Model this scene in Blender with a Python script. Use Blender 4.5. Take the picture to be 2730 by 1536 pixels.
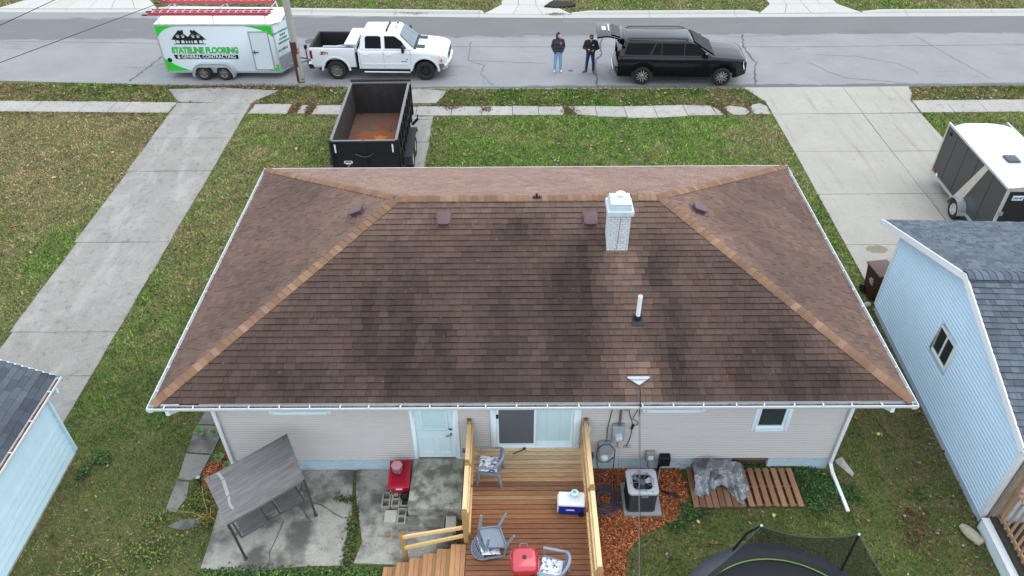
import bpy, bmesh, math, random
import numpy as np
from mathutils import Vector, Matrix, Euler, noise
for _o in list(bpy.data.objects): bpy.data.objects.remove(_o)
rad = math.radians; PI = math.pi; sin = math.sin; cos = math.cos
S = bpy.context.scene; C = S.collection
# ---------------------------------------------------------------- camera
cam = bpy.data.cameras.new('camera'); cam_o = bpy.data.objects.new('camera', cam); C.objects.link(cam_o)
cam.sensor_width = 36; cam.lens = 2015.5/2730*36; cam.clip_start = .1; cam.clip_end = 2000
def cam_matrix(pitch, yaw, roll, H):
    f = Vector((sin(yaw)*cos(pitch), cos(yaw)*cos(pitch), -sin(pitch))); r = Vector((cos(yaw), -sin(yaw), 0)); u = r.cross(f)
    r2 = r*cos(roll)+u*sin(roll); u2 = u*cos(roll)-r*sin(roll)
    m = Matrix((r2, u2, -f)).transposed().to_4x4(); m.translation = (0, 0, H); return m
cam_o.matrix_world = cam_matrix(rad(39.4709), rad(-.37245), rad(-.54567), 14.15)
S.camera = cam_o
# ---------------------------------------------------------------- sky, sun, exposure
SUN_EL, SUN_AZ = 60, 75          # azimuth clockwise from +y
wd = bpy.data.worlds.new('World'); S.world = wd; wd.use_nodes = True
nt = wd.node_tree; bg = nt.nodes['Background']
sky = nt.nodes.new('ShaderNodeTexSky'); sky.sky_type = 'NISHITA'; sky.sun_disc = False
sky.sun_elevation = rad(SUN_EL); sky.sun_rotation = rad(SUN_AZ); sky.dust_density = 1.5; sky.ozone_density = 1.0
hs = nt.nodes.new('ShaderNodeHueSaturation'); hs.inputs['Saturation'].default_value = .42
nt.links.new(sky.outputs[0], hs.inputs['Color']); ov = nt.nodes.new('ShaderNodeMix'); ov.data_type = 'RGBA'; ov.inputs['Factor'].default_value = .72; ov.inputs['B'].default_value = (6.3, 6.9, 7.7, 1)   # even overcast layer
nt.links.new(hs.outputs[0], ov.inputs['A']); nt.links.new(ov.outputs['Result'], bg.inputs['Color'])
bg.inputs['Strength'].default_value = .15
sl = bpy.data.lights.new('sun', 'SUN'); sl.energy = .6; sl.angle = rad(60); sl.color = (1, .99, .98)
so = bpy.data.objects.new('sun', sl); C.objects.link(so)
_d = Vector((sin(rad(SUN_AZ))*cos(rad(SUN_EL)), cos(rad(SUN_AZ))*cos(rad(SUN_EL)), sin(rad(SUN_EL))))
so.rotation_euler = _d.to_track_quat('Z', 'Y').to_euler(); so.location = _d*60
S.view_settings.view_transform = 'Standard'; S.view_settings.look = 'None'; S.view_settings.gamma = 1
S.view_settings.exposure = 0.9
rng = random.Random(7); nrg = np.random.default_rng(7)
# ---------------------------------------------------------------- helpers
def lin(r, g, b):
    f = lambda c: c/12.92 if c <= .04045 else ((c+.055)/1.055)**2.4
    return (f(r/255), f(g/255), f(b/255), 1)
MATS = {}
def M(name, col, rough=.65, metal=0, var=.1, sc=5, bump=0, bsc=80, oc=False, at=False, spec=.4, coat=0, st=(1, 1, 1), var2=0, sc2=.6, alpha=1, local=False):
    if name in MATS: return MATS[name]
    m = bpy.data.materials.new(name); m.use_nodes = True; MATS[name] = m
    n = m.node_tree.nodes; L = m.node_tree.links.new; b = n['Principled BSDF']
    c = lin(*col) if max(col) > 1 else (*col, 1)
    b.inputs['Roughness'].default_value = rough; b.inputs['Metallic'].default_value = metal
    b.inputs['Specular IOR Level'].default_value = spec; b.inputs['Coat Weight'].default_value = coat
    b.inputs['Base Color'].default_value = c
    geo = n.new('ShaderNodeNewGeometry'); mp = n.new('ShaderNodeMapping'); mp.inputs['Scale'].default_value = st
    if local: L(n.new('ShaderNodeTexCoord').outputs['Object'], mp.inputs['Vector'])
    else: L(geo.outputs['Position'], mp.inputs['Vector'])
    cur = None
    def mul(a, bsock):
        x = n.new('ShaderNodeMix'); x.data_type = 'RGBA'; x.blend_type = 'MULTIPLY'; x.inputs['Factor'].default_value = 1
        if isinstance(a, tuple): x.inputs['A'].default_value = a
        else: L(a, x.inputs['A'])
        L(bsock, x.inputs['B']); return x.outputs['Result']
    cur = c
    for v, s, d in ((var, sc, 4), (var2, sc2, 3)):
        if v:
            nz = n.new('ShaderNodeTexNoise'); nz.inputs['Scale'].default_value = s; nz.inputs['Detail'].default_value = d
            nz.inputs['Roughness'].default_value = .65; L(mp.outputs[0], nz.inputs['Vector'])
            mr = n.new('ShaderNodeMapRange'); mr.inputs[1].default_value = .3; mr.inputs[2].default_value = .7
            mr.inputs[3].default_value = 1-v; mr.inputs[4].default_value = 1+v; L(nz.outputs[0], mr.inputs[0]); cur = mul(cur, mr.outputs[0])
    if oc:
        oi = n.new('ShaderNodeObjectInfo'); cur = mul(cur, oi.outputs['Color'])
    if at:
        a = n.new('ShaderNodeAttribute'); a.attribute_name = 'tint'; cur = mul(cur, a.outputs['Color'])
    if not isinstance(cur, tuple): L(cur, b.inputs['Base Color'])
    if bump:
        nz = n.new('ShaderNodeTexNoise'); nz.inputs['Scale'].default_value = bsc; nz.inputs['Detail'].default_value = 5; L(mp.outputs[0], nz.inputs['Vector'])
        bp = n.new('ShaderNodeBump'); bp.inputs['Strength'].default_value = bump; bp.inputs['Distance'].default_value = .02
        L(nz.outputs[0], bp.inputs['Height']); L(bp.outputs[0], b.inputs['Normal'])
    if alpha < 1: b.inputs['Alpha'].default_value = alpha
    return m
def stain(m, col, sc, lo, hi, amt=1, st=(1, 1, 1), detail=6, off=(0, 0, 0)):
    """a stain/patch of another colour laid over a material by noise"""
    n = m.node_tree.nodes; L = m.node_tree.links.new; b = n['Principled BSDF']
    geo = n.new('ShaderNodeNewGeometry'); mp = n.new('ShaderNodeMapping'); mp.inputs['Scale'].default_value = st; mp.inputs['Location'].default_value = off
    L(geo.outputs['Position'], mp.inputs['Vector'])
    nz = n.new('ShaderNodeTexNoise'); nz.inputs['Scale'].default_value = sc; nz.inputs['Detail'].default_value = detail; nz.inputs['Roughness'].default_value = .6
    L(mp.outputs[0], nz.inputs['Vector'])
    mr = n.new('ShaderNodeMapRange'); mr.interpolation_type = 'SMOOTHSTEP'; mr.inputs[1].default_value = lo; mr.inputs[2].default_value = hi; mr.inputs[4].default_value = amt
    L(nz.outputs[0], mr.inputs[0])
    x = n.new('ShaderNodeMix'); x.data_type = 'RGBA'; L(mr.outputs[0], x.inputs['Factor'])
    s = b.inputs['Base Color']
    if s.is_linked: L(s.links[0].from_socket, x.inputs['A'])
    else: x.inputs['A'].default_value = s.default_value
    x.inputs['B'].default_value = lin(*col); L(x.outputs['Result'], s)
    return mr, x
def band(m, col, axis, a0, a1, ragged=.3, sc=1.2, amt=1, b0=None, b1=None, st=(1, 1, 1)):
    """a patch with a ragged edge between coordinates (worn overlay, dirt strip, algae streak)"""
    n = m.node_tree.nodes; L = m.node_tree.links.new; b = n['Principled BSDF']
    geo = n.new('ShaderNodeNewGeometry'); sp = n.new('ShaderNodeSeparateXYZ'); L(geo.outputs['Position'], sp.inputs[0])
    mp = n.new('ShaderNodeMapping'); mp.inputs['Scale'].default_value = st; L(geo.outputs['Position'], mp.inputs['Vector'])
    nz = n.new('ShaderNodeTexNoise'); nz.inputs['Scale'].default_value = sc; nz.inputs['Detail'].default_value = 6; nz.inputs['Roughness'].default_value = .65; L(mp.outputs[0], nz.inputs['Vector'])
    def ramp(src, lo, hi):
        r = n.new('ShaderNodeMapRange'); r.interpolation_type = 'SMOOTHSTEP'; r.inputs[1].default_value = lo; r.inputs[2].default_value = hi; L(src, r.inputs[0]); return r.outputs[0]
    def math_(op, p, q):
        x = n.new('ShaderNodeMath'); x.operation = op
        for i, k in enumerate((p, q)):
            if isinstance(k, (int, float)): x.inputs[i].default_value = k
            else: L(k, x.inputs[i])
        return x.outputs[0]
    fac = amt
    for ax, lo, hi in ((axis, a0, a1),)+(((1-axis, b0, b1),) if b0 is not None else ()):
        src = math_('ADD', sp.outputs[ax], math_('MULTIPLY', math_('SUBTRACT', nz.outputs[0], .5), ragged*4))
        f1 = ramp(src, lo-ragged*.3, lo+ragged*.3); f2 = ramp(src, hi-ragged*.3, hi+ragged*.3)
        fac = math_('MULTIPLY', fac, math_('SUBTRACT', f1, f2))
    x = n.new('ShaderNodeMix'); x.data_type = 'RGBA'; L(fac, x.inputs['Factor']); s = b.inputs['Base Color']
    if s.is_linked: L(s.links[0].from_socket, x.inputs['A'])
    else: x.inputs['A'].default_value = s.default_value
    x.inputs['B'].default_value = lin(*col); L(x.outputs['Result'], s)
WORLD = set()
def thing(name, label, cat, loc=(0, 0, 0), rz=0, group=None, world=False):
    o = bpy.data.objects.new(name, None); C.objects.link(o); o.location = loc; o.rotation_euler = (0, 0, rz); o.empty_display_size = .2
    o['label'] = label; o['category'] = cat
    if group: o['group'] = group
    if world: WORLD.add(o.name)
    return o
def tag(o, label, cat, group=None):
    o['label'] = label; o['category'] = cat
    if group: o['group'] = group
    return o
class MB:
    def __init__(s): s.v = []; s.f = []; s.m = []; s.t = []
    def add(s, vs, fs, mi=0, t=None):
        k = len(s.v); s.v += [tuple(q) for q in vs]
        for f in fs: s.f.append([k+i for i in f]); s.m.append(mi); s.t.append(t)
        return s
    def box(s, a, b, mi=0, t=None, X=None):
        x0, y0, z0 = a; x1, y1, z1 = b
        vs = [Vector(p) for p in ((x0, y0, z0), (x1, y0, z0), (x1, y1, z0), (x0, y1, z0), (x0, y0, z1), (x1, y0, z1), (x1, y1, z1), (x0, y1, z1))]
        if X is not None: vs = [X @ p for p in vs]
        return s.add(vs, [(3, 2, 1, 0), (4, 5, 6, 7), (0, 1, 5, 4), (1, 2, 6, 5), (2, 3, 7, 6), (3, 0, 4, 7)], mi, t)
    def cbox(s, c, size, R=None, mi=0, t=None):
        h = Vector(size)/2; X = Matrix.Translation(c) @ (R.to_4x4() if R is not None else Matrix.Identity(4))
        return s.box(-h, h, mi, t, X)
    def beam(s, p, q, w, h, mi=0, up=(0, 0, 1), t=None):
        p = Vector(p); q = Vector(q); d = q-p; L = d.length; d.normalize(); up = Vector(up)
        if abs(d.dot(up)) > .999: up = Vector((0, 1, 0))
        sd = d.cross(up).normalized(); u = sd.cross(d); X = Matrix((d, sd, u)).transposed().to_4x4(); X.translation = p
        return s.box((0, -w/2, -h/2), (L, w/2, h/2), mi, t, X)
    def tube(s, pts, r, n=8, mi=0, cap=True, closed=False, t=None):
        pts = [Vector(p) for p in pts]; N = len(pts); rr = r if isinstance(r, (list, tuple)) else [r]*N
        prev = None; k = len(s.v)
        for i, p in enumerate(pts):
            a = pts[(i-1) % N] if (i or closed) else p; b = pts[(i+1) % N] if (i < N-1 or closed) else p
            d = (b-a).normalized()
            if prev is None:
                u = Vector((0, 0, 1)) if abs(d.z) < .9 else Vector((1, 0, 0)); u = (u-d*u.dot(d)).normalized()
            else: u = (prev-d*prev.dot(d)).normalized()
            prev = u; w = d.cross(u)
            s.v += [tuple(p+(u*cos(2*PI*j/n)+w*sin(2*PI*j/n))*rr[i]) for j in range(n)]
        for i in range(N if closed else N-1):
            i2 = (i+1) % N
            for j in range(n): s.f.append([k+i*n+j, k+i*n+(j+1) % n, k+i2*n+(j+1) % n, k+i2*n+j]); s.m.append(mi); s.t.append(t)
        if cap and not closed:
            s.f.append([k+j for j in reversed(range(n))]); s.f.append([k+(N-1)*n+j for j in range(n)]); s.m += [mi]*2; s.t += [t]*2
        return s
    def cyl(s, p, q, r0, r1=None, n=14, mi=0, t=None): return s.tube([p, q], [r0, r0 if r1 is None else r1], n, mi, t=t)
    def lathe(s, prof, c=(0, 0, 0), n=20, mi=0, R=None, t=None):
        k = len(s.v); X = Matrix.Translation(c) @ (R.to_4x4() if R is not None else Matrix.Identity(4))
        for r, z in prof: s.v += [tuple(X @ Vector((r*cos(2*PI*j/n), r*sin(2*PI*j/n), z))) for j in range(n)]
        for i in range(len(prof)-1):
            for j in range(n): s.f.append([k+i*n+j, k+i*n+(j+1) % n, k+(i+1)*n+(j+1) % n, k+(i+1)*n+j]); s.m.append(mi); s.t.append(t)
        s.f.append([k+j for j in reversed(range(n))]); s.f.append([k+(len(prof)-1)*n+j for j in range(n)]); s.m += [mi]*2; s.t += [t]*2
        return s
    def prism(s, poly, z0, z1, mi=0, X=None, t=None, mi_side=None):
        n = len(poly); A = sum(poly[i][0]*poly[(i+1) % n][1]-poly[(i+1) % n][0]*poly[i][1] for i in range(n))
        if A < 0: poly = poly[::-1]
        vs = [Vector((x, y, z0)) for x, y in poly]+[Vector((x, y, z1)) for x, y in poly]
        if X is not None: vs = [X @ p for p in vs]
        s.add(vs, [list(reversed(range(n))), list(range(n, 2*n))], mi, t)
        k = len(s.v)-2*n
        for i in range(n): s.f.append([k+i, k+(i+1) % n, k+n+(i+1) % n, k+n+i]); s.m.append(mi if mi_side is None else mi_side); s.t.append(t)
        return s
    def grid(s, fn, nu, nv, mi=0, closed_u=False, t=None):
        k = len(s.v)
        for j in range(nv+1):
            for i in range(nu+(0 if closed_u else 1)): s.v.append(tuple(fn(i/nu, j/nv)))
        w = nu if closed_u else nu+1
        for j in range(nv):
            for i in range(nu):
                i2 = (i+1) % w if closed_u else i+1
                s.f.append([k+j*w+i, k+j*w+i2, k+(j+1)*w+i2, k+(j+1)*w+i]); s.m.append(mi); s.t.append(t)
        return s
    def sphere(s, c, r, n=14, mi=0, t=None):
        r = r if isinstance(r, (tuple, list)) else (r, r, r)
        return s.grid(lambda u, v: (c[0]+r[0]*cos(2*PI*u)*sin(PI*(.001+.998*v)), c[1]+r[1]*sin(2*PI*u)*sin(PI*(.001+.998*v)), c[2]-r[2]*cos(PI*v)), n, max(6, n//2), mi, True, t)
    def mesh(s, name, mats, smooth=None, bevel=0, seg=2):
        me = bpy.data.meshes.new(name); me.from_pydata(s.v, [], s.f)
        mats = mats if isinstance(mats, (list, tuple)) else [mats]
        for m in mats: me.materials.append(m)
        me.polygons.foreach_set('material_index', s.m)
        if any(t is not None for t in s.t) or any(m.node_tree.nodes.get('Attribute') for m in mats):
            ca = me.color_attributes.new('tint', 'FLOAT_COLOR', 'CORNER'); buf = []
            for f, t in zip(s.f, s.t): buf += list((*(t or (1, 1, 1)), 1))*len(f)
            ca.data.foreach_set('color', buf)
        if bevel:
            bm = bmesh.new(); bm.from_mesh(me); bmesh.ops.remove_doubles(bm, verts=bm.verts, dist=1e-5); bmesh.ops.recalc_face_normals(bm, faces=bm.faces)
            ed = [e for e in bm.edges if len(e.link_faces) == 2 and e.calc_face_angle(0) > .5]
            bmesh.ops.bevel(bm, geom=ed, offset=bevel, segments=seg, affect='EDGES', profile=.6, clamp_overlap=True); bm.to_mesh(me); bm.free()
            if smooth is None: smooth = 40
        if smooth:
            me.shade_smooth(); me.set_sharp_from_angle(angle=rad(smooth))
        me.update(); return me
    def build(s, name, mats, parent=None, smooth=None, bevel=0, seg=2, kind=None, col=None, label=None, loc=None, rot=None):
        return place(s.mesh(name, mats, smooth, bevel, seg), name, parent, kind, col, label, loc, rot)
def place(me, name, parent=None, kind=None, col=None, label=None, loc=None, rot=None, mat=None):
    o = bpy.data.objects.new(name, me); C.objects.link(o)
    base = Vector((0, 0, 0))
    if parent is not None:
        o.parent = parent
        if parent.name in WORLD: base = -Vector(parent.location)
    if mat is not None: mm = mat.copy(); mm.translation = mm.translation+base; o.matrix_local = mm
    else:
        o.location = base+Vector(loc or (0, 0, 0))
        if rot: o.rotation_euler = rot
    if kind: o['kind'] = kind
    if col: o.color = (*col[:3], 1)
    if label: o['label'] = label
    return o
def copy_tree(o, parent=None):
    c = o.copy(); C.objects.link(c); c.parent = parent
    if parent is not None: c.matrix_parent_inverse = o.matrix_parent_inverse
    for ch in list(o.children): copy_tree(ch, c)
    return c
def rot(ax, a): return Matrix.Rotation(a, 3, ax)
def RZ(a): return Matrix.Rotation(a, 4, 'Z')
def text_mb(txt, size, off=0, mi=0, mb=None, X=None, depth=.003, sx=1, shear=0, align='CENTER'):
    cu = bpy.data.curves.new('t', 'FONT'); cu.body = txt; cu.size = size; cu.align_x = align; cu.align_y = 'CENTER'; cu.offset = off; cu.extrude = depth; cu.resolution_u = 3
    o = bpy.data.objects.new('t', cu); C.objects.link(o); dg = bpy.context.evaluated_depsgraph_get(); dg.update()
    me = bpy.data.meshes.new_from_object(o.evaluated_get(dg)); mb = mb or MB()
    vs = [Vector((v.co.x*sx+shear*v.co.y, v.co.y, v.co.z)) for v in me.vertices]
    if X is not None: vs = [X @ p for p in vs]
    mb.add(vs, [list(p.vertices) for p in me.polygons], mi)
    bpy.data.objects.remove(o); bpy.data.curves.remove(cu); bpy.data.meshes.remove(me); return mb
def loft(mb, xs, prof, mi=0, both=True, cap=True, mif=None):
    """half cross-sections prof(x)->[(y,z)..] joined along x and mirrored"""
    for sgn in ((1, -1) if both else (1,)):
        rows = [[(x, sgn*y, z) for y, z in prof(x)] for x in xs]; k = len(mb.v); n = len(rows[0])
        for r in rows: mb.v += r
        for i in range(len(rows)-1):
            for j in range(n-1):
                f = [k+i*n+j, k+(i+1)*n+j, k+(i+1)*n+j+1, k+i*n+j+1]
                mb.f.append(f if sgn > 0 else f[::-1]); mb.m.append(mif(i, j) if mif else mi); mb.t.append(None)
    if cap and both:
        for x, fl in ((xs[0], 1), (xs[-1], 0)):
            p = prof(x); ring = [(x, y, z) for y, z in p]+[(x, -y, z) for y, z in reversed(p)]
            mb.add(ring, [list(range(len(ring)))[::-1] if fl else list(range(len(ring)))], mi)
    return mb
def frange(a, b, st):
    n = max(1, round((b-a)/st)); return [a+(b-a)*i/n for i in range(n+1)]
PAVE = []       # outlines where no grass grows
# ================================================================ materials
m_soil = M('soil', (80, 91, 45), .95, var=.25, sc=9, var2=.2, sc2=.7, bump=.6, bsc=40)
stain(m_soil, (101, 99, 60), 1.6, .45, .62, .8)
m_road = M('road_surface', (132, 133, 134), .85, var=.11, sc=34, var2=.09, sc2=.45, bump=.25, bsc=120)
stain(m_road, (107, 107, 107), 1.1, .57, .75, .6, st=(.35, 1.6, 1))
band(m_road, (93, 92, 92), 1, 36.75, 39.6, .34, 1.9, .7, st=(.35, 1, 1))
stain(m_road, (138, 138, 136), 1.7, .60, .72, .45, st=(.25, 1.5, 1), off=(3, 1, 0))
band(m_road, (86, 83, 80), 1, 29.5, 31.0, .14, 1.6, .8, st=(.5, 1, 1))
m_conc = M('old_concrete', (140, 136, 131), .88, var=.2, sc=26, var2=.12, sc2=1.1, bump=.3, bsc=60, oc=True)
stain(m_conc, (107, 105, 102), 28, .60, .74, .7); stain(m_conc, (158, 157, 154), .9, .52, .7, .5)
stain(m_conc, (118, 118, 116), 2.2, .5, .68, .45, detail=8); stain(m_conc, (172, 172, 170), 11, .6, .72, .5, off=(2, 7, 0))
stain(m_conc, (92, 90, 86), 4.5, .52, .72, .5, detail=7, off=(5, 3, 0)); stain(m_conc, (160, 158, 152), 1.6, .5, .66, .6, st=(.9, .28, 1), off=(1, 9, 0))
m_conc2 = M('newer_concrete', (157, 153, 145), .85, var=.05, sc=10, var2=.06, sc2=.8, bump=.15, bsc=90, oc=True)
stain(m_conc2, (112, 106, 98), 1.3, .6, .8, .35, detail=8); stain(m_conc2, (125, 116, 104), 3.2, .66, .74, .6)
stain(m_conc2, (118, 112, 102), 1.5, .52, .75, .5, st=(2.2, .14, 1), detail=7); stain(m_conc2, (110, 106, 98), 5, .62, .72, .5, detail=7, off=(7, 1, 0))
m_conc3 = M('kerb_concrete', (177, 176, 171), .85, var=.06, sc=8, oc=True)
m_patio = M('patio_concrete', (177, 174, 166), .9, var=.12, sc=22, var2=.1, sc2=2, bump=.4, bsc=50, oc=True)
stain(m_patio, (74, 74, 70), 1.15, .43, .62, .85, detail=8); stain(m_patio, (107, 105, 98), 7, .55, .7, .6)
m_crack = M('crack_filler', (82, 84, 88), .8, var=.15, sc=10)
m_cover = M('iron_cover', (92, 92, 96), .6, .6, var=.15, sc=30)
m_white = M('white_paint', (226, 230, 232), .45, var=.03, sc=12)
m_whitew = M('worn_white_metal', (228, 229, 228), .5, var=.05, sc=9)
stain(m_whitew, (150, 142, 132), 6, .62, .78, .55)
m_black = M('black_plastic', (22, 22, 24), .5, var=.1)
m_dark = M('dark_void', (12, 11, 11), .9, var=0)
m_galv = M('galvanised_steel', (165, 170, 174), .45, .55, var=.1, sc=14)
m_chrome = M('chrome', (205, 207, 210), .18, .95, var=.04, sc=10)
m_alu = M('aluminium', (200, 204, 208), .35, .7, var=.06, sc=10)
m_rub = M('tyre_rubber', (38, 38, 40), .85, var=.2, sc=18)
m_glassd = M('tinted_glass', (4, 6, 9), .08, var=0, spec=.12)
m_glassb = M('clear_glass', (120, 150, 155), .05, var=.1, sc=3, spec=.8)

# ================================================================ ground
def struct(o, label=None):
    o['kind'] = 'structure'
    if label: o['label'] = label
    return o
g = MB(); g.grid(lambda u, v: ((u-.5)*700, (v-.5)*700, 0), 2, 2); ground = struct(g.build('ground', m_soil), 'olive brown lawn soil under the grass')
# street with cracks
YN = [(-80, 33.6), (-23, 31.93), (-15.3, 31.35), (-7.2, 31.0), (-4.5, 30.82), (.5, 30.76), (10, 30.68), (17, 30.7), (90, 30.9)]
YF = [(-80, 42.5), (-27.6, 40.62), (-19.7, 40.45), (-11, 39.85), (.8, 39.2), (7.5, 39.13), (14.6, 39.1), (26, 39.0), (90, 38.6)]
def lerp(T, x):
    for (a, p), (b, q) in zip(T, T[1:]):
        if x <= b: return p+(q-p)*(x-a)/(b-a)
    return T[-1][1]
xs = sorted({p[0] for p in YN+YF}); s = MB()
for a, b in zip(xs, xs[1:]): s.add([(a, lerp(YN, a), .006), (b, lerp(YN, b), .006), (b, lerp(YF, b), .006), (a, lerp(YF, a), .006)], [(0, 1, 2, 3)])
street = struct(s.build('street', m_road), 'light grey weathered street with a darker strip along the far side')
PAVE.append([(a, lerp(YN, a)-.04) for a in xs]+[(a, lerp(YF, a)+1.0) for a in reversed(xs)])
def crackline(pts, w, parent, z=.0115, mat=m_crack, jit=.05, name='crack'):
    P = []; 
    for (a, b) in zip(pts, pts[1:]):
        n = max(2, int(math.dist(a, b)/.18))
        P += [(a[0]+(b[0]-a[0])*i/n, a[1]+(b[1]-a[1])*i/n) for i in range(n)]
    P.append(pts[-1]); mb = MB(); k = []
    P = [(x+rng.uniform(-jit, jit), y+rng.uniform(-jit, jit)) for x, y in P]
    for i, p in enumerate(P):
        a = P[max(0, i-1)]; b = P[min(len(P)-1, i+1)]; d = Vector((b[0]-a[0], b[1]-a[1])).normalized(); ww = w*rng.uniform(.5, 1.3)/2
        mb.v += [(p[0]-d.y*ww, p[1]+d.x*ww, z), (p[0]+d.y*ww, p[1]-d.x*ww, z)]
    for i in range(len(P)-1): mb.f.append([2*i+1, 2*i+3, 2*i+2, 2*i]); mb.m.append(0); mb.t.append(None)
    return mb.build(name, mat, parent)
for pts, w in [([(4.31, 36.5), (4.1, 35.2), (4.05, 34.25), (3.75, 33.7), (3.65, 32.5), (3.6, 30.9)], .09), ([(11.24, 36.78), (10.94, 35.13), (10.94, 34.41), (11.11, 33.31), (10.77, 32.39), (10.45, 30.8)], .08),
               ([(-16.4, 35.2), (-16.63, 34.56), (-17.13, 31.75)], .09), ([(-2.12, 36.1), (-2.16, 33.8), (-1.4, 33.25), (-1.51, 32.33), (-.97, 31.08)], .035), ([(-2.16, 33.8), (-1.0, 33.7), (1.5, 33.4)], .02),
               ([(-2.2, 33.2), (-4, 33.0), (-5.2, 32.3)], .02), ([(13.4, 33.4), (14.1, 32.2), (14.6, 31.6), (17.2, 31.0)], .025), ([(14.1, 34.2), (15.8, 34), (17.5, 33.1), (18, 32)], .02),
               ([(19.6, 36.6), (19.9, 35.2), (20.4, 33.2), (20.9, 31.4)], .022), ([(-18.5, 33.4), (-16.9, 33.2), (-16.0, 33.9)], .02), ([(-6.5, 31.9), (-6.4, 31.1)], .03), ([(-5.3, 31.9), (-5.1, 30.9)], .03), ([(3.65, 33.4), (4.4, 32.9), (4.2, 32.2)], .015),
               ([(-30, 37.0), (-25.4, 36.57), (-17.4, 36.16), (-10, 35.8), (-4, 35.5), (.2, 35.39), (12.6, 35.17), (24, 35.22), (34, 35.3)], .03), ([(-3, 36.7), (3, 36.6), (9, 36.4), (14, 36.7), (22, 36.9)], .018)]:
    crackline(pts, w, street, jit=.012 if len(pts) > 5 and w == .03 else .045)
mb = MB(); mb.lathe([(.33, 0), (.33, .004), (.27, .006), (.26, .002), (.0, .003)], (-9.95, 36.3, .0075), 24); struct(mb.build('manhole_cover', m_cover), 'round iron manhole cover in the street')
mb = MB(); mb.lathe([(.12, 0), (.12, .005), (.0, .004)], (2.53, 32.59, .0075), 16); struct(mb.build('valve_cover', m_cover), 'small round valve cover in the street')
# slabs -------------------------------------------------------------------
def slab_mesh(poly, z0, z1, mat, jit=.012, sub=.5):
    P = []
    n = len(poly)
    for i in range(n):
        a, b = poly[i], poly[(i+1) % n]; k = max(1, int(math.dist(a, b)/sub))
        for j in range(k):
            t = j/k; q = (a[0]+(b[0]-a[0])*t, a[1]+(b[1]-a[1])*t)
            if j: q = (q[0]+rng.uniform(-jit, jit), q[1]+rng.uniform(-jit, jit))
            P.append(q)
    mb = MB(); mb.prism(P, z0, z1); return mb.mesh('slab', mat)
def slab(poly, parent, mat=m_conc, z1=.03, v=None, jit=.012, name='slab', gap=.012, z0=-.06):
    c = (sum(p[0] for p in poly)/len(poly), sum(p[1] for p in poly)/len(poly))
    q = [(x+(gap if x < c[0] else -gap), y+(gap if y < c[1] else -gap)) for x, y in poly]
    v = v if v is not None else rng.uniform(.92, 1.04)
    PAVE.append(poly)
    return place(slab_mesh(q, z0, z1+rng.uniform(-.004, .004), mat, jit), name, parent, col=(v, v, v*rng.uniform(.97, 1)))
def base_struct(name, label, rect, z=.004, mat=m_soil):
    mb = MB(); mb.add([(rect[0], rect[2], z), (rect[1], rect[2], z), (rect[1], rect[3], z), (rect[0], rect[3], z)], [(0, 1, 2, 3)]); return struct(mb.build(name, mat), label)
walk = base_struct('pavement', 'concrete slab pavement along the near verge', (-40, 40, 28.5, 28.9), .003)
# left part
jx = [-36, -34.4, -32.8, -31.2, -29.6, -28, -26.4, -24.6, -22.9, -20.1, -18.1, -16.85, -16.25, -14.3]
for a, b in zip(jx, jx[1:]):
    e = lambda x: 28.62-(x+14.3)*.034
    slab([(a, e(a)), (b, e(b)), (b+.06, e(b)+.98), (a+.06, e(a)+1.0)], walk, v=rng.uniform(1.20, 1.38))
for a, b, ya, yb in [(-10.98, -9.35, 28.5, 29.36), (-9.0, -8.62, 28.5, 29.25), (-8.35, -6.9, 28.4, 29.2), (-6.8, -5.6, 28.4, 29.1)]:
    slab([(a, ya), (b, ya-.04), (b+.02, yb), (a+.1, yb+.03)], walk, v=rng.uniform(1.22, 1.41), jit=.04)
jx = [-5.5, -4.05, -2.6, -1.35, -.1, .98]
for a, b in zip(jx, jx[1:]): slab([(a, 28.22), (b, 28.2), (b, 29.02), (a, 29.06)], walk, v=rng.uniform(1.24, 1.41))
slab([(.98, 28.2), (1.95, 28.2), (2.05, 28.5), (2.0, 28.98), (.98, 28.96)], walk, v=1.25, jit=.03)
slab([(2.55, 28.2), (3.35, 28.1), (3.32, 29.0), (2.2, 28.97), (2.3, 28.75)], walk, v=1.25, jit=.03)
slab([(3.35, 28.05), (4.55, 27.97), (4.5, 28.95), (3.32, 29.0)], walk, v=1.28)
slab([(4.55, 27.9), (5.78, 27.9), (5.72, 28.98), (4.5, 28.95)], walk, v=1.46, jit=.004); slab([(5.78, 27.9), (7.02, 28.03), (6.95, 29.05), (5.72, 29.0)], walk, v=1.44, jit=.004)
slab([(7.02, 28.08), (8.2, 28.1), (8.1, 28.95), (6.95, 29.02)], walk, v=1.29); slab([(8.2, 28.1), (8.5, 28.1), (8.4, 28.5), (8.15, 28.9)], walk, v=1.22)
slab([(8.85, 28.12), (9.35, 28.1), (9.62, 28.4), (9.5, 28.75), (8.9, 28.95), (8.55, 28.8), (8.6, 28.5)], walk, v=1.27, jit=.03)
slab([(9.75, 28.18), (10.38, 28.15), (10.42, 28.9), (10.2, 29.15), (9.85, 29.05), (9.6, 28.6)], walk, v=1.32, jit=.03)
jx = [16.5, 17.85, 19.2, 20.45, 21.7, 23, 24.3, 25.6, 26.9, 28.2, 29.5, 31, 32.5]
for a, b in zip(jx, jx[1:]): slab([(a, 28.22), (b, 28.23), (b+.08, 29.36), (a+.05, 29.32)], walk, v=rng.uniform(1.22, 1.38))
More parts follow.
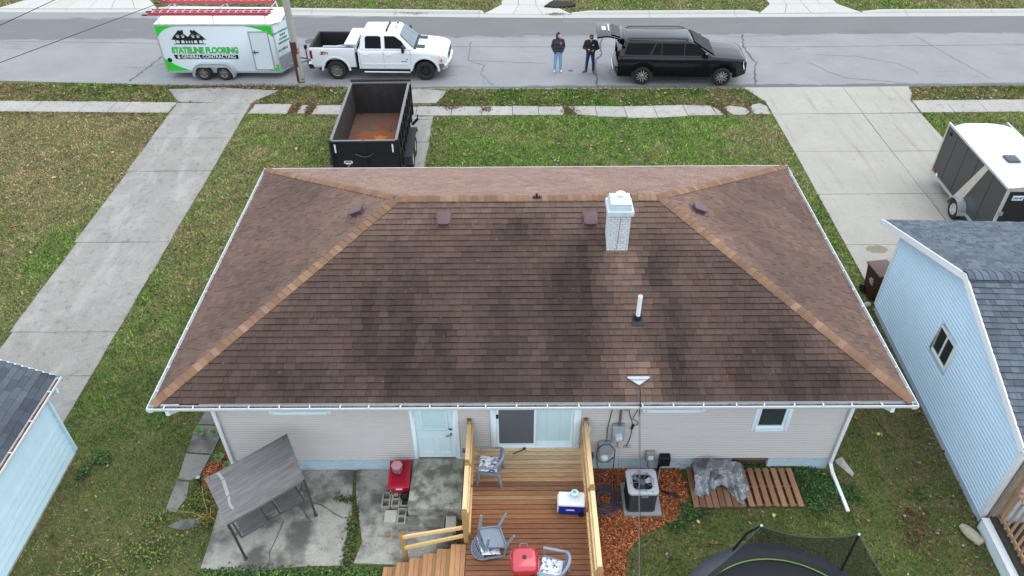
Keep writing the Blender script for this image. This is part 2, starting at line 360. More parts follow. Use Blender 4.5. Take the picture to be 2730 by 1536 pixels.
# left driveway
drv = base_struct('driveway', 'long cracked grey concrete driveway between the left lawn and the grass strip', (-13.9, -11.2, 6, 29), .003)
slab([(-15.1, 30.9), (-14.2, 29.62), (-12.72, 29.55), (-12.6, 31.05)], drv, v=1.08, jit=.03); slab([(-12.72, 29.5), (-11.1, 29.42), (-10.2, 30.7), (-12.6, 31.0)], drv, v=1.1, jit=.03)
yj = [29.55, 28.5, 26.45, 23.95, 19.56, 15.34, 13.66, 8.5, 4]
for i, (a, b) in enumerate(zip(yj, yj[1:])): slab([(-14.2+.022*(28-a), b), (-10.95-.004*b, b), (-10.95-.004*a, a), (-14.2+.022*(28-a), a)], drv, v=[1.04, 1.02, .98, 1.0, 1.02, .97, .97, .96][i])
for pts in [[(-12.9, 23.9), (-12.75, 22.6), (-13.1, 21.2), (-12.8, 19.6)], [(-12.4, 28.4), (-12.5, 27), (-12.2, 26.6)], [(-12.7, 26.4), (-12.6, 25.2)]]: crackline(pts, .014, drv, z=.0365, jit=.05, mat=M('pale_crack', (128, 128, 126), .9))
# right driveway
drr = base_struct('driveway', 'wide pale concrete driveway beside the dark enclosed trailer', (10.6, 16.2, 16, 30), .003)
yj = [30.68, 28.15, 25.08, 22.13, 19.2, 16.32]
slab([(9.85, 30.68), (10.45, 29.25), (10.45, 28.15), (14.12, 28.17), (14.12, 30.68)], drr, m_conc2, v=1.03, jit=.004); slab([(14.12, 28.17), (16.45, 28.2), (16.5, 29.3), (16.85, 30.0), (16.95, 30.7), (14.12, 30.68)], drr, m_conc2, v=1.0, jit=.004)
for a, b in zip(yj[1:], yj[2:]):
    xl = lambda y: 10.45-.016*(25-y) if y < 25 else 10.45
    slab([(xl(b), b), (14.08, b), (14.1, a), (xl(a), a)], drr, m_conc2, v=rng.uniform(.98, 1.02), jit=.005); slab([(14.08, b), (16.42, b), (16.44, a), (14.1, a)], drr, m_conc2, v=rng.uniform(.97, 1.02), jit=.005)
# middle driveway
drm = base_struct('driveway', 'narrow concrete drive with crumbling edges under the dump trailer', (-6.0, -3.6, 20, 30), .003)
slab([(-6.3, 30.85), (-6.2, 29.35), (-4.55, 29.33), (-4.5, 30.75)], drm, v=1.06); slab([(-4.55, 29.33), (-3.3, 29.35), (-3.05, 29.9), (-2.95, 30.55), (-4.5, 30.75)], drm, v=1.08, jit=.04)
yj = [28.18, 27.85, 26.0, 24.0, 21.6, 19.6]
slab([(-6.2, 29.33), (-5.55, 29.33), (-5.55, 28.2), (-6.2, 28.2)], drm)
for a, b in zip(yj, yj[1:]): slab([(-6.15, b), (-3.32, b), (-3.33+rng.uniform(-.06, .06), a), (-6.15, a)], drm, v=rng.uniform(.98, 1.08), jit=.05)
# far side: gutter, kerb, aprons
kerb = base_struct('kerb', 'pale concrete kerb and gutter along the far side of the street', (-60, 60, 40.6, 40.9), .002)
APR = [(-28, -19.2), (-1.6, 3.0), (12.8, 18.2), (33, 39)]
def far(x): return lerp(YF, x)
for i in range(-13, 13):
    a, b = i*4.45+2.6, (i+1)*4.45+2.6
    mb = MB(); y0, y1 = far(a), far(b)
    mb.prism([(a+.008, y0), (b-.008, y1), (b-.008, y1+.5), (a+.008, y0+.5)], -.05, .014); mb.build('gutter_pan', m_conc3, kerb, col=(.93, .91, .88))
    cuts = [(a, b)]
    for p, q in APR:
        new = []
        for c0, c1 in cuts:
            if q <= c0 or p >= c1: new.append((c0, c1))
            else:
                if p > c0: new.append((c0, p))
                if q < c1: new.append((q, c1))
        cuts = new
    for c0, c1 in cuts:
        if c1-c0 < .05: continue
        mb = MB(); z0 = [.03 if any(abs(c-e) < .02 for p in APR for e in p) else .13 for c in (c0, c1)]
        X = [c0+.008, min(c0+.9, (c0+c1)/2), max(c1-.9, (c0+c1)/2), c1-.008]; Z = [z0[0], .13, .13, z0[1]]
        prof = lambda x, z: [(x, far(x)+.5, -.05), (x, far(x)+.5, .014), (x, far(x)+.55, z-.03), (x, far(x)+.6, z), (x, far(x)+.74, z), (x, far(x)+.74, -.05)]
        rows = [prof(x, z) for x, z in zip(X, Z)]; mb.v = [p for r in rows for p in r]
        for r in range(3):
            for j in range(6): mb.f.append([r*6+j, (r+1)*6+j, (r+1)*6+(j+1) % 6, r*6+(j+1) % 6]); mb.m.append(0); mb.t.append(None)
        mb.f += [[5, 4, 3, 2, 1, 0], [18, 19, 20, 21, 22, 23]]; mb.m += [0, 0]; mb.t += [None, None]
        mb.build('kerb_stone', m_conc3, kerb, smooth=30)
for (p, q), lab in zip(APR[:3], ('pale driveway apron across the street behind the lettered trailer', 'pale driveway apron across the street behind the two people', 'pale driveway apron across the street beyond the black car')):
    ap = base_struct('driveway_apron', lab, (p+1.2, q-1.2, 41, 46), .003)
    n = max(3, round((q-p)/1.35)); w0 = (q-p)/n; ins = .9
    for i in range(n):
        a0, b0 = p+i*w0, p+(i+1)*w0; f = lambda x: p+ins+(x-p)*(q-p-2*ins)/(q-p)
        slab([(a0, far(a0)+.52), (b0, far(b0)+.52), (f(b0), far(b0)+1.9), (f(a0), far(a0)+1.9)], ap, m_conc3, v=rng.uniform(.96, 1.02), jit=.004)
        slab([(f(a0), far(a0)+1.9), (f(b0), far(b0)+1.9), (f(b0), 48), (f(a0), 48)], ap, m_conc3, v=rng.uniform(.95, 1.0), jit=.004)
# near-side flush kerb line
mb = MB()
for a, b in zip(xs, xs[1:]):
    if b > -5.5 and a < 17: mb.prism([(a, lerp(YN, a)-.1), (b, lerp(YN, b)-.1), (b, lerp(YN, b)-.03), (a, lerp(YN, a)-.03)], -.04, .022)
struct(mb.build('kerb_edge', m_conc3, col=(.8, .79, .77)), 'thin flush concrete edge between street and near verge')

mb = MB(); mb.prism([(11.25+.33*cos(2*PI*i/20)*(1+.12*sin(3*i)), 18.95+.2*sin(2*PI*i/20)*(1+.1*sin(2*i))) for i in range(20)], .0355, .0375); mb.build('dried_puddle', M('dried_mud', (128, 120, 104), .9, var=.12, sc=9), drr)
# ================================================================ main house
m_shing = M('brown_shingle', (106, 91, 84), .92, var=.16, sc=55, var2=.1, sc2=1.3, bump=.5, bsc=220, oc=True, at=True, spec=.2)
m_siding = M('beige_vinyl', (191, 187, 184), .5, var=.025, sc=3)
m_found = M('painted_foundation', (180, 202, 212), .8, var=.06, sc=6, bump=.3, bsc=30)
stain(m_found, (128, 126, 116), 5, .56, .75, .7, st=(.6, 1, 2.0))
m_doorp = M('pale_blue_door', (212, 234, 240), .4, var=.02)
m_trim = M('pale_blue_trim', (222, 238, 244), .45, var=.03, sc=7)
HX0, HX1, HY0, HY1, EZ = -7.215, 7.802, 9.841, 18.971, 3.034
house = thing('ranch_house', 'beige sided single storey house with brown shingled hip roof', 'house', (.3, 14.4, 0), world=True)
RX0, RX1, RY0, RY1, RZ0, PIT = -7.105, 7.692, 9.951, 18.861, 3.06, .42
RD = (RY1-RY0)/2; RYM = (RY0+RY1)/2; RZ1 = RZ0+RD*PIT; RA, RB = RX0+RD, RX1-RD
mb = MB(); e = [(RX0, RY0, RZ0), (RX1, RY0, RZ0), (RX1, RY1, RZ0), (RX0, RY1, RZ0), (RA, RYM, RZ1), (RB, RYM, RZ1)]
e2 = [(p[0], p[1], RZ0-.06) for p in e[:4]]
mb.add(e+e2, [(0, 1, 5, 4), (1, 2, 5), (2, 3, 4, 5), (3, 0, 4), (6, 7, 1, 0), (7, 8, 2, 1), (8, 9, 3, 2), (9, 6, 0, 3), (9, 8, 7, 6)])
roof = mb.build('roof', M('roof_felt', (30, 26, 25), .95), house)
TABW = [.10, .125, .15, .175, .205, .24]; TABM = {}
def tab_geo(w0, w1, w2, w3, h, lift):
    # wedge: bottom edge (v=0) thick, top edge thin ; x from w0..w1 at bottom, w2..w3 at top
    return [(w0, 0, lift), (w1, 0, lift), (w3, h, .003), (w2, h, .003), (w0, 0, -.004), (w1, 0, -.004), (w3, h, -.004), (w2, h, -.004)], [(0, 1, 2, 3), (4, 5, 1, 0), (5, 6, 2, 1), (7, 4, 0, 3)]
def tab_mb(mb, X, w0, w1, w2, w3, h, lift, t):
    vs, fs = tab_geo(w0, w1, w2, w3, h, lift); vs = [X @ Vector(p) for p in vs]
    mb.add(vs, fs[:1], 0, t); k = len(mb.v)-8
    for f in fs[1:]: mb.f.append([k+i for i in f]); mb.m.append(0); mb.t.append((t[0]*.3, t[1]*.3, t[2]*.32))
def shingle_mesh(w, lift, mat, h, key):
    k = (w, lift, key)
    if k not in TABM:
        mb = MB(); tab_mb(mb, Matrix.Identity(4), 0, w-.004, 0, w-.004, h, lift, (1, 1, 1)); TABM[k] = mb.mesh('shingle', mat)
    return TABM[k]
def shingles(parent, O, U, V, L, SL, lim, tintf, mat, exp=.142, ind_rows=0, budget=[0], key='a', ws=TABW, lifts=(.019, .027)):
    U = Vector(U).normalized(); V = Vector(V).normalized(); N = U.cross(V); O = Vector(O); st = MB(); n = int(SL/exp)
    for r in range(n+1):
        v0 = r*exp; v1 = min(v0+exp+.012, SL)
        if v1-v0 < .03: continue
        u = -rng.uniform(0, .2)
        while u < L:
            w = rng.choice(ws); lift = rng.choice(lifts); a, b = u, u+w; u = b
            l0, r0 = lim(v0); l1, r1 = lim(v1)
            A0, B0, A1, B1 = max(a, l0), min(b, r0), max(a, l1), min(b, r1)
            if B0-A0 < .012: continue
            if B1 < A1: A1 = B1 = min(max((A1+B1)/2, l1), r1)
            P = O+U*a+V*v0; t = tintf(P, r); X = Matrix((U, V, N)).transposed().to_4x4(); X.translation = P
            if r < ind_rows and budget[0] > 0 and A0 == a and A1 == a and B0 == b and B1 == b and abs(v1-v0-exp-.012) < 1e-6:
                budget[0] -= 1; place(shingle_mesh(w, lift, mat, exp+.012, key), 'shingle', parent, col=t, mat=X)
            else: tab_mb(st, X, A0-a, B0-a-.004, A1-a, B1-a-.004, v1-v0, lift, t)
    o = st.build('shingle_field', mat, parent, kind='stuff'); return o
cz = math.sqrt(1+PIT*PIT); SL = RD*cz
def fbm(x, y, s, o=0): return noise.fractal(Vector((x*s+o, y*s+o*1.7, o)), .8, 2.0, 4)
def mixc(a, b, t): t = max(0, min(1, t)); return tuple(a[i]+(b[i]-a[i])*t for i in range(3))
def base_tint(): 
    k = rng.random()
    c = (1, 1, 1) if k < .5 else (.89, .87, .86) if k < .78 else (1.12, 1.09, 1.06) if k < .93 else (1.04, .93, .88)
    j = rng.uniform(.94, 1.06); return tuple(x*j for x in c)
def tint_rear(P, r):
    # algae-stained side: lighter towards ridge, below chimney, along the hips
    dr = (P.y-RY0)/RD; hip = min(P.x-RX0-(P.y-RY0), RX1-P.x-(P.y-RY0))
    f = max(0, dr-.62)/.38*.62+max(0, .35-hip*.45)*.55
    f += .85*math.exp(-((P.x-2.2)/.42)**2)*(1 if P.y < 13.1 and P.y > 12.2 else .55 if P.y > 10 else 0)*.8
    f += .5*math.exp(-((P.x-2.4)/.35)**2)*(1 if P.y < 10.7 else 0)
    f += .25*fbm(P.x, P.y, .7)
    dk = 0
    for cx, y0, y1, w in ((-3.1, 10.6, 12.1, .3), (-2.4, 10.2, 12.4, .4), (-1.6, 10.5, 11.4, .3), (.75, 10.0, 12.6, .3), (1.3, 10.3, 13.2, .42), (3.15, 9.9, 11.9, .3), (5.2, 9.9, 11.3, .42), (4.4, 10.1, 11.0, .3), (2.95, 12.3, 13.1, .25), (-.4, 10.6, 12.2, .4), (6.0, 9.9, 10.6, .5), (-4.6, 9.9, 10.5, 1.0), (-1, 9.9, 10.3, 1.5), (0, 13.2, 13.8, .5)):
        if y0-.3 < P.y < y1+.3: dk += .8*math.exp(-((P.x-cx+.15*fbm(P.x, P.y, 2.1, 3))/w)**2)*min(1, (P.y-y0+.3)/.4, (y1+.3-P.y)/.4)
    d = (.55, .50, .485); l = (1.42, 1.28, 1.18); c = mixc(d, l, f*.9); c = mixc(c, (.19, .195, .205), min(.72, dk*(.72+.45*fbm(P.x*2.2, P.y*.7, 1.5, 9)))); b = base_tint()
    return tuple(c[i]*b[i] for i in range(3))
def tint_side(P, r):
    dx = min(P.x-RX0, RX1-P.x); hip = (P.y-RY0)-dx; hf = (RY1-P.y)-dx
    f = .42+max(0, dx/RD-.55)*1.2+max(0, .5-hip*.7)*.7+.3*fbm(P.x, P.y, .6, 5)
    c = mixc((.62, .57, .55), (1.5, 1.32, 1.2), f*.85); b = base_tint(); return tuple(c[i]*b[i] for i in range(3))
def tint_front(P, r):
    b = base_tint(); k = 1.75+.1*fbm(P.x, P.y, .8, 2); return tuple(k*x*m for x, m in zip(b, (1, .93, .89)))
bud = [300]
W_, D_ = RX1-RX0, RY1-RY0
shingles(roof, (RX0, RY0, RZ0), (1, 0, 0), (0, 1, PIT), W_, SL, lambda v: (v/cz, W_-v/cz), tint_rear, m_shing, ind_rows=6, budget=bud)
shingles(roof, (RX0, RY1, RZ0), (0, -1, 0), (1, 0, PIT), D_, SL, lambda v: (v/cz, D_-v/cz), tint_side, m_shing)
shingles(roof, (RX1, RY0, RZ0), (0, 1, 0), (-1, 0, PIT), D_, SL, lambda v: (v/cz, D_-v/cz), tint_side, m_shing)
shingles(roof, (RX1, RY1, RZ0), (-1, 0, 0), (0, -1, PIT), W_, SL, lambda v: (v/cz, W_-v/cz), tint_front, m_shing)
# hip and ridge caps
def cap_mesh(drop, lt, k):
    mb = MB(); cs = [(-.125, -.125*drop+.02), (-.07, -.07*drop+.032), (0, .04-.02*drop), (.07, -.07*drop+.032), (.125, -.125*drop+.02)]
    z = lambda y, s: s+(.012 if y == 0 else 0)
    top = [[(-.012 if j == 0 else .165, c[0]*(1 if j == 0 else .97), c[1]+(.014 if j == 0 else 0)) for c in cs] for j in (0, 1)]
    vs = top[0]+top[1]+[(p[0], p[1], p[2]-.022) for p in top[0]]+[(p[0], p[1], p[2]-.02) for p in top[1]]
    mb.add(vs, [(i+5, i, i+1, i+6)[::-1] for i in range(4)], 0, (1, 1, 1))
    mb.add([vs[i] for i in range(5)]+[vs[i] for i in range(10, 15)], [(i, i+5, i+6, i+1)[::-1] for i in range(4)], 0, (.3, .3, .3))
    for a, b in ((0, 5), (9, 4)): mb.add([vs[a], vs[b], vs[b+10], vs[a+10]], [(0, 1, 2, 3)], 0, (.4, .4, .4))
    return mb.mesh('ridge_cap', m_shing, smooth=50)
cmh, cmr = cap_mesh(PIT*.7071, 0, 0), cap_mesh(PIT, 0, 1)
def caps(p, q, me, fw=1):
    p = Vector(p); q = Vector(q); d = q-p; n = int(d.length/.143); d.normalize(); sd = Vector((0, 0, 1)).cross(d).normalized(); up = d.cross(sd)
    for i in range(n):
        X = Matrix((d, sd, up)).transposed().to_4x4(); P = p+d*(i*.143+.02); X.translation = P
        t = rng.choice([(1.95, 1.6, 1.16), (2.15, 1.8, 1.34), (1.8, 1.44, 1.06), (1.6, 1.32, 1.02), (2.35, 2.0, 1.55), (1.75, 1.36, .98), (1.9, 1.52, 1.12)]); j = rng.uniform(.76, .88)*fw
        place(me, 'ridge_cap', roof, col=tuple(x*j for x in t), mat=X)
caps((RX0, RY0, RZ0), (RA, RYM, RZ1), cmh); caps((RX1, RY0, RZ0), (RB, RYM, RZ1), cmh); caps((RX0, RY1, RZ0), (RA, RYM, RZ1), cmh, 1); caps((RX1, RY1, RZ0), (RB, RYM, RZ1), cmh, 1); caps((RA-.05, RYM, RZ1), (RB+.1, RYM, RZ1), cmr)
# twigs and needles on the roof
m_leaf = M('dry_leaf', (128, 100, 82), .8, var=.3, sc=40, at=True)
mb = MB()
for i in range(280):
    y = rng.uniform(RY0+.1, RYM-.4); x = rng.uniform(RX0+(y-RY0)+.2, RX1-(y-RY0)-.2); z = RZ0+(y-RY0)*PIT+.024; a = rng.uniform(0, PI); l = rng.uniform(.02, .05); w = .0045
    d = Vector((cos(a), sin(a), sin(a)*PIT)); n = Vector((-sin(a), cos(a), cos(a)*PIT)); p = Vector((x, y, z)); b = rng.uniform(.6, 1.3)
    mb.add([p-d*l, p+n*w*rng.uniform(.5, 1.5)+Vector((0, 0, .006)), p+d*l, p-n*w], [(0, 3, 2, 1)[::-1]], 0, (b*rng.uniform(.9, 1.3), b*.95, b*.9))
mb.build('twig_litter', m_leaf, roof, kind='stuff')
# gutters ---------------------------------------------------------------------------------
m_gut = M('white_gutter', (204, 208, 210), .4, var=.04, sc=8)
def gutter_run(p, q, nrm, name='gutter', parent=house, mat=m_gut, w=.115, h=.095):
    p = Vector(p); q = Vector(q); nrm = Vector(nrm); mb = MB()
    pr = [(0, 0), (0, -h), (w*.75, -h), (w, -h*.45), (w, .004), (w-.018, .004), (w-.018, -.012), (w-.008, -.012), (w-.008, -h*.42), (w*.72, -h+.008), (.008, -h+.008), (.008, 0)]
    k = []
    for c in (p, q):
        for o, z in pr: mb.v.append(tuple(c+nrm*o+Vector((0, 0, z))))
    n = len(pr)
    for j in range(n): mb.f.append([j, (j+1) % n, n+(j+1) % n, n+j]); mb.m.append(0); mb.t.append(None)
    mb.f += [list(range(n))[::-1], list(range(n, 2*n))]; mb.m += [0, 0]; mb.t += [None, None]
    bm = mb.build(name, mat, parent); return bm
FX0, FX1, FY0, FY1 = HX0+.115, HX1-.115, HY0+.115, HY1-.115
gutter_run((HX0, FY0, EZ), (HX1, FY0, EZ), (0, -1, 0)); gutter_run((HX1, FY1, EZ), (HX0, FY1, EZ), (0, 1, 0)); gutter_run((FX0, FY1, EZ), (FX0, HY0, EZ), (-1, 0, 0)); gutter_run((FX1, HY0, EZ), (FX1, FY1, EZ), (1, 0, 0))
hm = MB().box((-.012, -.118, -.004), (.012, .0, .006)).mesh('gutter_hanger', m_gut)
xx = HX0+.35
while xx < HX1-.2:
    place(hm, 'gutter_hanger', house, loc=(xx, FY0, EZ-.002), rot=(0, 0, rng.uniform(-.25, .25))); xx += rng.uniform(.52, .66)
for sx in (0, 1):
    y = HY0+.5
    while y < HY1-.3: place(hm, 'gutter_hanger', house, loc=((FX0, FX1)[sx], y, EZ-.002), rot=(0, 0, (-PI/2, PI/2)[sx]+rng.uniform(-.15, .15))); y += rng.uniform(.55, .7)
# debris lying in the rear gutter
m_deb = M('gutter_debris', (120, 72, 44), .9, var=.4, sc=14, at=True, bump=.5)
mb = MB()
for i in range(1500):
    x = rng.uniform(HX0+.2, HX1-.1)
    if fbm(x, 0, .9) < -.12 and rng.random() < .85: continue
    y = FY0-rng.uniform(.02, .085); a = rng.uniform(0, PI); l = rng.uniform(.012, .04); b = rng.uniform(.4, 1.4); p = Vector((x, y, EZ-.06+rng.uniform(0, .035)+.02*fbm(x, 0, 1.3))); d = Vector((cos(a), sin(a)*.4, rng.uniform(-.3, .3)))*l; n = Vector((-sin(a)*.6, cos(a)*.4, .2))*l*.5
    mb.add([p-d, p-n, p+d, p+n], [(0, 1, 2, 3)], 0, (b, b*rng.uniform(.7, 1), b*rng.uniform(.6, 1)))
mb.build('gutter_debris', m_deb, house, kind='stuff')
mb = MB(); mb.box((HX0+.13, FY0-.085, EZ-.087), (HX1-.13, FY0-.012, EZ-.065)); mb.build('gutter_silt', M('silt', (70, 60, 52), .9, var=.4, sc=6), house)
# fascia, drip edge and soffit
mb = MB()
for a, b in (((FX0, FY0+.003, EZ-.16), (FX1, FY0+.025, EZ+.012)), ((FX0, FY1-.025, EZ-.16), (FX1, FY1-.003, EZ+.012)), ((FX0+.003, FY0+.025, EZ-.16), (FX0+.025, FY1-.025, EZ+.012)), ((FX1-.025, FY0+.025, EZ-.16), (FX1-.003, FY1-.025, EZ+.012))): mb.box(a, b)
mb.build('fascia', m_whitew, house)
mb = MB(); mb.box((FX0+.03, FY0+.03, EZ-.15), (FX1-.03, FY1-.03, EZ-.12)); mb.build('soffit', m_white, house)
mb = MB(); mb.box((HX0+.13, FY0-.02, EZ+.006), (HX0+.62, FY0+.02, EZ+.03)); mb.box((-6.2, FY0-.006, EZ+.015), (7.6, FY0+.012, EZ+.027)); mb.build('drip_edge', m_whitew, house)
# walls -----------------------------------------------------------------------------------
WX0, WX1, WY0, WY1, ZF, ZT = -6.42, 7.04, 10.64, 18.17, .46, EZ-.15
OPEN = [(-5.16, -3.97, 2.05, 2.8), (-2.2, -1.33, .46, 2.6), (-.5, 1.3, .8, 2.75), (2.71, 3.91, 2.06, 2.8), (5.1, 5.76, 1.44, 2.55)]
def siding_rows(o, d, L, nrm, z0, z1, exp, opens, mb, lap=.024):
    o = Vector(o); d = Vector(d); nrm = Vector(nrm); z = z0
    while z < z1-.01:
        zz = min(z+exp, z1); iv = [(0, L)]
        for a, b, c, e_ in opens:
            if c < zz-.012 and e_ > z+.012:
                new = []
                for p, q in iv:
                    if b <= p or a >= q: new.append((p, q)); continue
                    if a > p: new.append((p, a))
                    if b < q: new.append((b, q))
                iv = new
        for p, q in iv:
            A, B = o+d*p, o+d*q; zu = Vector((0, 0, 1))
            mb.add([A+nrm*lap+zu*z, B+nrm*lap+zu*z, B+nrm*(lap*.28)+zu*(z+exp*.36), A+nrm*(lap*.28)+zu*(z+exp*.36), B+nrm*.003+zu*zz, A+nrm*.003+zu*zz, A+zu*z, B+zu*z], [(0, 1, 2, 3), (3, 2, 4, 5), (6, 7, 1, 0)])
        z += exp
def wall(parent, mat, o, d, L, nrm, z0, z1, exp, opens=(), name='siding'):
    mb = MB(); siding_rows(o, d, L, nrm, z0, z1, exp, opens, mb); return mb.build(name, mat, parent)
op = [(a-WX0, b-WX0, c, d) for a, b, c, d in OPEN]
wall(house, m_siding, (WX0, WY0, 0), (1, 0, 0), WX1-WX0, (0, -1, 0), ZF, ZT, .0762, op)
wall(house, m_siding, (WX1, WY0, 0), (0, 1, 0), WY1-WY0, (1, 0, 0), ZF, ZT, .0762)
wall(house, m_siding, (WX0, WY1, 0), (0, -1, 0), WY1-WY0, (-1, 0, 0), ZF, ZT, .0762)
wall(house, m_siding, (WX1, WY1, 0), (-1, 0, 0), WX1-WX0, (0, 1, 0), ZF, ZT, .0762)
PAVE.append([(WX0, WY0), (WX1, WY0), (WX1, WY1), (WX0, WY1)])
# shell behind the siding with real openings (dark room)
m_room = M('room_wall', (120, 112, 104), .9)
mb = MB(); zs = sorted({ZF, ZT}|{v for o in OPEN for v in o[2:]}); xs_ = sorted({WX0, WX1}|{v for o in OPEN for v in o[:2]})
for a, b in zip(xs_, xs_[1:]):
    for c, d in zip(zs, zs[1:]):
        if d <= ZF or c >= ZT: continue
        if any(o[0] <= a and b <= o[1] and o[2] <= c and d <= o[3] for o in OPEN): continue
        mb.add([(a, WY0+.002, c), (b, WY0+.002, c), (b, WY0+.002, min(d, ZT)), (a, WY0+.002, min(d, ZT))], [(0, 1, 2, 3)])
for p, q in (((WX1-.002, WY0), (WX1-.002, WY1)), ((WX1, WY1-.002), (WX0, WY1-.002)), ((WX0+.002, WY1), (WX0+.002, WY0))):
    mb.add([(*p, ZF), (*q, ZF), (*q, ZT), (*p, ZT)], [(0, 1, 2, 3)])
mb.add([(WX0, WY0, ZF), (WX1, WY0, ZF), (WX1, WY1, ZF), (WX0, WY1, ZF)], [(0, 1, 2, 3)]); mb.build('wall_sheathing', m_room, house)
mb = MB(); mb.prism([(WX0+.02, WY0+.03), (4.83, WY0+.03), (4.83, WY0+.3), (5.66, WY0+.3), (5.66, WY0+.03), (WX1-.02, WY0+.03), (WX1-.02, WY1-.03), (WX0+.02, WY1-.03)], -.1, ZF-.002)
mb.build('foundation', m_found, house)
mb = MB(); mb.box((4.835, WY0+.12, -.05), (5.655, WY0+.29, ZF-.01)); mb.box((4.835, WY0+.09, .24), (5.655, WY0+.12, .27), 1); mb.build('basement_window', [M('old_wood_frame', (88, 66, 54), .8, var=.3, sc=20), M('frame_bar', (140, 110, 96), .8)], house)
# corner boards
for x in (WX0-.02, WX1-.075):
    mb = MB(); mb.box((x, WY0-.025, ZF-.01), (x+.095, WY0+.07, ZT)); mb.build('corner_board', m_siding, house)
# windows
def window(x0, x1, z0, z1, y, parent=house, pane=m_glassd, fr=.075, sill=True, name='window', bars=()):
    mb = MB()
    for a, b in (((x0-.06, y-.03, z0-.06), (x0+fr*.3, y+.05, z1+.06)), ((x1-fr*.3, y-.03, z0-.06), (x1+.06, y+.05, z1+.06)), ((x0+fr*.3, y-.03, z1-fr*.3), (x1-fr*.3, y+.05, z1+.06)), ((x0+fr*.3, y-.045, z0-.06), (x1-fr*.3, y+.05, z0+fr*.3))): mb.box(a, b)
    w = mb.build(name, m_trim, parent, bevel=.006, seg=1)
    mb = MB(); i = fr*.3; j = .05
    for a, b in (((x0+i, y+.005, z0+i), (x0+i+j, y+.04, z1-i)), ((x1-i-j, y+.005, z0+i), (x1-i, y+.04, z1-i)), ((x0+i+j, y+.005, z1-i-j), (x1-i-j, y+.04, z1-i)), ((x0+i+j, y+.005, z0+i), (x1-i-j, y+.04, z0+i+j))): mb.box(a, b)
    for bx in bars: mb.box((bx-.02, y+.008, z0+i+j), (bx+.02, y+.038, z1-i-j))
    mb.build('sash', m_trim, w)
    mb = MB(); mb.box((x0+i+j-.01, y+.03, z0+i+j-.01), (x1-i-j+.01, y+.036, z1-i-j+.01)); mb.build('pane', pane, w)
    return w
window(-5.16, -3.97, 2.05, 2.8, WY0); window(2.71, 3.91, 2.06, 2.8, WY0)
w = window(5.1, 5.76, 1.44, 2.55, WY0, pane=M('window_glass', (52, 58, 62), .06, var=.25, sc=2.2, spec=.8))
mb = MB(); mb.grid(lambda u, v: (5.4+.28*u, WY0+.1+.015*sin(u*26), 1.5+v), 30, 1); mb.build('curtain', M('grey_curtain', (110, 112, 114), .9), house)
# side door
mb = MB()
for a, b in (((-2.27, WY0-.035, .5), (-2.17, WY0+.06, 2.62)), ((-1.36, WY0-.035, .5), (-1.24, WY0+.06, 2.62)), ((-2.17, WY0-.035, 2.5), (-1.36, WY0+.06, 2.62))): mb.box(a, b)
mb.build('door_frame', m_trim, house, bevel=.008, seg=1)
mb = MB(); mb.box((-2.17, WY0+.005, .5), (-1.36, WY0+.045, 2.5)); door = mb.build('door', m_doorp, house)
mb = MB()
for a, b in ((-2.08, -1.82), (-1.71, -1.45)):
    for p, q in (((a, .66), (b, .68)), ((a, 1.18), (b, 1.2)), ((a, .68), (a+.02, 1.18)), ((b-.02, .68), (b, 1.18))): mb.box((p[0], WY0-.006, p[1]), (q[0], WY0+.006, q[1]))
mb.build('door_panel', m_doorp, door)
mb = MB(); x0, x1, z0, z1 = -2.06, -1.47, 1.42, 2.42
for a, b in (((x0, z0), (x1, z0+.045)), ((x0, z1-.045), (x1, z1)), ((x0, z0+.045), (x0+.045, z1-.045)), ((x1-.045, z0+.045), (x1, z1-.045))): mb.box((a[0], WY0-.02, a[1]), (b[0], WY0+.006, b[1]))
mb.build('light_frame', m_doorp, door, bevel=.006, seg=1)
mb = MB(); mb.box((x0+.045, WY0-.004, z0+.045), (x1-.045, WY0+.006, z1-.045)); mb.build('door_light', M('blind_glass', (196, 226, 232), .12, var=.04, sc=3, spec=.7), door)
mb = MB(); mb.lathe([(.0, 0), (.032, .0), (.03, .02), (0, .03)], (-1.42, WY0+.004, 1.46), 14, R=rot('X', PI/2)); mb.lathe([(.0, 0), (.028, .0), (.02, .02), (.012, .06), (0, .065)], (-1.42, WY0+.004, 1.3), 14, R=rot('X', PI/2)); mb.beam((-1.42, WY0-.055, 1.3), (-1.53, WY0-.05, 1.28), .018, .018); mb.build('handle', M('satin_nickel', (130, 132, 138), .3, .8), door, smooth=40)
# sliding door
mb = MB()
for a, b in (((-.56, WY0-.05, .87), (-.43, WY0+.06, 2.8)), ((1.22, WY0-.05, .87), (1.37, WY0+.06, 2.8)), ((-.43, WY0-.05, .87), (1.22, WY0+.06, .93)), ((-.43, WY0-.05, 2.7), (1.22, WY0+.06, 2.8))): mb.box(a, b)
sd = mb.build('sliding_door', m_trim, house, bevel=.008, seg=1)
def leaf(x0, x1, y, fr, mat, nm):
    mb = MB()
    for a, b in (((x0, y, .93), (x0+fr, y+.04, 2.7)), ((x1-fr, y, .93), (x1, y+.04, 2.7)), ((x0+fr, y, .93), (x1-fr, y+.04, .93+fr*1.5)), ((x0+fr, y, 2.7-fr), (x1-fr, y+.04, 2.7))): mb.box(a, b)
    mb.build('leaf_frame', m_trim, sd); mb = MB(); mb.box((x0+fr-.005, y+.015, .93+fr), (x1-fr+.005, y+.02, 2.7-fr)); mb.build(nm, mat, sd)
leaf(-.43, .42, WY0-.04, .05, M('insect_screen', (92, 98, 104), .55, var=.08, sc=2, spec=.3), 'screen'); leaf(.37, 1.22, WY0+.012, .06, M('blind_glass', (196, 226, 232), .12, spec=.7), 'pane')
mb = MB(); mb.box((-.435, WY0-.055, 1.85), (-.385, WY0-.041, 1.97)); mb.build('latch', m_black, sd)
mb = MB()
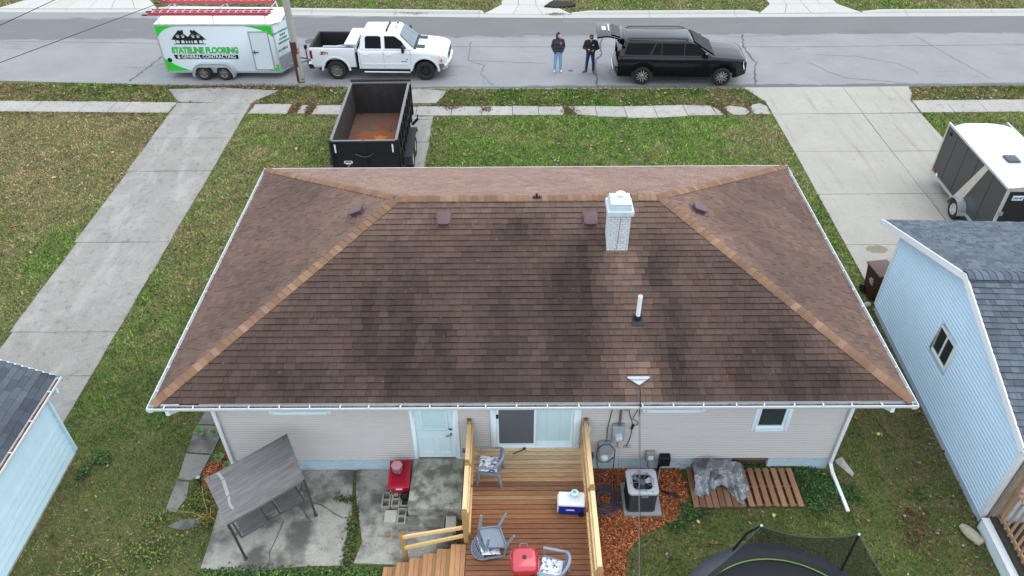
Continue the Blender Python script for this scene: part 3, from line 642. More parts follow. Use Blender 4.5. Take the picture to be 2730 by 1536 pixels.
for x in (.65, .93): mb.box((x, WY0+.0255, 1.02), (x+.006, WY0+.0275, 2.6))
mb.build('blind_cord', M('cord_grey', (160, 185, 190), .6), sd)
# downspouts
def strap_tube(name, pts, parent, w=.075, d=.055, mat=m_white):
    mb = MB(); P = [Vector(p) for p in pts]
    for a, b in zip(P, P[1:]): mb.beam(a, b, w, d, up=(0, -1, 0) if abs((b-a).normalized().y) < .9 else (0, 0, 1))
    for p in P[1:-1]: mb.cbox(p, (w*1.02, d*1.05, w*.9))
    return mb.build(name, mat, parent, bevel=.006, seg=1)
strap_tube('downspout', [(-6.85, FY0-.05, EZ-.09), (-6.85, FY0-.05, EZ-.2), (-6.36, WY0-.06, EZ-.5), (-6.36, WY0-.06, .12), (-6.42, WY0-.25, .06)], house)
strap_tube('downspout', [(7.35, FY0-.05, EZ-.09), (7.35, FY0-.05, EZ-.2), (7.02, WY0-.06, EZ-.5), (7.02, WY0-.06, .32), (7.08, WY0-.2, .12), (7.12, 9.5, .05)], house)
for x in (-6.85, 7.35, -1.17, 1.9):
    mb = MB(); mb.lathe([(.0, 0), (.05, .01), (.055, .08), (.04, .12), (0, .12)], (x, FY0+.18, EZ-.28), 16); mb.build('soffit_lamp' if abs(x) < 3 else 'outlet', m_white, house, smooth=40)
# chimney ----------------------------------------------------------------------------------
m_brick = M('painted_brick', (206, 211, 214), .8, var=.06, sc=16, oc=True, bump=.3, bsc=60)
m_mort = M('mortar', (158, 163, 167), .95, var=.1, sc=20)
stain(m_brick, (170, 160, 152), 5, .6, .75, .6)
CX0, CX1, CY0, CY1 = 1.96, 2.41, 13.09, 13.56
mb = MB(); mb.box((CX0+.012, CY0+.012, 4.2), (CX1-.012, CY1-.012, 5.36)); chim = mb.build('chimney', m_mort, house)
def bricks(x0, x1, y0, y1, za, zb, parent, bh=.062, gap=.011, bw=.115):
    r = 0; z = za
    while z+bh <= zb+.01:
        for (p, q, nx) in (((x0, y0), (x1, y0), (0, -1)), ((x0, y1), (x0, y0), (-1, 0)), ((x1, y0), (x1, y1), (1, 0)), ((x1, y1), (x0, y1), (0, 1))):
            L = math.dist(p, q); d = ((q[0]-p[0])/L, (q[1]-p[1])/L); u = -(bw*.5 if r % 2 else 0)
            while u < L-.015:
                a, b = max(u, 0)+gap/2, min(u+bw, L)-gap/2; u += bw
                if b-a < .02: continue
                A = (p[0]+d[0]*a, p[1]+d[1]*a); B = (p[0]+d[0]*b, p[1]+d[1]*b); k = .018
                pts = [A, B, (B[0]-nx[0]*k, B[1]-nx[1]*k), (A[0]-nx[0]*k, A[1]-nx[1]*k)]
                if (A[0]+B[0])/2 < 1e9:
                    mb = MB(); mb.prism(pts, z, z+bh-gap); v = rng.uniform(.92, 1.03); cc = (v, v, v)
                    rx = (A[0]+B[0])/2
                    if nx == (0, -1) and rng.random() < .16: cc = (v*.95, v*.9, v*.9)
                    yield mb, cc
        z += bh; r += 1
for mb, cc in bricks(CX0, CX1, CY0, CY1, 4.34, 5.3, chim):
    mb.build('brick', m_brick, chim, col=cc)
mb = MB(); mb.beam((2.165, CY0-.0035, 4.42), (2.2, CY0-.0035, 5.22), .016, .006, up=(0, -1, 0)); mb.build('rust_streak', M('rust_stain', (170, 128, 108), .9, var=.3, sc=18), chim)
m_cw = M('crown_white', (190, 202, 207), .7, var=.06, sc=8); stain(m_cw, (150, 158, 160), 6, .58, .74, .6)
mb = MB(); mb.box((CX0-.05, CY0-.05, 5.3), (CX1+.05, CY1+.05, 5.42)); mb.build('chimney_collar', m_cw, chim, bevel=.01, seg=1)
mb = MB(); mb.box((CX0+.0, CY0-.0, 5.42), (CX1-.0, CY1+.0, 5.5)); mb.box((CX0+.01, CY0+.01, 5.5), (CX1-.01, CY1-.01, 5.57)); mb.build('chimney_crown', m_cw, chim, bevel=.006, seg=1)
mb = MB(); mb.box((CX0+.06, CY0+.06, 5.57), (CX1-.06, CY1-.06, 5.59)); mb.build('crown_plate', m_white, chim, bevel=.01)
mb = MB(); mb.lathe([(.0, 0), (.075, 0), (.075, .06), (.06, .07), (.06, .085), (.098, .09), (.1, .115), (.06, .13), (.0, .135)], ((CX0+CX1)/2, (CY0+CY1)/2, 5.59), 22); mb.build('flue_cap', M('flue_metal', (222, 228, 230), .35, .3), chim, smooth=35)
mb = MB()
mb.box((CX0-.04, CY0-.06, 4.34), (CX1+.04, CY0-.001, 4.385), X=None); mb.build('flashing', M('dark_flashing', (110, 92, 84), .6, var=.3, sc=15), chim)
# box vents, pipe, bracket, antenna stub
m_vent = M('brown_vent', (92, 68, 72), .5, var=.08, sc=12)
def boxvent(x, y, nrm):
    nx, ny = nrm; z = RZ0+PIT*min(y-RY0, x-RX0, RX1-x); up = Vector((-nx, -ny, PIT)).normalized(); N = Vector((nx*PIT, ny*PIT, 1)).normalized(); U = up.cross(N)
    X = Matrix((U, up, N)).transposed().to_4x4(); X.translation = (x, y, z)
    mb = MB(); mb.prism([(-.15, .26), (-.15, .0), (-.11, -.04), (.11, -.04), (.15, .0), (.15, .26), (.12, .3), (-.12, .3)], .085, .125, X=X)
    v = mb.build('roof_vent', m_vent, house, bevel=.018, seg=2); mb = MB(); mb.box((-.11, 0, 0), (.11, .26, .09), X=X); mb.box((-.17, -.06, .022), (.17, .34, .026), X=X); mb.build('vent_base', m_vent, v)
boxvent(-1.58, 13.72, (0, -1)); boxvent(1.65, 13.70, (0, -1)); boxvent(-3.72, 14.4, (-1, 0)); boxvent(4.28, 14.4, (1, 0))
zp = RZ0+PIT*(11.6-RY0)
mb = MB(); mb.tube([(2.5, 11.6, zp-.1), (2.5, 11.6, zp+.62)], .045, 18); pp = mb.build('vent_pipe', m_white, house, smooth=40)
mb = MB(); mb.lathe([(.0, 0), (.035, 0), (.035, .004), (0, .004)], (2.5, 11.6, zp+.619), 16); mb.build('pipe_bore', M('pipe_grey', (170, 172, 172), .7), pp)
mb = MB(); mb.lathe([(.075, -.06), (.075, .06), (.06, .1), (.048, .105)], (2.5, 11.6, zp), 18)
X = Matrix.Translation((2.5, 11.6, zp+.022)) @ Matrix.Rotation(math.atan(PIT), 4, 'X'); mb.prism([(-.14, -.17), (.14, -.17), (.1, .1), (-.1, .1)], -.004, .008, X=X); mb.build('pipe_boot', m_black, pp, smooth=40)
X = Matrix.Translation((2.41, 10.26, RZ0+PIT*(10.26-RY0)+.03)) @ Matrix.Rotation(math.atan(PIT), 4, 'X')
mb = MB(); mb.prism([(0, -.02), (.03, 0), (.23, .14), (.21, .17), (-.21, .17), (-.23, .14), (-.03, 0)], 0, .03, X=X); mb.box((-.16, .09, .03), (.16, .12, .05), X=X); mb.build('wire_bracket', m_galv, house, bevel=.006, seg=1)
zr = RZ1+.03
mb = MB(); mb.box((.38, 14.31, zr), (.58, 14.35, zr+.015)); mb.cyl((.48, 14.34, zr), (.48, 14.36, zr+.09), .025, n=10); mb.cyl((.42, 14.33, zr), (.42, 14.34, zr+.05), .014, n=8); mb.cyl((.54, 14.33, zr), (.54, 14.34, zr+.05), .014, n=8); mb.build('mast_foot', M('dark_iron', (40, 38, 38), .5, .5), house)
# equipment on the rear wall ----------------------------------------------------------------
yw = WY0-.018
m_gbox = M('grey_box_paint', (165, 178, 186), .5, .2, var=.08, sc=12)
mm = thing('electric_meter', 'grey electric meter box with round glass meter and conduit on the wall', 'meter', (2.18, yw, 1.2), world=True)
mb = MB(); mb.box((2.05, yw-.12, 1.2), (2.31, yw, 1.66)); mb.build('meter_box', m_gbox, mm, bevel=.01, seg=1)
mb = MB(); mb.lathe([(0, 0), (.085, 0), (.085, .05), (.075, .09), (.05, .1), (0, .1)], (2.19, yw-.12, 1.36), 20, R=rot('X', PI/2)); mb.build('meter_dial', M('meter_glass', (208, 216, 220), .15, var=.1, spec=.7), mm, smooth=40)
mb = MB(); mb.cyl((2.19, yw-.06, 1.66), (2.19, yw-.06, ZT), .026, n=12); mb.box((2.16, yw-.09, 1.655), (2.22, yw-.03, 1.71)); mb.build('conduit', M('conduit_grey', (120, 122, 124), .5, .5), mm, smooth=40)
mb = MB(); mb.cyl((2.1, yw-.04, 1.2), (2.04, yw-.04, .72), .03, n=10); mb.build('cable_sleeve', m_gbox, mm)
ub = thing('utility_box', 'rounded grey plastic telecom box above the garden hose', 'utility box', (1.95, yw, .74), world=True)
mb = MB(); mb.box((1.79, yw-.13, .74), (2.1, yw, 1.1)); mb.build('cover', M('grey_plastic', (158, 166, 174), .5, var=.05), ub, bevel=.035, seg=3)
mb = MB(); mb.lathe([(0, 0), (.09, 0), (.1, .06), (.085, .1), (0, .13)], (1.93, yw-.09, .58), 18); mb.cyl((1.94, yw-.09, .6), (1.94, yw-.09, .49), .03); tag(mb.build('gas_vent', m_white, smooth=40), 'white round vent cap on the wall under the grey telecom box', 'vent cap')
mb = MB(); mb.cyl((1.93, yw-.09, .6), (1.93, yw+.02, .6), .02); mb.build('vent_stub', m_white, house)
mb = MB(); mb.box((2.21, yw-.05, .88), (2.33, yw, 1.06)); tag(mb.build('cable_box', M('beige_plastic', (196, 194, 186), .5), bevel=.008, seg=1), 'small beige cable box below the electric meter', 'cable box')
db = thing('disconnect_box', 'grey disconnect box with a white label beside the air conditioner', 'switch box', (2.95, yw, .46), world=True)
mb = MB(); mb.box((2.85, yw-.1, .48), (3.06, yw, .76)); mb.build('case', M('greenish_grey', (150, 156, 148), .5, .2, var=.1), db, bevel=.01, seg=1)
mb = MB(); mb.box((2.91, yw-.104, .52), (3.02, yw-.1, .66)); mb.build('label_plate', m_white, db)
mb = MB(); mb.tube([(2.93, yw-.05, .48), (2.93, yw-.06, .3), (3.0, yw-.25, .14), (3.02, yw-.5, .1)], .018, 8); mb.build('whip', M('conduit_grey', (120, 122, 124)), db, smooth=60)
bb = thing('junction_box', 'black box with a pipe running down to the mulch', 'junction box', (3.28, yw, .36), world=True)
mb = MB(); mb.box((3.17, yw-.16, .36), (3.4, yw, .64)); mb.build('case', m_black, bb, bevel=.012, seg=1)
mb = MB(); mb.box((3.17, yw-.05, .05), (3.25, yw-.02, .36)); mb.build('backing', m_black, bb)
mb = MB(); mb.tube([(3.22, yw-.08, .36), (3.2, yw-.14, .2), (3.12, yw-.4, .1), (3.06, yw-.6, .12)], .02, 8); mb.build('pipe', M('conduit_grey', (120, 122, 124)), bb, smooth=60)
def cable(name, pts, r, label, mat=None, cat='cable', group=None):
    mb = MB(); P = [Vector(p) for p in pts]; Q = []
    for i in range(len(P)-1):
        a = P[max(0, i-1)]; b = P[i]; c_ = P[i+1]; d = P[min(len(P)-1, i+2)]
        for k in range(6):
            t = k/6; Q.append(.5*((2*b)+(-a+c_)*t+(2*a-5*b+4*c_-d)*t*t+(-a+3*b-3*c_+d)*t*t*t))
    Q.append(P[-1]); mb.tube(Q, r, 6); return tag(mb.build(name, mat or m_black, smooth=60), label, cat, group)
cable('black_cable', [(2.1, yw-.02, ZT), (2.0, yw-.03, 2.05), (1.95, yw-.03, 1.5), (1.96, yw-.04, 1.15), (1.9, yw-.05, 1.08)], .009, 'thin black cable hanging down the wall left of the electric meter')
cable('black_cable', [(2.32, yw-.02, ZT), (2.36, yw-.03, 2.1), (2.45, yw-.04, 1.75), (2.47, yw-.04, 1.55), (2.46, yw-.03, 1.2), (2.4, yw-.04, .95), (2.38, yw-.04, .9)], .009, 'tangled black cable with a splice right of the electric meter')
cable('black_cable', [(2.56, yw-.02, ZT), (2.53, yw-.03, 2.1), (2.46, yw-.04, 1.85), (2.56, yw-.04, 1.75), (2.58, yw-.04, 1.65), (2.5, yw-.04, 1.62)], .008, 'black cable looping between two drops on the wall')
mb = MB(); mb.cbox((2.475, yw-.045, 1.58), (.05, .04, .16), rot('Y', .2)); tag(mb.build('cable_splice', m_black, bevel=.01, seg=1), 'black cable splice hanging on the wall among the drops', 'splice')
mb = MB(); mb.box((2.27, yw-.05, 2.08), (2.33, yw, 2.2)); tag(mb.build('cable_clamp', m_galv), 'small grey clamp on the wall under the eave', 'clamp')
mb = MB(); mb.tube([(2.33, yw-.03, .9), (2.38, yw-.05, .93), (2.45, yw-.05, .88), (2.5, yw-.04, .92), (2.46, yw-.03, .95)], .012, 6); tag(mb.build('wire_knot', m_galv, smooth=60), 'knot of grey wire at the end of a hanging cable', 'wire')
mb = MB(); mb.cyl((1.68, yw, .66), (1.68, yw-.1, .66), .018); mb.lathe([(0, 0), (.035, 0), (.035, .012), (0, .012)], (1.68, yw-.1, .68), 12, R=rot('X', PI/2)); mb.cyl((1.68, yw-.08, .66), (1.68, yw-.09, .58), .018); tag(mb.build('garden_tap', M('tap_blue', (60, 110, 150), .4, .3, var=.4, sc=60), smooth=40), 'small blue handled garden tap low on the wall', 'tap')
mb = MB(); mb.box((-1.2, yw-.03, .7), (-1.06, yw, .82)); tag(mb.build('outlet_cover', M('grey_cover', (120, 124, 130), .5, .3), bevel=.008, seg=1), 'grey weatherproof outlet cover on the wall beside the deck post', 'outlet')
# ================================================================ right neighbour building (gable end)
m_gsh = M('grey_shingle', (92, 101, 112), .92, var=.16, sc=55, var2=.08, sc2=2, bump=.5, bsc=220, oc=True, at=True, spec=.2)
m_blue = M('pale_blue_siding', (191, 217, 234), .5, var=.03, sc=2.5)
nb = thing('blue_garage', 'pale blue sided garage with grey shingled gable roof', 'garage', (9.95, 12.7, 0), rad(-2.5))
def gz(y, ridge=3.86, p=.335): return ridge-p*abs(y)
yA, yB = -3.45, 3.42
mb = MB(); siding_top = lambda y: gz(y)-.12
z = .24; exp = .1
while z < 3.74:
    zz = z+exp; ylim = (3.74-z)/.335; a, b = max(yA, -ylim), min(yB, ylim); ivs = [(a, b)]
    if z < 2.27 and zz > 1.41: ivs = [(a, -.45), (.44, b)]
    for p, q in ivs:
        if q-p < .05: continue
        mb.add([(-.034, p, z), (-.034, q, z), (-.01, q, z+.03), (-.01, p, z+.03), (-.004, q, zz), (-.004, p, zz), (0, p, z), (0, q, z)], [(3, 2, 1, 0), (5, 4, 2, 3), (0, 1, 7, 6)])
    z += exp
mb.build('siding', m_blue, nb)
mb = MB(); mb.prism([(yA, .2), (yB, .2), (yB, gz(yB)-.05), (0, gz(0)-.05), (yA, gz(yA)-.05)], 0, 9, X=Matrix(((0, 0, 1, .001), (1, 0, 0, 0), (0, 1, 0, 0), (0, 0, 0, 1)))); mb.build('wall', M('blue_wall', (177, 205, 223), .6), nb)
mb = MB(); mb.box((.012, yA+.01, -.1), (9, yB-.01, .235)); mb.build('foundation', M('bluegrey_foundation', (176, 196, 214), .8, var=.06, sc=7), nb)
mb = MB(); mb.box((-.03, yA-.03, .22), (.06, yA+.06, gz(yA)-.1)); mb.build('corner_board', m_white, nb); mb = MB(); mb.box((-.03, yB-.06, .22), (.06, yB+.03, gz(yB)-.1)); mb.build('corner_board', m_white, nb)
# roof
yE0, yE1, xr0, xr1 = -3.68, 4.06, -.28, 9.2
mb = MB(); RZp = 3.98
pr = [(yE0, RZp-.335*-yE0), (0, RZp), (yE1, RZp-.335*yE1), (yE1, RZp-.335*yE1-.05), (0, RZp-.06), (yE0, RZp-.335*-yE0-.05)]
mb.prism(pr, xr0, xr1, X=Matrix(((0, 0, 1, 0), (1, 0, 0, 0), (0, 1, 0, 0), (0, 0, 0, 1)))); nroof = mb.build('roof', M('roof_felt2', (50, 54, 60), .95), nb)
def tint_g(P, r):
    k = rng.random(); c = .78 if k < .35 else .98 if k < .75 else 1.14; j = rng.uniform(.93, 1.07); return (c*j*1.03, c*j, c*j*.95)
bud2 = [300]; cg = math.sqrt(1+.335**2)
shingles(nroof, (xr0, yE0, RZp+.335*yE0+.003), (1, 0, 0), (0, 1, .335), xr1-xr0, -yE0*cg, lambda v: (0, xr1-xr0), tint_g, m_gsh, ind_rows=30, budget=bud2, key='g', ws=[.09, .12, .15, .2, .26])
shingles(nroof, (xr1, yE1, RZp-.335*yE1+.003), (-1, 0, 0), (0, -1, .335), xr1-xr0, yE1*cg, lambda v: (0, xr1-xr0), tint_g, m_gsh, key='g')
mb = MB()
gcap = MB(); gcap.v = []; cm = None
def cap2():
    mb = MB(); cs = [(-.16, -.05), (-.09, -.012), (0, .012), (.09, -.012), (.16, -.05)]
    vs = [(-.0, c[0], c[1]+.014) for c in cs]+[(.175, c[0], c[1]) for c in cs]+[(-.0, c[0], c[1]-.02) for c in cs]
    mb.add(vs, [(i, i+5, i+6, i+1) for i in range(4)], 0, (1, 1, 1)); mb.add(vs, [(i+10, i, i+1, i+11) for i in range(4)], 0, (.35, .35, .35)); return mb.mesh('ridge_cap', m_gsh, smooth=50)
cm = cap2()
for i in range(int((xr1-xr0)/.15)):
    t = rng.choice([.85, 1.0, 1.2])
    place(cm, 'ridge_cap', nroof, col=(t, t, t), loc=(xr0+i*.15, 0, RZp+.04))
# rake boards and gutter
for s_, yE in ((-1, yE0), (1, yE1)):
    mb = MB(); z0, z1 = RZp-.335*abs(yE), RZp
    mb.add([(xr0-.02, yE, z0-.14), (xr0-.02, 0, z1-.14), (xr0-.02, 0, z1+.025), (xr0-.02, yE, z0+.025), (xr0+.01, yE, z0-.14), (xr0+.01, 0, z1-.14), (xr0+.01, 0, z1+.025), (xr0+.01, yE, z0+.025)], [(0, 1, 2, 3), (7, 6, 5, 4), (3, 2, 6, 7), (1, 0, 4, 5), (0, 3, 7, 4), (2, 1, 5, 6)])
    mb.build('rake_board', m_white, nb)
    mb = MB(); mb.add([(xr0+.01, yE, z0-.12), (xr0+.01, 0, z1-.12), (.0, 0, z1-.12), (.0, yE, z0-.12)], [(0, 1, 2, 3)]); mb.build('rake_soffit', m_white, nb)
    mb = MB(); mb.box((xr0-.02, min(yE, yE+s_*.1), z0-.12), (xr1, max(yE, yE+s_*.1), z0-.035)); mb.build('gutter', m_gut, nb, bevel=.01, seg=1)
w = thing('x', 'x', 'x'); bpy.data.objects.remove(w)
Xw = Matrix(((0, 1, 0, -.03), (-1, 0, 0, 0), (0, 0, 1, 0), (0, 0, 0, 1)))   # window plane facing -x
mb = MB(); y0, y1, z0, z1 = -.45, .44, 1.43, 2.26
for a, b in (((y0, z0), (y0+.09, z1)), ((y1-.09, z0), (y1, z1)), ((y0+.09, z1-.09), (y1-.09, z1)), ((y0+.09, z0), (y1-.09, z0+.09))): mb.box((-.045, a[0], a[1]), (.05, b[0], b[1]))
win = mb.build('window', m_white, nb, bevel=.008, seg=1)
mb = MB(); mb.box((-.03, -.025, z0+.09), (.03, .025, z1-.09)); mb.build('mullion', m_white, win)
for a, b in ((y0+.08, -.02), (.02, y1-.08)):
    mb = MB(); mb.box((-.014, a, z0+.085), (-.008, b, z1-.085)); mb.build('pane', M('dusty_glass', (34, 40, 44), .06, var=.3, sc=3, spec=.7), win)
def rect_world(o, pts): 
    return [tuple((Matrix.Translation(o.location) @ RZ(o.rotation_euler.z) @ Vector((x, y, 0)))[:2]) for x, y in pts]
PAVE.append(rect_world(nb, [(0, yA), (9, yA), (9, yB), (0, yB)]))
# ================================================================ left neighbour garage
m_lb = M('light_blue_boards', (196, 224, 236), .6, var=.04, sc=4, oc=True)
lg = thing('board_garage', 'light blue lap boarded garage with blue grey shingles and debris filled gutter', 'garage', (-12.5, 8, 0), world=True)
GX, GY1, GY0 = -10.28, 11.2, 4.0
mb = MB(); mb.box((-14.7, GY0+.02, -.1), (GX-.01, GY1-.02, .15)); mb.build('foundation', M('stone_foundation', (176, 176, 162), .9, var=.15, sc=9, bump=.4, bsc=30), lg)
mb = MB(); mb.prism([(-14.7, .15), (GX-.012, .15), (GX-.012, 2.25), (-12.5, 3.4), (-14.7, 2.25)], -GY1+.01, -GY0, X=Matrix(((1, 0, 0, 0), (0, 0, -1, 0), (0, 1, 0, 0), (0, 0, 0, 1)))); mb.build('wall', m_lb, lg)
z = .13
while z < 2.25:
    mb = MB(); mb.add([(GX+.04, GY0, z), (GX+.04, GY1+.012, z), (GX+.004, GY1+.012, z+.2), (GX+.004, GY0, z+.2), (GX-.01, GY0, z), (GX-.01, GY1+.012, z), (GX-.01, GY1+.012, z+.2), (GX-.01, GY0, z+.2)], [(0, 1, 2, 3), (4, 5, 1, 0), (1, 5, 6, 2), (0, 3, 7, 4)])
    v = rng.uniform(.96, 1.02); mb.build('siding_board', m_lb, lg, col=(v, v, v))
    mb = MB(); mb.add([(-14.7, GY1+.012, z), (GX-.01, GY1+.012, z), (GX-.01, GY1+.001, z+.2), (-14.7, GY1+.001, z+.2), (-14.7, GY1-.01, z), (GX-.01, GY1-.01, z)], [(1, 0, 3, 2), (0, 1, 5, 4)]); mb.build('siding_board', m_lb, lg, col=(v, v, v))
    z += .19
mb = MB()
zz = .13
while zz < 2.2: mb.box((GX-.02, GY1-.07, zz), (GX+.03, GY1+.03, zz+.175)); zz += .19
mb.build('corner_cap', m_lb, lg)
pz = .49; gx0, gz0 = -9.9, 2.42; gridge = -12.5; gy1 = GY1+.16
mb = MB(); zr_ = gz0+pz*(gx0-gridge); mb.prism([(gx0, gz0), (gridge, zr_), (-15.1, gz0), (-15.1, gz0-.06), (gridge, zr_-.07), (gx0, gz0-.06)], -gy1, -GY0, X=Matrix(((1, 0, 0, 0), (0, 0, -1, 0), (0, 1, 0, 0), (0, 0, 0, 1)))); groof = mb.build('roof', M('roof_felt2', (50, 54, 60), .95), lg)
def tint_l(P, r): j = rng.choice([.8, .92, 1.0, 1.1]); j *= .8*rng.uniform(.95, 1.05)*(.75 if r < 2 else 1); return (j*1.03, j, j*.95)
bud3 = [300]; cl = math.sqrt(1+pz*pz)
shingles(groof, (gx0, GY0, gz0+.003), (0, 1, 0), (-1, 0, pz), gy1-GY0, (gx0-gridge)*cl, lambda v: (0, gy1-GY0), tint_l, m_gsh, exp=.14, ind_rows=40, budget=bud3, key='l', ws=[.3, .32], lifts=(.012,))
shingles(groof, (-15.1, gy1, gz0+.003), (0, -1, 0), (1, 0, pz), gy1-GY0, (gx0-gridge)*cl, lambda v: (0, gy1-GY0), tint_l, m_gsh, exp=.14, key='l', ws=[.3, .32], lifts=(.012,))
mb = MB(); mb.box((gx0-.03, GY0, gz0-.18), (gx0-.004, gy1, gz0-.005)); mb.build('fascia', m_lb, lg)
mb = MB(); mb.add([(gx0, gy1+.004, gz0-.12), (gridge, gy1+.004, zr_-.12), (gridge, gy1+.004, zr_+.01), (gx0, gy1+.004, gz0+.01), (gx0, gy1-.02, gz0-.12), (gridge, gy1-.02, zr_-.12), (gridge, gy1-.02, zr_+.01), (gx0, gy1-.02, gz0+.01)], [(0, 3, 2, 1), (4, 5, 6, 7), (3, 7, 6, 2), (0, 1, 5, 4), (0, 4, 7, 3)]); mb.build('rake_board', m_lb, lg)
gutter_run((gx0, GY0, gz0-.01), (gx0, gy1-.02, gz0-.01), (1, 0, 0), parent=lg)
for y in (10.9, 10.1, 9.3, 8.5, 7.7): place(hm, 'gutter_hanger', lg, loc=(gx0, y, gz0-.012), rot=(0, 0, PI/2))
mb = MB(); mb.box((gx0+.012, GY0, gz0-.09), (gx0+.085, gy1-.05, gz0-.055))
for i in range(500):
    x = gx0+rng.uniform(.02, .085); y = rng.uniform(6, gy1-.06); l = rng.uniform(.01, .03); a = rng.uniform(0, PI); b = rng.uniform(.6, 1.5); p = Vector((x, y, gz0-.05+rng.uniform(0, .02)))
    mb.add([p+Vector((cos(a)*l, sin(a)*l, .004)), p+Vector((-sin(a)*l*.5, cos(a)*l*.5, 0)), p-Vector((cos(a)*l, sin(a)*l, -.003))], [(0, 1, 2)], 0, (b, b*.9, b*.85))
mb.build('gutter_debris', m_deb, lg, kind='stuff')
strap_tube('downspout', [(gx0+.06, GY1-.12, gz0-.1), (gx0+.06, GY1-.12, gz0-.2), (GX+.06, GY1-.05, gz0-.42), (GX+.06, GY1-.05, .2)], lg, mat=m_lb)
PAVE.append([(-14.7, GY0), (GX, GY0), (GX, GY1), (-14.7, GY1)])
# ================================================================ porch at the right edge
pc = thing('wooden_porch', 'wooden porch railing with lattice above white clad skirting beside the blue garage', 'porch', (9.9, 8, 0), rad(-2.5))
m_cedar = M('weathered_cedar', (176, 142, 112), .8, var=.18, sc=6, st=(3, 3, 12), oc=True)
mb = MB(); zz = 0
mb.box((-.22, -3, 0), (-.1, 1.12, .30)); mb.build('skirting', m_white, pc)
mb = MB(); mb.box((-.24, -3, .30), (-.08, 1.14, .325)); mb.build('skirting_cap', m_white, pc)
for i in range(5):
    mb = MB(); mb.box((-.229, -3, .03+i*.055), (-.221, 1.12, .03+i*.055+.045)); mb.build('skirting_board', m_trim, pc)
mb = MB(); mb.box((-.08, -3, .12), (.06, 1.14, .4)); mb.build('beam', M('dark_beam', (58, 56, 48), .9, var=.3, sc=12, st=(3, 3, .6)), pc)
mb = MB(); mb.box((-.06, 1.12, .2), (.06, 1.24, 2.2)); mb.build('post', M('grey_post', (150, 136, 120), .85, var=.3, sc=12, st=(4, 4, .5)), pc)
mb = MB(); mb.box((.06, -3, .42), (.1, 1.12, .5)); mb.build('bottom_rail', m_cedar, pc); mb = MB(); mb.box((.05, -3, 1.3), (.13, 1.12, 1.34)); mb.build('top_rail', m_cedar, pc); mb = MB(); mb.box((.06, 1.05, .42), (.1, 1.12, 2.1)); mb.build('side_rail', m_cedar, pc)
bm_ = MB().box((-.019, -.019, 0), (.019, .019, .9)).mesh('baluster', m_cedar)
for i in range(26): place(bm_, 'baluster', pc, loc=(.035, .95-i*.15, .44), col=(rng.uniform(.9, 1.1),)*3)
for i in range(24):
    y = 1.05-i*.14
    mb = MB(); mb.beam((.085, y, 1.34), (.085, y-.7, 2.04), .032, .008, up=(1, 0, 0)); mb.build('lattice_slat', m_cedar, pc)
    mb = MB(); mb.beam((.094, y-.7, 1.34), (.094, y, 2.04), .032, .008, up=(1, 0, 0)); mb.build('lattice_slat', m_cedar, pc)
mb = MB(); mb.box((.05, -3, 2.03), (.13, 1.12, 2.07)); mb.build('lattice_rail', m_cedar, pc)
mb = MB(); mb.box((.06, -3, .05), (2.6, 1.16, .12)); mb.build('porch_floor', M('leafy_floor', (62, 48, 40), .95, var=.5, sc=9, var2=.4, sc2=2), pc)
PAVE.append(rect_world(pc, [(-.22, -3), (3, -3), (3, 1.2), (-.22, 1.2)]))
gs = MB()
def goose(u, v):
    a = 2*PI*u; t = v; x = t*.5; r = .115*math.sin(PI*min(1, .12+t*.78))**.8*(1 if t < .72 else 1)+(.03 if t > .85 else 0)
    return (x, r*1.15*cos(a), .1+r*.85*sin(a)*(1 if sin(a) > 0 else .8))
gs.grid(goose, 16, 14, closed_u=True); gs.add([goose(i/16, 0) for i in range(16)], [list(range(16))[::-1]]); gs.add([goose(i/16, 1) for i in range(16)], [list(range(16))])
o = gs.build('garden_ornament', M('pale_stone', (168, 162, 138), .9, var=.15, sc=14, bump=.3), smooth=60); o.location = (9.36, 9.14, -.02); o.rotation_euler = (0, 0, rad(-62)); tag(o, 'pale stone goose shaped ornament lying on leaves by the white skirting', 'ornament')
# ================================================================ deck with stairs
m_deck = M('deck_board', (138, 104, 78), .6, var=.3, sc=5, st=(1, 14, 14), var2=.16, sc2=1.5, oc=True, bump=.15, bsc=30)
m_rail = M('new_lumber', (216, 186, 142), .7, var=.14, sc=4, st=(5, 2, 5), oc=True)
m_post = M('treated_post', (166, 134, 84), .7, var=.16, sc=5, st=(6, 6, 1.5), oc=True)
DZ = .87
dk = thing('wooden_deck', 'brown wooden deck with pale rails and stairs behind the sliding door', 'deck', (.24, 8.5, 0), world=True)
n = 34; pitch = .1126
for i in range(n):
    y1 = 10.6-i*pitch; t = i/27
    old = (2.3, 3.1, 3.4); mid = (1.25, 1.05, .8); red = (.72, .5, .36)
    c = mixc(old, mid, t/.35) if t < .35 else mixc(mid, red, (t-.35)/.3)
    j = rng.uniform(.86, 1.14)
    if i in (8, 9): c = (.8, .72, .72)
    if i in (11, 3): c = mixc(c, old, .3)
    mb = MB(); mb.box((-.99+rng.uniform(-.004, .004), y1-pitch+.014, DZ-.026), (1.44+rng.uniform(-.004, .004), y1, DZ+rng.uniform(-.0015, .0015))); mb.build('deck_board', m_deck, dk, col=tuple(x*j for x in c))
mb = MB(); mb.box((-.98, 6.8, DZ-.2), (-.94, 10.6, DZ-.03)); mb.box((1.4, 6.8, DZ-.2), (1.44, 10.6, DZ-.03)); 
for x in (-.5, 0, .5, 1): mb.box((x, 6.8, DZ-.2), (x+.04, 10.6, DZ-.03))
mb.build('joist', m_post, dk, col=(.7, .65, .6))
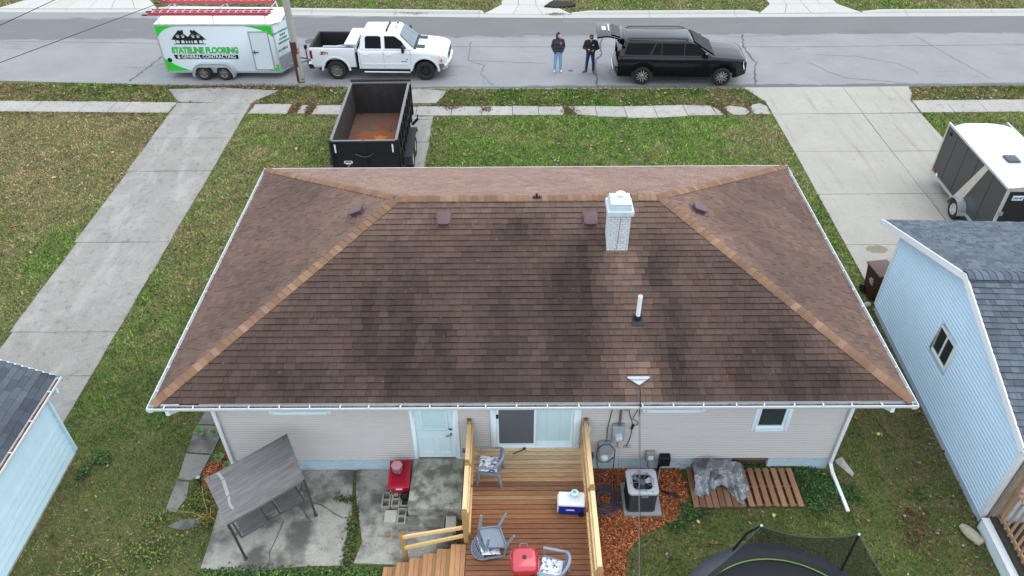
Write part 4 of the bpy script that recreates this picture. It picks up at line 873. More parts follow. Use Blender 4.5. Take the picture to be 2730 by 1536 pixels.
def post(x, y, z0, z1, w=.09):
    mb = MB(); mb.box((x-w/2, y-w/2, z0), (x+w/2, y+w/2, z1)); p = mb.build('post', m_post, dk, bevel=.006, seg=1, col=(rng.uniform(.95, 1.1),)*3)
    mb = MB(); mb.box((x-w/2+.004, y-w/2+.004, z1-.001), (x+w/2-.004, y+w/2-.004, z1+.003)); mb.build('end_grain', m_post, p, col=(.62, .52, .5)); return p
XL, XR = -1.0, 1.47
for y in (10.56, 9.48, 8.33): post(XL, y, .0, 1.85)
for y in (10.56, 8.88, 7.14): post(XR, y, .0, 1.85)
bal = MB().box((-.018, -.018, 0), (.018, .018, .68)).mesh('baluster', m_rail)
def rail(x, y0, y1, sgn):
    mb = MB(); mb.box((x-.045, y0+.045, 1.74), (x+.045, y1-.045, 1.778)); mb.build('top_rail', m_rail, dk, bevel=.004, seg=1, col=(1.1, 1.08, 1.05))
    mb = MB(); mb.box((x+sgn*.05, y0+.045, 1.66), (x+sgn*.085, y1-.045, 1.735)); mb.build('side_rail', m_rail, dk, col=(.95, .9, .8))
    mb = MB(); mb.box((x+sgn*.05, y0+.045, .98), (x+sgn*.085, y1-.045, 1.06)); mb.build('bottom_rail', m_rail, dk, col=(.95, .88, .75))
    k = int((y1-y0)/.125)
    for i in range(1, k): place(bal, 'baluster', dk, loc=(x+sgn*.03, y0+(y1-y0)*i/k, 1.02), col=(rng.uniform(.8, .95), .82, .72))
rail(XL, 9.48, 10.56, 1); rail(XL, 8.33, 9.48, 1); rail(XR, 8.88, 10.56, -1); rail(XR, 7.14, 8.88, -1)
# stairs to the left
for i in range(6):
    x1 = -1.0-i*.28; z = DZ-.003-i*.142 if i else DZ-.003
    if z < .05: z = .06
    for k in range(3):
        mb = MB(); a = x1-(k+1)*.098; mb.box((a, 6.9, z-.03), (a+.092, 8.24-.012*i, z)); cc = rng.uniform(.85, 1.15); mb.build('tread_board', M('stair_board', (160, 124, 88), .6, var=.22, sc=5, st=(14, 1, 14), oc=True, bump=.2, bsc=30), dk, col=(cc*1.05, cc*.95, cc*.85))
    mb = MB(); mb.box((x1-.29, 6.9, max(.0, z-.16)), (x1-.27, 8.2-.012*i, z-.03)); mb.build('riser', m_post, dk, col=(.7, .62, .55))
post(-2.27, 8.4, 0, 1.0)
for z0, z1, w in ((1.0, .93, .045), (.68, .55, .05)):
    mb = MB(); mb.beam((-1.045, 8.36, 1.26 if z0 == 1.0 else .98), (-2.25, 8.36, z1), .04, .09); mb.build('stair_rail', m_rail, dk, bevel=.004, seg=1, col=(1.1, 1.05, .95) if z0 == 1.0 else (1.05, 1.05, .8))
PAVE.append([(-1.05, 6.5), (1.5, 6.5), (1.5, 10.64), (-1.05, 10.64)])
# string light plug on the corner post
mb = MB(); mb.tube([(1.53, 10.5, 1.72), (1.42, 10.49, 1.7), (1.41, 10.52, 1.74), (1.53, 10.52, 1.76), (1.52, 10.49, 1.66), (1.43, 10.44, 1.5), (1.42, 10.42, 1.3)], .008, 6); o = tag(mb.build('wall_cord', m_black, smooth=60), 'black cord looped round the deck corner post', 'cord')
mb = MB(); mb.tube([(1.54, 10.5, 1.72), (1.545, 10.49, 1.6), (1.54, 10.49, 1.5)], [.02, .028, .018], 8); tag(mb.build('plug_head', m_white, smooth=60), 'small white plug hanging on the deck corner post', 'plug')
# ================================================================ patio
pt = base_struct('patio', 'stained concrete patio with weeds in its cracks', (-6.2, -1.2, 8.6, 10.5), .003)
slab([(-6.45, 8.22), (-5.3, 8.15), (-4.4, 8.26), (-3.5, 8.28), (-3.42, 8.75), (-3.48, 9.3), (-3.62, 9.9), (-3.7, 10.66), (-6.2, 10.66), (-6.5, 9.6)], pt, m_patio, v=.8, jit=.03, z1=.035)
slab([(-3.35, 8.32), (-2.4, 8.28), (-1.0, 8.3), (-1.0, 10.66), (-3.66, 10.66), (-3.55, 9.9), (-3.38, 9.3), (-3.25, 8.8)], pt, m_patio, v=.84, jit=.03, z1=.04)
for pts, w_ in (([(-4.9, 10.6), (-4.82, 10.2), (-4.88, 9.85), (-4.65, 9.6), (-4.4, 9.3)], .022), ([(-5.0, 9.3), (-5.05, 8.95), (-5.1, 8.6), (-5.05, 8.3)], .02), ([(-4.88, 9.85), (-4.3, 9.75), (-3.75, 9.4)], .02)): crackline(pts, w_, pt, z=.0415, jit=.025)
m_stoop = M('stoop_concrete', (169, 169, 156), .9, var=.1, sc=16, var2=.12, sc2=3, bump=.35, bsc=50)
stain(m_stoop, (80, 80, 71), 2.2, .42, .6, .8, detail=8)
st_ = thing('concrete_stoop', 'stained concrete stoop with a lower step under the pale blue door', 'stoop', (-1.75, 9.9, 0), world=True)
mb = MB(); mb.box((-2.31, 9.33, 0), (-1.17, 10.665, .45)); mb.build('landing', m_stoop, st_, bevel=.015)
mb = MB(); mb.box((-2.36, 9.06, 0), (-1.53, 9.325, .2)); mb.build('step', m_stoop, st_, bevel=.012)
# dark mulch strip between stoop and deck
m_mulch = M('mulch_bed', (135, 71, 43), .95, var=.4, sc=22, var2=.25, sc2=3, bump=1, bsc=45)
def bed(name, poly, label, mat=m_mulch, z=.02):
    mb = MB(); mb.prism(poly, -.03, z); PAVE.append(poly); return struct(mb.build(name, mat), label)
bed('mulch_bed', [(-1.25, 8.45), (-1.02, 8.4), (-1.02, 10.63), (-1.15, 10.63), (-1.15, 9.2), (-1.3, 9.0)], 'dark leafy mulch strip between the stoop and the deck', M('dark_mulch', (74, 46, 36), .95, var=.5, sc=20, bump=1, bsc=40), z=.05)
BED1 = [(1.5, 6.4), (2.2, 6.4), (2.12, 7.4), (2.2, 8.2), (2.25, 8.55), (2.6, 8.95), (3.0, 9.15), (3.5, 9.35), (3.72, 9.75), (3.78, 10.2), (3.7, 10.66), (1.5, 10.66)]
bed('mulch_bed', BED1, 'orange brown mulch bed around the air conditioner')
BED2 = [(-6.42, 11.9), (-6.42, 10.4), (-6.35, 9.95), (-6.7, 9.9), (-7.05, 10.3), (-7.15, 10.75), (-6.85, 11.1), (-6.75, 11.8)]
bed('mulch_bed', BED2, 'orange mulch patch at the corner of the beige house')
path = base_struct('path', 'short broken concrete path beside the beige house', (-7.5, -7.3, 9.6, 12), .002)
for q in ([(-7.72, 12.02), (-7.6, 13.2), (-6.98, 13.2), (-7.02, 12.0)], [(-7.72, 11.18), (-7.74, 12.0), (-7.03, 11.98), (-7.08, 11.12)], [(-7.66, 10.42), (-7.72, 11.16), (-7.1, 11.1), (-7.18, 10.5), (-7.35, 10.38)], [(-7.66, 9.62), (-7.68, 10.4), (-7.36, 10.36), (-7.28, 9.95), (-7.4, 9.55)], [(-7.5, 9.2), (-7.2, 9.4), (-6.8, 9.44), (-6.75, 9.22), (-7.1, 9.1)]):
    slab(q, path, m_patio, v=rng.uniform(.42, .6), jit=.04)
slab([(7.25, 10.88), (7.5, 10.98), (7.62, 10.5), (7.55, 10.4)], path, m_patio, v=1.0, jit=.01)
# ================================================================ patio swing
sw = thing('patio_swing', 'grey canopied patio swing with two seats and a middle table', 'patio swing', (-5.2, 9.25, .035), rad(39.6))
m_fab = M('grey_sling', (104, 101, 101), .7, var=.26, sc=5, st=(.7, 9, 9), var2=.22, sc2=1.6, local=True)
m_frame = M('bronze_tube', (88, 84, 80), .4, .5, var=.1, sc=9)
# local: x along the long side, -y towards the front
mb = MB()
def can(u, v):
    return ((u-.5)*(1.65+.13*v)-.07+.14*v, -.52+1.08*v, 1.47+.25*v+.02*sin(v*PI)-.012*sin(u*PI))
mb.grid(can, 14, 10); mb.grid(lambda u, v: (can(u, v)[0], can(u, v)[1], can(u, v)[2]-.02), 14, 10)
for f_ in (lambda u, k: (can(u, 0)[0], can(u, 0)[1], can(u, 0)[2]-.06*k), lambda u, k: (can(u, 1)[0], can(u, 1)[1], can(u, 1)[2]-.05*k)): mb.grid(f_, 14, 1)
mb.build('canopy', m_fab, sw, smooth=30)
m_patch = M('pale_strip', (142, 144, 148), .6, var=.1, sc=14)
mb = MB()
for q in ([(.13, .98), (.165, .98), (.185, .8), (.15, .8)], [(.148, .785), (.186, .785), (.165, .46), (.125, .46)], [(.13, .44), (.165, .44), (.155, .4), (.135, .3), (.15, .2), (.125, .18), (.105, .28)]):
    P = [Vector(can(u, v)) for u, v in q]; n_ = len(P)
    mb.add([p+Vector((0, 0, .003)) for p in P]+[p+Vector((0, 0, .007)) for p in P], [list(range(n_))[::-1], list(range(n_, 2*n_))][::1]+[(i, (i+1) % n_, n_+(i+1) % n_, n_+i) for i in range(n_)])
mb.build('pale_patch', m_patch, sw)  # paler flat strips running front to back near one canopy side
for sx in (-1, 1):
    mb = MB(); x = sx*.8; mb.tube([(x-.06, -.51, 1.47), (x-.03, -.45, .8), (x, -.385, .02)], .026, 10); mb.lathe([(.0, 0), (.045, 0), (.04, .03), (0, .035)], (x, -.385, 0), 12); mb.build('front_leg', m_frame, sw, smooth=50)
    mb = MB(); mb.tube([(x*.98, .3, 1.6), (x*.97, .42, .9), (x*.96, .5, .02)], .022, 10); mb.build('rear_leg', m_frame, sw, smooth=50)
    pass
    mb = MB(); mb.tube([(x-.06, -.5, 1.455), (x+.06, .54, 1.7)], .022, 8); mb.build('side_rail', m_frame, sw, smooth=50)
    mb = MB(); mb.tube([(sx*.72, .1, 1.55), (sx*.71, .12, .5)], .008, 6); mb.build('hanger', m_frame, sw)
    mb = MB(); xa, xb = (-.64, -.15) if sx < 0 else (.2, .69); mb.grid(lambda u, v: (xa+(xb-xa)*u, -.24+.5*v, .5-.02*sin(v*PI)), 6, 8); mb.grid(lambda u, v: (xa+(xb-xa)*u, -.24+.5*v, .48-.02*sin(v*PI)), 6, 8); mb.build('seat', m_fab, sw, smooth=40)
    mb = MB(); mb.grid(lambda u, v: (xa+(xb-xa)*u, .26+.2*v, .5+.5*v), 6, 8); mb.grid(lambda u, v: (xa+(xb-xa)*u, .28+.2*v, .5+.5*v), 6, 8); mb.build('backrest', m_fab, sw, smooth=40)
    mb = MB(); mb.tube([(sx*.13+.03, -.22, .47), (sx*.13+.03, .27, .47), (sx*.13+.03, .48, 1.0)], .018, 8); mb.tube([(sx*.7, -.22, .47), (sx*.7, .27, .47), (sx*.7, .48, 1.0)], .018, 8); mb.build('seat_frame', m_frame, sw, smooth=50)
mb = MB(); mb.tube([(-.7, -.21, .465), (.7, -.21, .465)], .018, 8); mb.tube([(-.7, .48, 1.0), (.7, .48, 1.0)], .018, 8); mb.build('cross_tube', m_frame, sw, smooth=50)
mb = MB(); mb.box((-.1, -.1, .5), (.15, .26, .52)); mb.build('table_panel', m_fab, sw, bevel=.008, seg=1)

bed('soil_patch', [(1.6, 40.75), (2.2, 40.6), (3.0, 40.7), (3.3, 41.0), (3.0, 41.4), (2.0, 41.5)], 'dark bare soil patch in the far verge', M('dark_soil', (40, 34, 30), .95, var=.4, sc=10, bump=1, bsc=20), z=.1)
mb = MB(); mb.sphere((9.98, 16.28, .07), (.1, .08, .08), 12); o = mb.build('white_stone', M('pale_rock', (190, 188, 180), .9, var=.15, sc=20), smooth=60); tag(o, 'small white stone at the corner of the blue garage', 'stone')
# ================================================================ things on patio and deck
m_red = M('red_tote', (176, 22, 50), .4, var=.06, sc=6)
tt = thing('storage_tote', 'red plastic storage tote with lid standing on concrete blocks', 'tote', (-2.56, 10.15, .235), rad(3))
mb = MB(); h = .3
mb.add([(x*s, y*s2, z) for z, s, s2 in ((0, .165, .28), (h, .205, .34)) for x, y in ((-1, -1), (1, -1), (1, 1), (-1, 1))], [(3, 2, 1, 0), (4, 5, 6, 7), (0, 1, 5, 4), (1, 2, 6, 5), (2, 3, 7, 6), (3, 0, 4, 7)]); mb.build('tub', m_red, tt, bevel=.035, seg=3)
mb = MB(); mb.box((-.23, -.37, h-.005), (.23, .37, h+.03)); mb.build('lid', m_red, tt, bevel=.05, seg=3)
mb = MB(); mb.box((-.16, -.3, h+.03), (.16, .3, h+.04)); mb.build('lid_panel', M('red_tote_dark', (150, 16, 42), .4), tt, bevel=.004, seg=1)
mb = MB(); mb.box((-.07, -.332, .2), (.07, -.322, .25)); mb.build('sticker', m_white, tt)
ln = thing('hexagonal_lantern', 'pink hexagonal glass lantern box standing on the red tote', 'lantern', (-2.6, 10.2, .578), rad(8))
hexp = lambda r: [(r*cos(PI/3*i), r*.95*sin(PI/3*i)) for i in range(6)]
mb = MB(); mb.prism(hexp(.115), .03, .2); mb.build('glass_body', M('pink_glass', (150, 110, 116), .2, var=.35, sc=14, spec=.6), ln)
mb = MB(); mb.prism(hexp(.13), .2, .235); mb.build('top', M('dusty_pink', (196, 140, 152), .5, var=.05), ln, bevel=.006, seg=1)
for i in range(3):
    a = 2*PI*i/3+.5; mb = MB(); mb.tube([(.1*cos(a), .1*sin(a), .1), (.14*cos(a), .14*sin(a), .07), (.15*cos(a), .15*sin(a), 0)], .009, 6); mb.build('leg', m_black, ln, smooth=60)
# concrete blocks
m_block = M('concrete_block', (160, 158, 150), .92, var=.12, sc=20, var2=.1, sc2=4, bump=.4, bsc=70, oc=True)
def block(x, y, z, rz, hollow=True, lab='', size=(.19, .39, .19), v=1):
    b = MB(); w, l, hh = size
    if hollow:
        t = .03; cy = [(-l/2, -l/2+t), (-t/2, t/2), (l/2-t, l/2)]
        b.box((-w/2, -l/2, 0), (-w/2+t, l/2, hh)); b.box((w/2-t, -l/2, 0), (w/2, l/2, hh))
        for a, c in cy: b.box((-w/2+t, a, 0), (w/2-t, c, hh))
        b.box((-w/2+t, -l/2+t, 0), (w/2-t, -t/2, .02)); b.box((-w/2+t, t/2, 0), (w/2-t, l/2-t, .02))
    else: b.box((-w/2, -l/2, 0), (w/2, l/2, hh))
    o = b.build('concrete_block', m_block, col=(v, v, v*.97), bevel=0 if hollow else .008, seg=1); o.location = (x, y, z); o.rotation_euler = (0, 0, rz)
    tag(o, lab, 'block', 'concrete blocks beside the stoop'); return o
z0 = .041
block(-2.83, 9.72, z0, 0, lab='mossy hollow concrete block at the outer end of its row beside the stoop', v=.8)
block(-2.62, 9.74, z0, 0, lab='hollow concrete block between the mossy block and the one holding a black pot', v=.95)
block(-2.42, 9.75, z0, 0, lab='hollow concrete block with a black pot on top beside the stoop', v=.9)
block(-2.69, 9.33, z0, PI/2*0, False, 'pale solid concrete block lying beside a hollow block', (.27, .3, .16), 1.2)
block(-2.45, 9.31, z0, 0, lab='hollow concrete block standing against the lower step', v=.92)
block(-2.68, 10.15, z0, 0, False, 'solid concrete block under the outer side of the red tote', (.19, .62, .19), 1.05)
block(-2.45, 10.15, z0, 0, False, 'solid concrete block under the stoop side of the red tote', (.19, .62, .19), 1.0)
block(-1.4, 9.18, z0, .05, False, 'pale concrete paver beside the lower step', (.22, .36, .14), 1.25)
pot = thing('plant_pot', 'small black pot of dead stems on a concrete block', 'pot', (-2.42, 9.74, .232))
mb = MB(); mb.lathe([(.0, 0), (.07, 0), (.1, .1), (.105, .1), (.1, .08), (0, .07)], (0, 0, 0), 18); mb.build('bowl', m_black, pot, smooth=40)
mb = MB()
for i in range(26): a = rng.uniform(0, 6.3); mb.tube([(rng.uniform(-.05, .05), rng.uniform(-.05, .05), .07), (.08*cos(a), .08*sin(a), rng.uniform(.09, .13))], .004, 4)
mb.build('dead_stems', M('dead_stem', (70, 58, 46), .9), pot)
# plastic chair -----------------------------------------------------------
m_pl = M('grey_chair_plastic', (126, 136, 150), .45, var=.04, sc=6)
m_cush = M('floral_cushion', (228, 228, 226), .85, var=.05)
stain(m_cush, (52, 72, 112), 13, .54, .58, .95, detail=3); stain(m_cush, (190, 150, 130), 11, .68, .72, .6, detail=3, off=(4, 2, 0)); stain(m_cush, (110, 140, 175), 17, .55, .6, .8, detail=3, off=(9, 5, 1))
def make_chair(label, group):
    # faces -x (back at +x); seat at .40
    t = thing('plastic_chair', label, 'chair', group=group)
    mb = MB(); mb.grid(lambda u, v: (-.22+.44*u, (-.235+.47*v)*(1-.08*u), .41-.03*u-.012*sin(PI*v)-.02*max(0, .15-u)), 8, 8); mb.grid(lambda u, v: (-.22+.44*u, (-.235+.47*v)*(1-.08*u), .395-.03*u-.012*sin(PI*v)-.02*max(0, .15-u)), 8, 8)
    mb.beam((-.22, -.235, .375), (-.22, .235, .375), .02, .05); mb.beam((-.22, -.235, .375), (.22, -.215, .355), .02, .05); mb.beam((-.22, .235, .375), (.22, .215, .355), .02, .05); mb.build('seat', m_pl, t, smooth=40)
    for sx, sy in ((-1, -1), (-1, 1), (1, -1), (1, 1)):
        mb = MB(); a = Vector((sx*.2, sy*.225, .375)); b = Vector((sx*.27 if sx > 0 else -.25, sy*.255, 0)); mb.tube([a, b], [.042, .026], 4); mb.build('leg', m_pl, t)
    # continuous arm and back rim
    def rim(s):   # s 0..1 from one arm front round the back
        a = -PI*.5+PI*s; 
        if s < .3: k = s/.3; return Vector((-.24+.34*k, -.27, .62+.02*k))
        if s > .7: k = (1-s)/.3; return Vector((-.24+.34*k, .27, .62+.02*k))
        k = (s-.3)/.4; a = -PI/2+PI*k; return Vector((.1+.2*cos(a), .27*sin(a), .64+.16*sin(PI*k)**1.3))
    mb = MB(); N = 30; P = [rim(i/N) for i in range(N+1)]
    for i, p in enumerate(P):
        q = P[min(N, i+1)]-P[max(0, i-1)]; d = Vector((q.x, q.y, 0)).normalized(); nrm = Vector((d.y, -d.x, 0)); hw = .03
        mb.v += [tuple(p-nrm*hw), tuple(p+nrm*hw*.6), tuple(p+nrm*hw*.6-Vector((0, 0, .02))), tuple(p-nrm*hw-Vector((0, 0, .02)))]
    for i in range(N):
        for j in range(4): mb.f.append([4*i+j, 4*i+(j+1) % 4, 4*i+4+(j+1) % 4, 4*i+4+j]); mb.m.append(0); mb.t.append(None)
    mb.f += [[3, 2, 1, 0], [4*N, 4*N+1, 4*N+2, 4*N+3]]; mb.m += [0, 0]; mb.t += [None, None]; mb.build('armrest', m_pl, t, smooth=50)
    for sy in (-1, 1):
        mb = MB(); mb.beam((-.235, sy*.265, .62), (-.215, sy*.24, .37), .02, .05, up=(0, 1, 0)); mb.build('arm_post', m_pl, t)
    mb = MB()
    def bk(s, v): 
        p = rim(.36+.28*s); q = Vector((.2+.02*cos(PI*(s-.5)), -.2+.4*s, .38)); return q.lerp(p-Vector((0, 0, .01)), v)
    M_ = 9
    for i in range(M_+1): mb.beam(bk(i/M_, 0), bk(i/M_, 1), .012, .016, up=(1, 0, 0))
    for i in range(M_):
        for (v0, v1) in ((.1, .55), (.55, 1)):
            mb.beam(bk(i/M_, v0), bk((i+1)/M_, v1), .01, .014, up=(1, 0, 0)); mb.beam(bk((i+1)/M_, v0), bk(i/M_, v1), .01, .014, up=(1, 0, 0))
    mb.build('backrest', m_pl, t); return t
def make_cushion(label):
    mb = MB(); mb.grid(lambda u, v: (-.2+.4*u, -.2+.4*v, .03+.03*(math.sin(PI*min(1, max(0, u)))**.4)*(math.sin(PI*v)**.4)), 12, 12); mb.grid(lambda u, v: (-.2+.4*(1-u), -.2+.4*v, .03-.02*(math.sin(PI*u)**.4)*(math.sin(PI*v)**.4)), 12, 12)
    o = mb.build('seat_cushion', m_cush, smooth=60); tag(o, label, 'cushion', 'floral seat cushions'); return o
ch = make_chair('grey plastic armchair standing by the deck rail near the sliding door', 'grey plastic chairs on the deck'); ch.location = (-.56, 9.84, DZ); ch.rotation_euler = (0, 0, rad(-6))
cu1 = make_cushion('blue and white floral cushion on the chair near the sliding door'); cu1.location = (-.58, 9.84, DZ+.402); cu1.rotation_euler = (0, 0, rad(-6))
c3 = copy_tree(ch); c3['label'] = 'grey plastic armchair standing beside the red grill'; c3.location = (.66, 7.47, DZ); c3.rotation_euler = (0, 0, rad(-14))
cu3 = make_cushion('blue and white floral cushion on the chair beside the red grill'); cu3.location = (.62, 7.46, DZ+.402); cu3.rotation_euler = (0, 0, rad(-14))
c2 = copy_tree(ch); c2['label'] = 'overturned grey plastic armchair lying with its legs in the air'
Rm = Matrix.Rotation(rad(18), 4, 'Z') @ Matrix.Rotation(rad(199), 4, 'Y')
c2.matrix_world = Matrix.Translation((-.36, 8.22, DZ+.668)) @ Rm
cu2 = make_cushion('blue and white floral cushion slipping out under the overturned chair'); cu2.matrix_world = Matrix.Translation((-.56, 8.08, DZ+.17)) @ Matrix.Rotation(rad(18), 4, 'Z') @ Matrix.Rotation(rad(24), 4, 'Y')
# grill ---------------------------------------------------------------------
gr = thing('red_grill', 'red square kettle grill with domed lid on thin black legs', 'grill', (.13, 7.5, DZ), rad(2))
def sq(r, n=32, e=4.5): return [(r*abs(cos(a))**(2/e)*(1 if cos(a) > 0 else -1), r*abs(sin(a))**(2/e)*(1 if sin(a) > 0 else -1)) for a in [2*PI*i/n for i in range(n)]]
m_gred = M('red_enamel', (176, 24, 42), .16, var=.03, coat=1.0, spec=.7)
def lofts(mb, levels, n=32, e=4.5):
    k = len(mb.v)
    for r, z in levels: mb.v += [(x, y, z) for x, y in sq(r, n, e)]
    for i in range(len(levels)-1):
        for j in range(n): mb.f.append([k+i*n+j, k+i*n+(j+1) % n, k+(i+1)*n+(j+1) % n, k+(i+1)*n+j]); mb.m.append(0); mb.t.append(None)
    mb.f += [[k+j for j in range(n)][::-1], [k+(len(levels)-1)*n+j for j in range(n)]]; mb.m += [0, 0]; mb.t += [None, None]; return mb
lofts(MB(), [(.262, .62), (.268, .63), (.265, .645), (.25, .68), (.225, .73), (.2, .755), (.17, .765)]).build('lid', m_gred, gr, smooth=40)
lofts(MB(), [(.16, .42), (.23, .5), (.26, .618)]).build('bowl', m_gred, gr, smooth=40)
mb = MB(); mb.tube([(-.07, .25, .66), (-.07, .32, .66), (-.05, .335, .66), (.05, .335, .66), (.07, .32, .66), (.07, .25, .66)], .012, 8); mb.build('handle', M('handle_grey', (120, 116, 116), .4, .3), gr, smooth=60)
mb = MB(); mb.lathe([(0, 0), (.042, 0), (.042, .008), (0, .01)], (.0, .0, .764), 18); vt = mb.build('vent', m_black, gr, smooth=40)
mb = MB()
for i in range(6): a = PI/3*i; mb.cyl((.024*cos(a), .024*sin(a), .772), (.024*cos(a), .024*sin(a), .776), .007, n=6)
mb.build('vent_hole', M('vent_red', (150, 60, 70), .4), vt)
for sx in (-1, 1):
    for sy in (-1, 1):
        mb = MB(); mb.tube([(sx*.13, sy*.13, .45), (sx*.21, sy*.21, 0)], .012, 8); mb.build('leg', m_black, gr, smooth=60)
# cooler --------------------------------------------------------------------
co = thing('cooler', 'blue wheeled cooler with a white lid against the deck rail', 'cooler', (1.1, 9.02, DZ), rad(-3))
m_bl = M('cooler_blue', (18, 40, 150), .35, var=.04); m_cw2 = M('cooler_white', (236, 238, 240), .4, var=.02)
mb = MB(); mb.box((-.25, -.14, .02), (.25, .15, .3)); mb.build('body', m_bl, co, bevel=.03, seg=3)
mb = MB(); mb.box((-.265, -.155, .3), (.265, .165, .375)); mb.build('lid', m_cw2, co, bevel=.03, seg=3)
mb = MB(); mb.box((-.14, -.09, .375), (.16, .1, .381)); mb.build('lid_recess', M('lid_grey', (222, 226, 230), .45), co, bevel=.004, seg=1)
mb = MB(); mb.box((-.285, -.13, .08), (-.262, -.1, .33)); mb.box((-.285, .1, .08), (-.262, .13, .33)); mb.box((-.285, -.13, .3), (-.262, .13, .33)); mb.build('handle', m_cw2, co, bevel=.006, seg=1)
for sy in (-.15, .15):
    mb = MB(); mb.lathe([(0, -.02), (.055, -.02), (.055, .02), (0, .02)], (.2, sy, .055), 16, R=rot('X', PI/2)); mb.build('wheel', m_black, co, smooth=40)
mb = MB(); mb.box((-.1, -.1425, .16), (.06, -.1405, .2)); mb.build('badge', m_white, co); mb = MB(); mb.box((-.13, -.1426, .165), (-.1, -.1404, .195)); mb.build('badge_mark', M('badge_blue', (60, 140, 220), .4), co)
tb = thing('plastic_tub', 'round white plastic tub with a printed lid on the cooler', 'tub', (1.16, 9.07, DZ+.382))
mb = MB(); mb.lathe([(0, 0), (.062, 0), (.075, .11), (.074, .115), (0, .115)], (0, 0, 0), 22); mb.build('body', M('tub_white', (214, 224, 226), .4, var=.05), tb, smooth=40)
mb = MB(); mb.lathe([(0, .11), (.08, .11), (.08, .125), (.07, .128), (0, .126)], (0, 0, 0), 22); mb.build('lid', M('tub_lid', (200, 218, 218), .3, var=.04), tb, smooth=40)
mb = MB(); mb.lathe([(0, .126), (.035, .1285), (.035, .1295), (0, .1295)], (-.01, .01, 0), 16); mb.build('print', M('teal_print', (90, 178, 180), .5), tb)
mb = MB(); mb.tube([(-.08, 10.42, DZ+.012), (.16, 10.545, DZ+.014)], .012, 8); mb.sphere((.17, 10.55, DZ+.03), (.035, .03, .025), 10); tag(mb.build('door_bar', m_black, smooth=60), 'short black bar lying at the foot of the sliding door', 'bar')
# ================================================================ air conditioner
mb = MB(); mb.box((2.29, 9.4, 0), (3.1, 10.24, .1)); tag(mb.build('equipment_pad', M('pad_concrete', (140, 146, 148), .85, var=.08, sc=9), bevel=.015), 'square grey concrete pad under the air conditioner', 'pad')
ac = thing('air_conditioner', 'black louvred air conditioner with grey fan top on a concrete pad', 'air conditioner', (2.66, 9.78, .1))
def rr(w, r, n=6):
    P = []
    for cx, cy, a0 in ((w-r, w-r, 0), (-w+r, w-r, PI/2), (-w+r, -w+r, PI), (w-r, -w+r, 3*PI/2)):
        P += [(cx+r*cos(a0+PI/2*i/n), cy+r*sin(a0+PI/2*i/n)) for i in range(n+1)]
    return P
mb = MB(); mb.prism(rr(.285, .07), .02, .6); mb.build('coil_core', m_black, ac)
m_ac = M('ac_dark', (34, 34, 36), .45, var=.08)
for i in range(17):
    z = .05+i*.033; mb = MB(); a = rr(.305, .08); b = rr(.29, .07); k = len(a)
    mb.add([(x, y, z) for x, y in a]+[(x, y, z+.02) for x, y in b], [(j, (j+1) % k, k+(j+1) % k, k+j) for j in range(k)]+[list(range(k))[::-1], list(range(k, 2*k))]); mb.build('louvre', m_ac, ac)
mb = MB(); mb.prism(rr(.31, .08), .0, .045); mb.build('base_pan', M('ac_base', (70, 72, 74), .5), ac)
m_act = M('ac_top', (172, 178, 184), .45, var=.03)
mb = MB(); out = rr(.325, .09, 7); nO = len(out); ins = []
for x, y in out: a = math.atan2(y, x); ins.append((.25*cos(a), .25*sin(a)))
mb.add([(x, y, .61) for x, y in out]+[(x, y, .655) for x, y in out]+[(x, y, .662) for x, y in [(p*.97, q*.97) for p, q in out]]+[(x, y, .655) for x, y in ins]+[(x, y, .6) for x, y in ins], [(r*nO+j, r*nO+(j+1) % nO, (r+1)*nO+(j+1) % nO, (r+1)*nO+j) for r in range(4) for j in range(nO)]); mb.build('top_panel', m_act, ac, smooth=40)
mb = MB(); mb.lathe([(0, .6), (.245, .6), (.245, .604), (0, .604)], (0, 0, 0), 28); mb.build('fan_well', M('fan_well', (18, 18, 20), .7), ac)
mb = MB(); mb.lathe([(0, .61), (.075, .61), (.08, .64), (.06, .66), (0, .664)], (0, 0, 0), 20); mb.build('motor', M('motor_grey', (86, 92, 100), .5), ac, smooth=40)
for i, c_ in enumerate(((200, 204, 206), (120, 128, 136), (70, 76, 84))):
    a0 = .35+i*2*PI/3; mb = MB(); mb.grid(lambda u, v: ((.08+.15*u)*cos(a0+(v-.5)*.75*(1-.2*u)), (.08+.15*u)*sin(a0+(v-.5)*.75*(1-.2*u)), .608+.02*v), 4, 5); mb.build('fan_blade', M('blade%d' % i, c_, .4, .3, var=.15, sc=20), ac, smooth=50)
for i in range(8):
    a = PI/4*i+.2; mb = MB(); mb.tube([(.07*cos(a), .07*sin(a), .668), (.28*cos(a), .28*sin(a), .67)], .005, 5); mb.build('guard_wire', M('guard_grey', (120, 122, 124), .4, .5), ac)
for r_ in (.13, .19, .24):
    mb = MB(); mb.tube([(r_*cos(2*PI*i/32), r_*sin(2*PI*i/32), .666) for i in range(32)], .0028, 4, closed=True); mb.build('guard_ring', m_ac, ac)
mb = MB(); mb.box((-.03, -.317, .525), (.1, -.309, .56)); mb.build('badge', M('badge_pale', (200, 190, 196), .4), ac)
mb = MB(); mb.box((-.015, -.319, .536), (.085, -.316, .55)); mb.build('badge_text', M('badge_maroon', (120, 50, 70), .4), ac)
mb = MB(); mb.lathe([(0, .66), (.012, .66), (.012, .668), (0, .668)], (.19, -.27, 0), 10); mb.build('screw', m_black, ac)
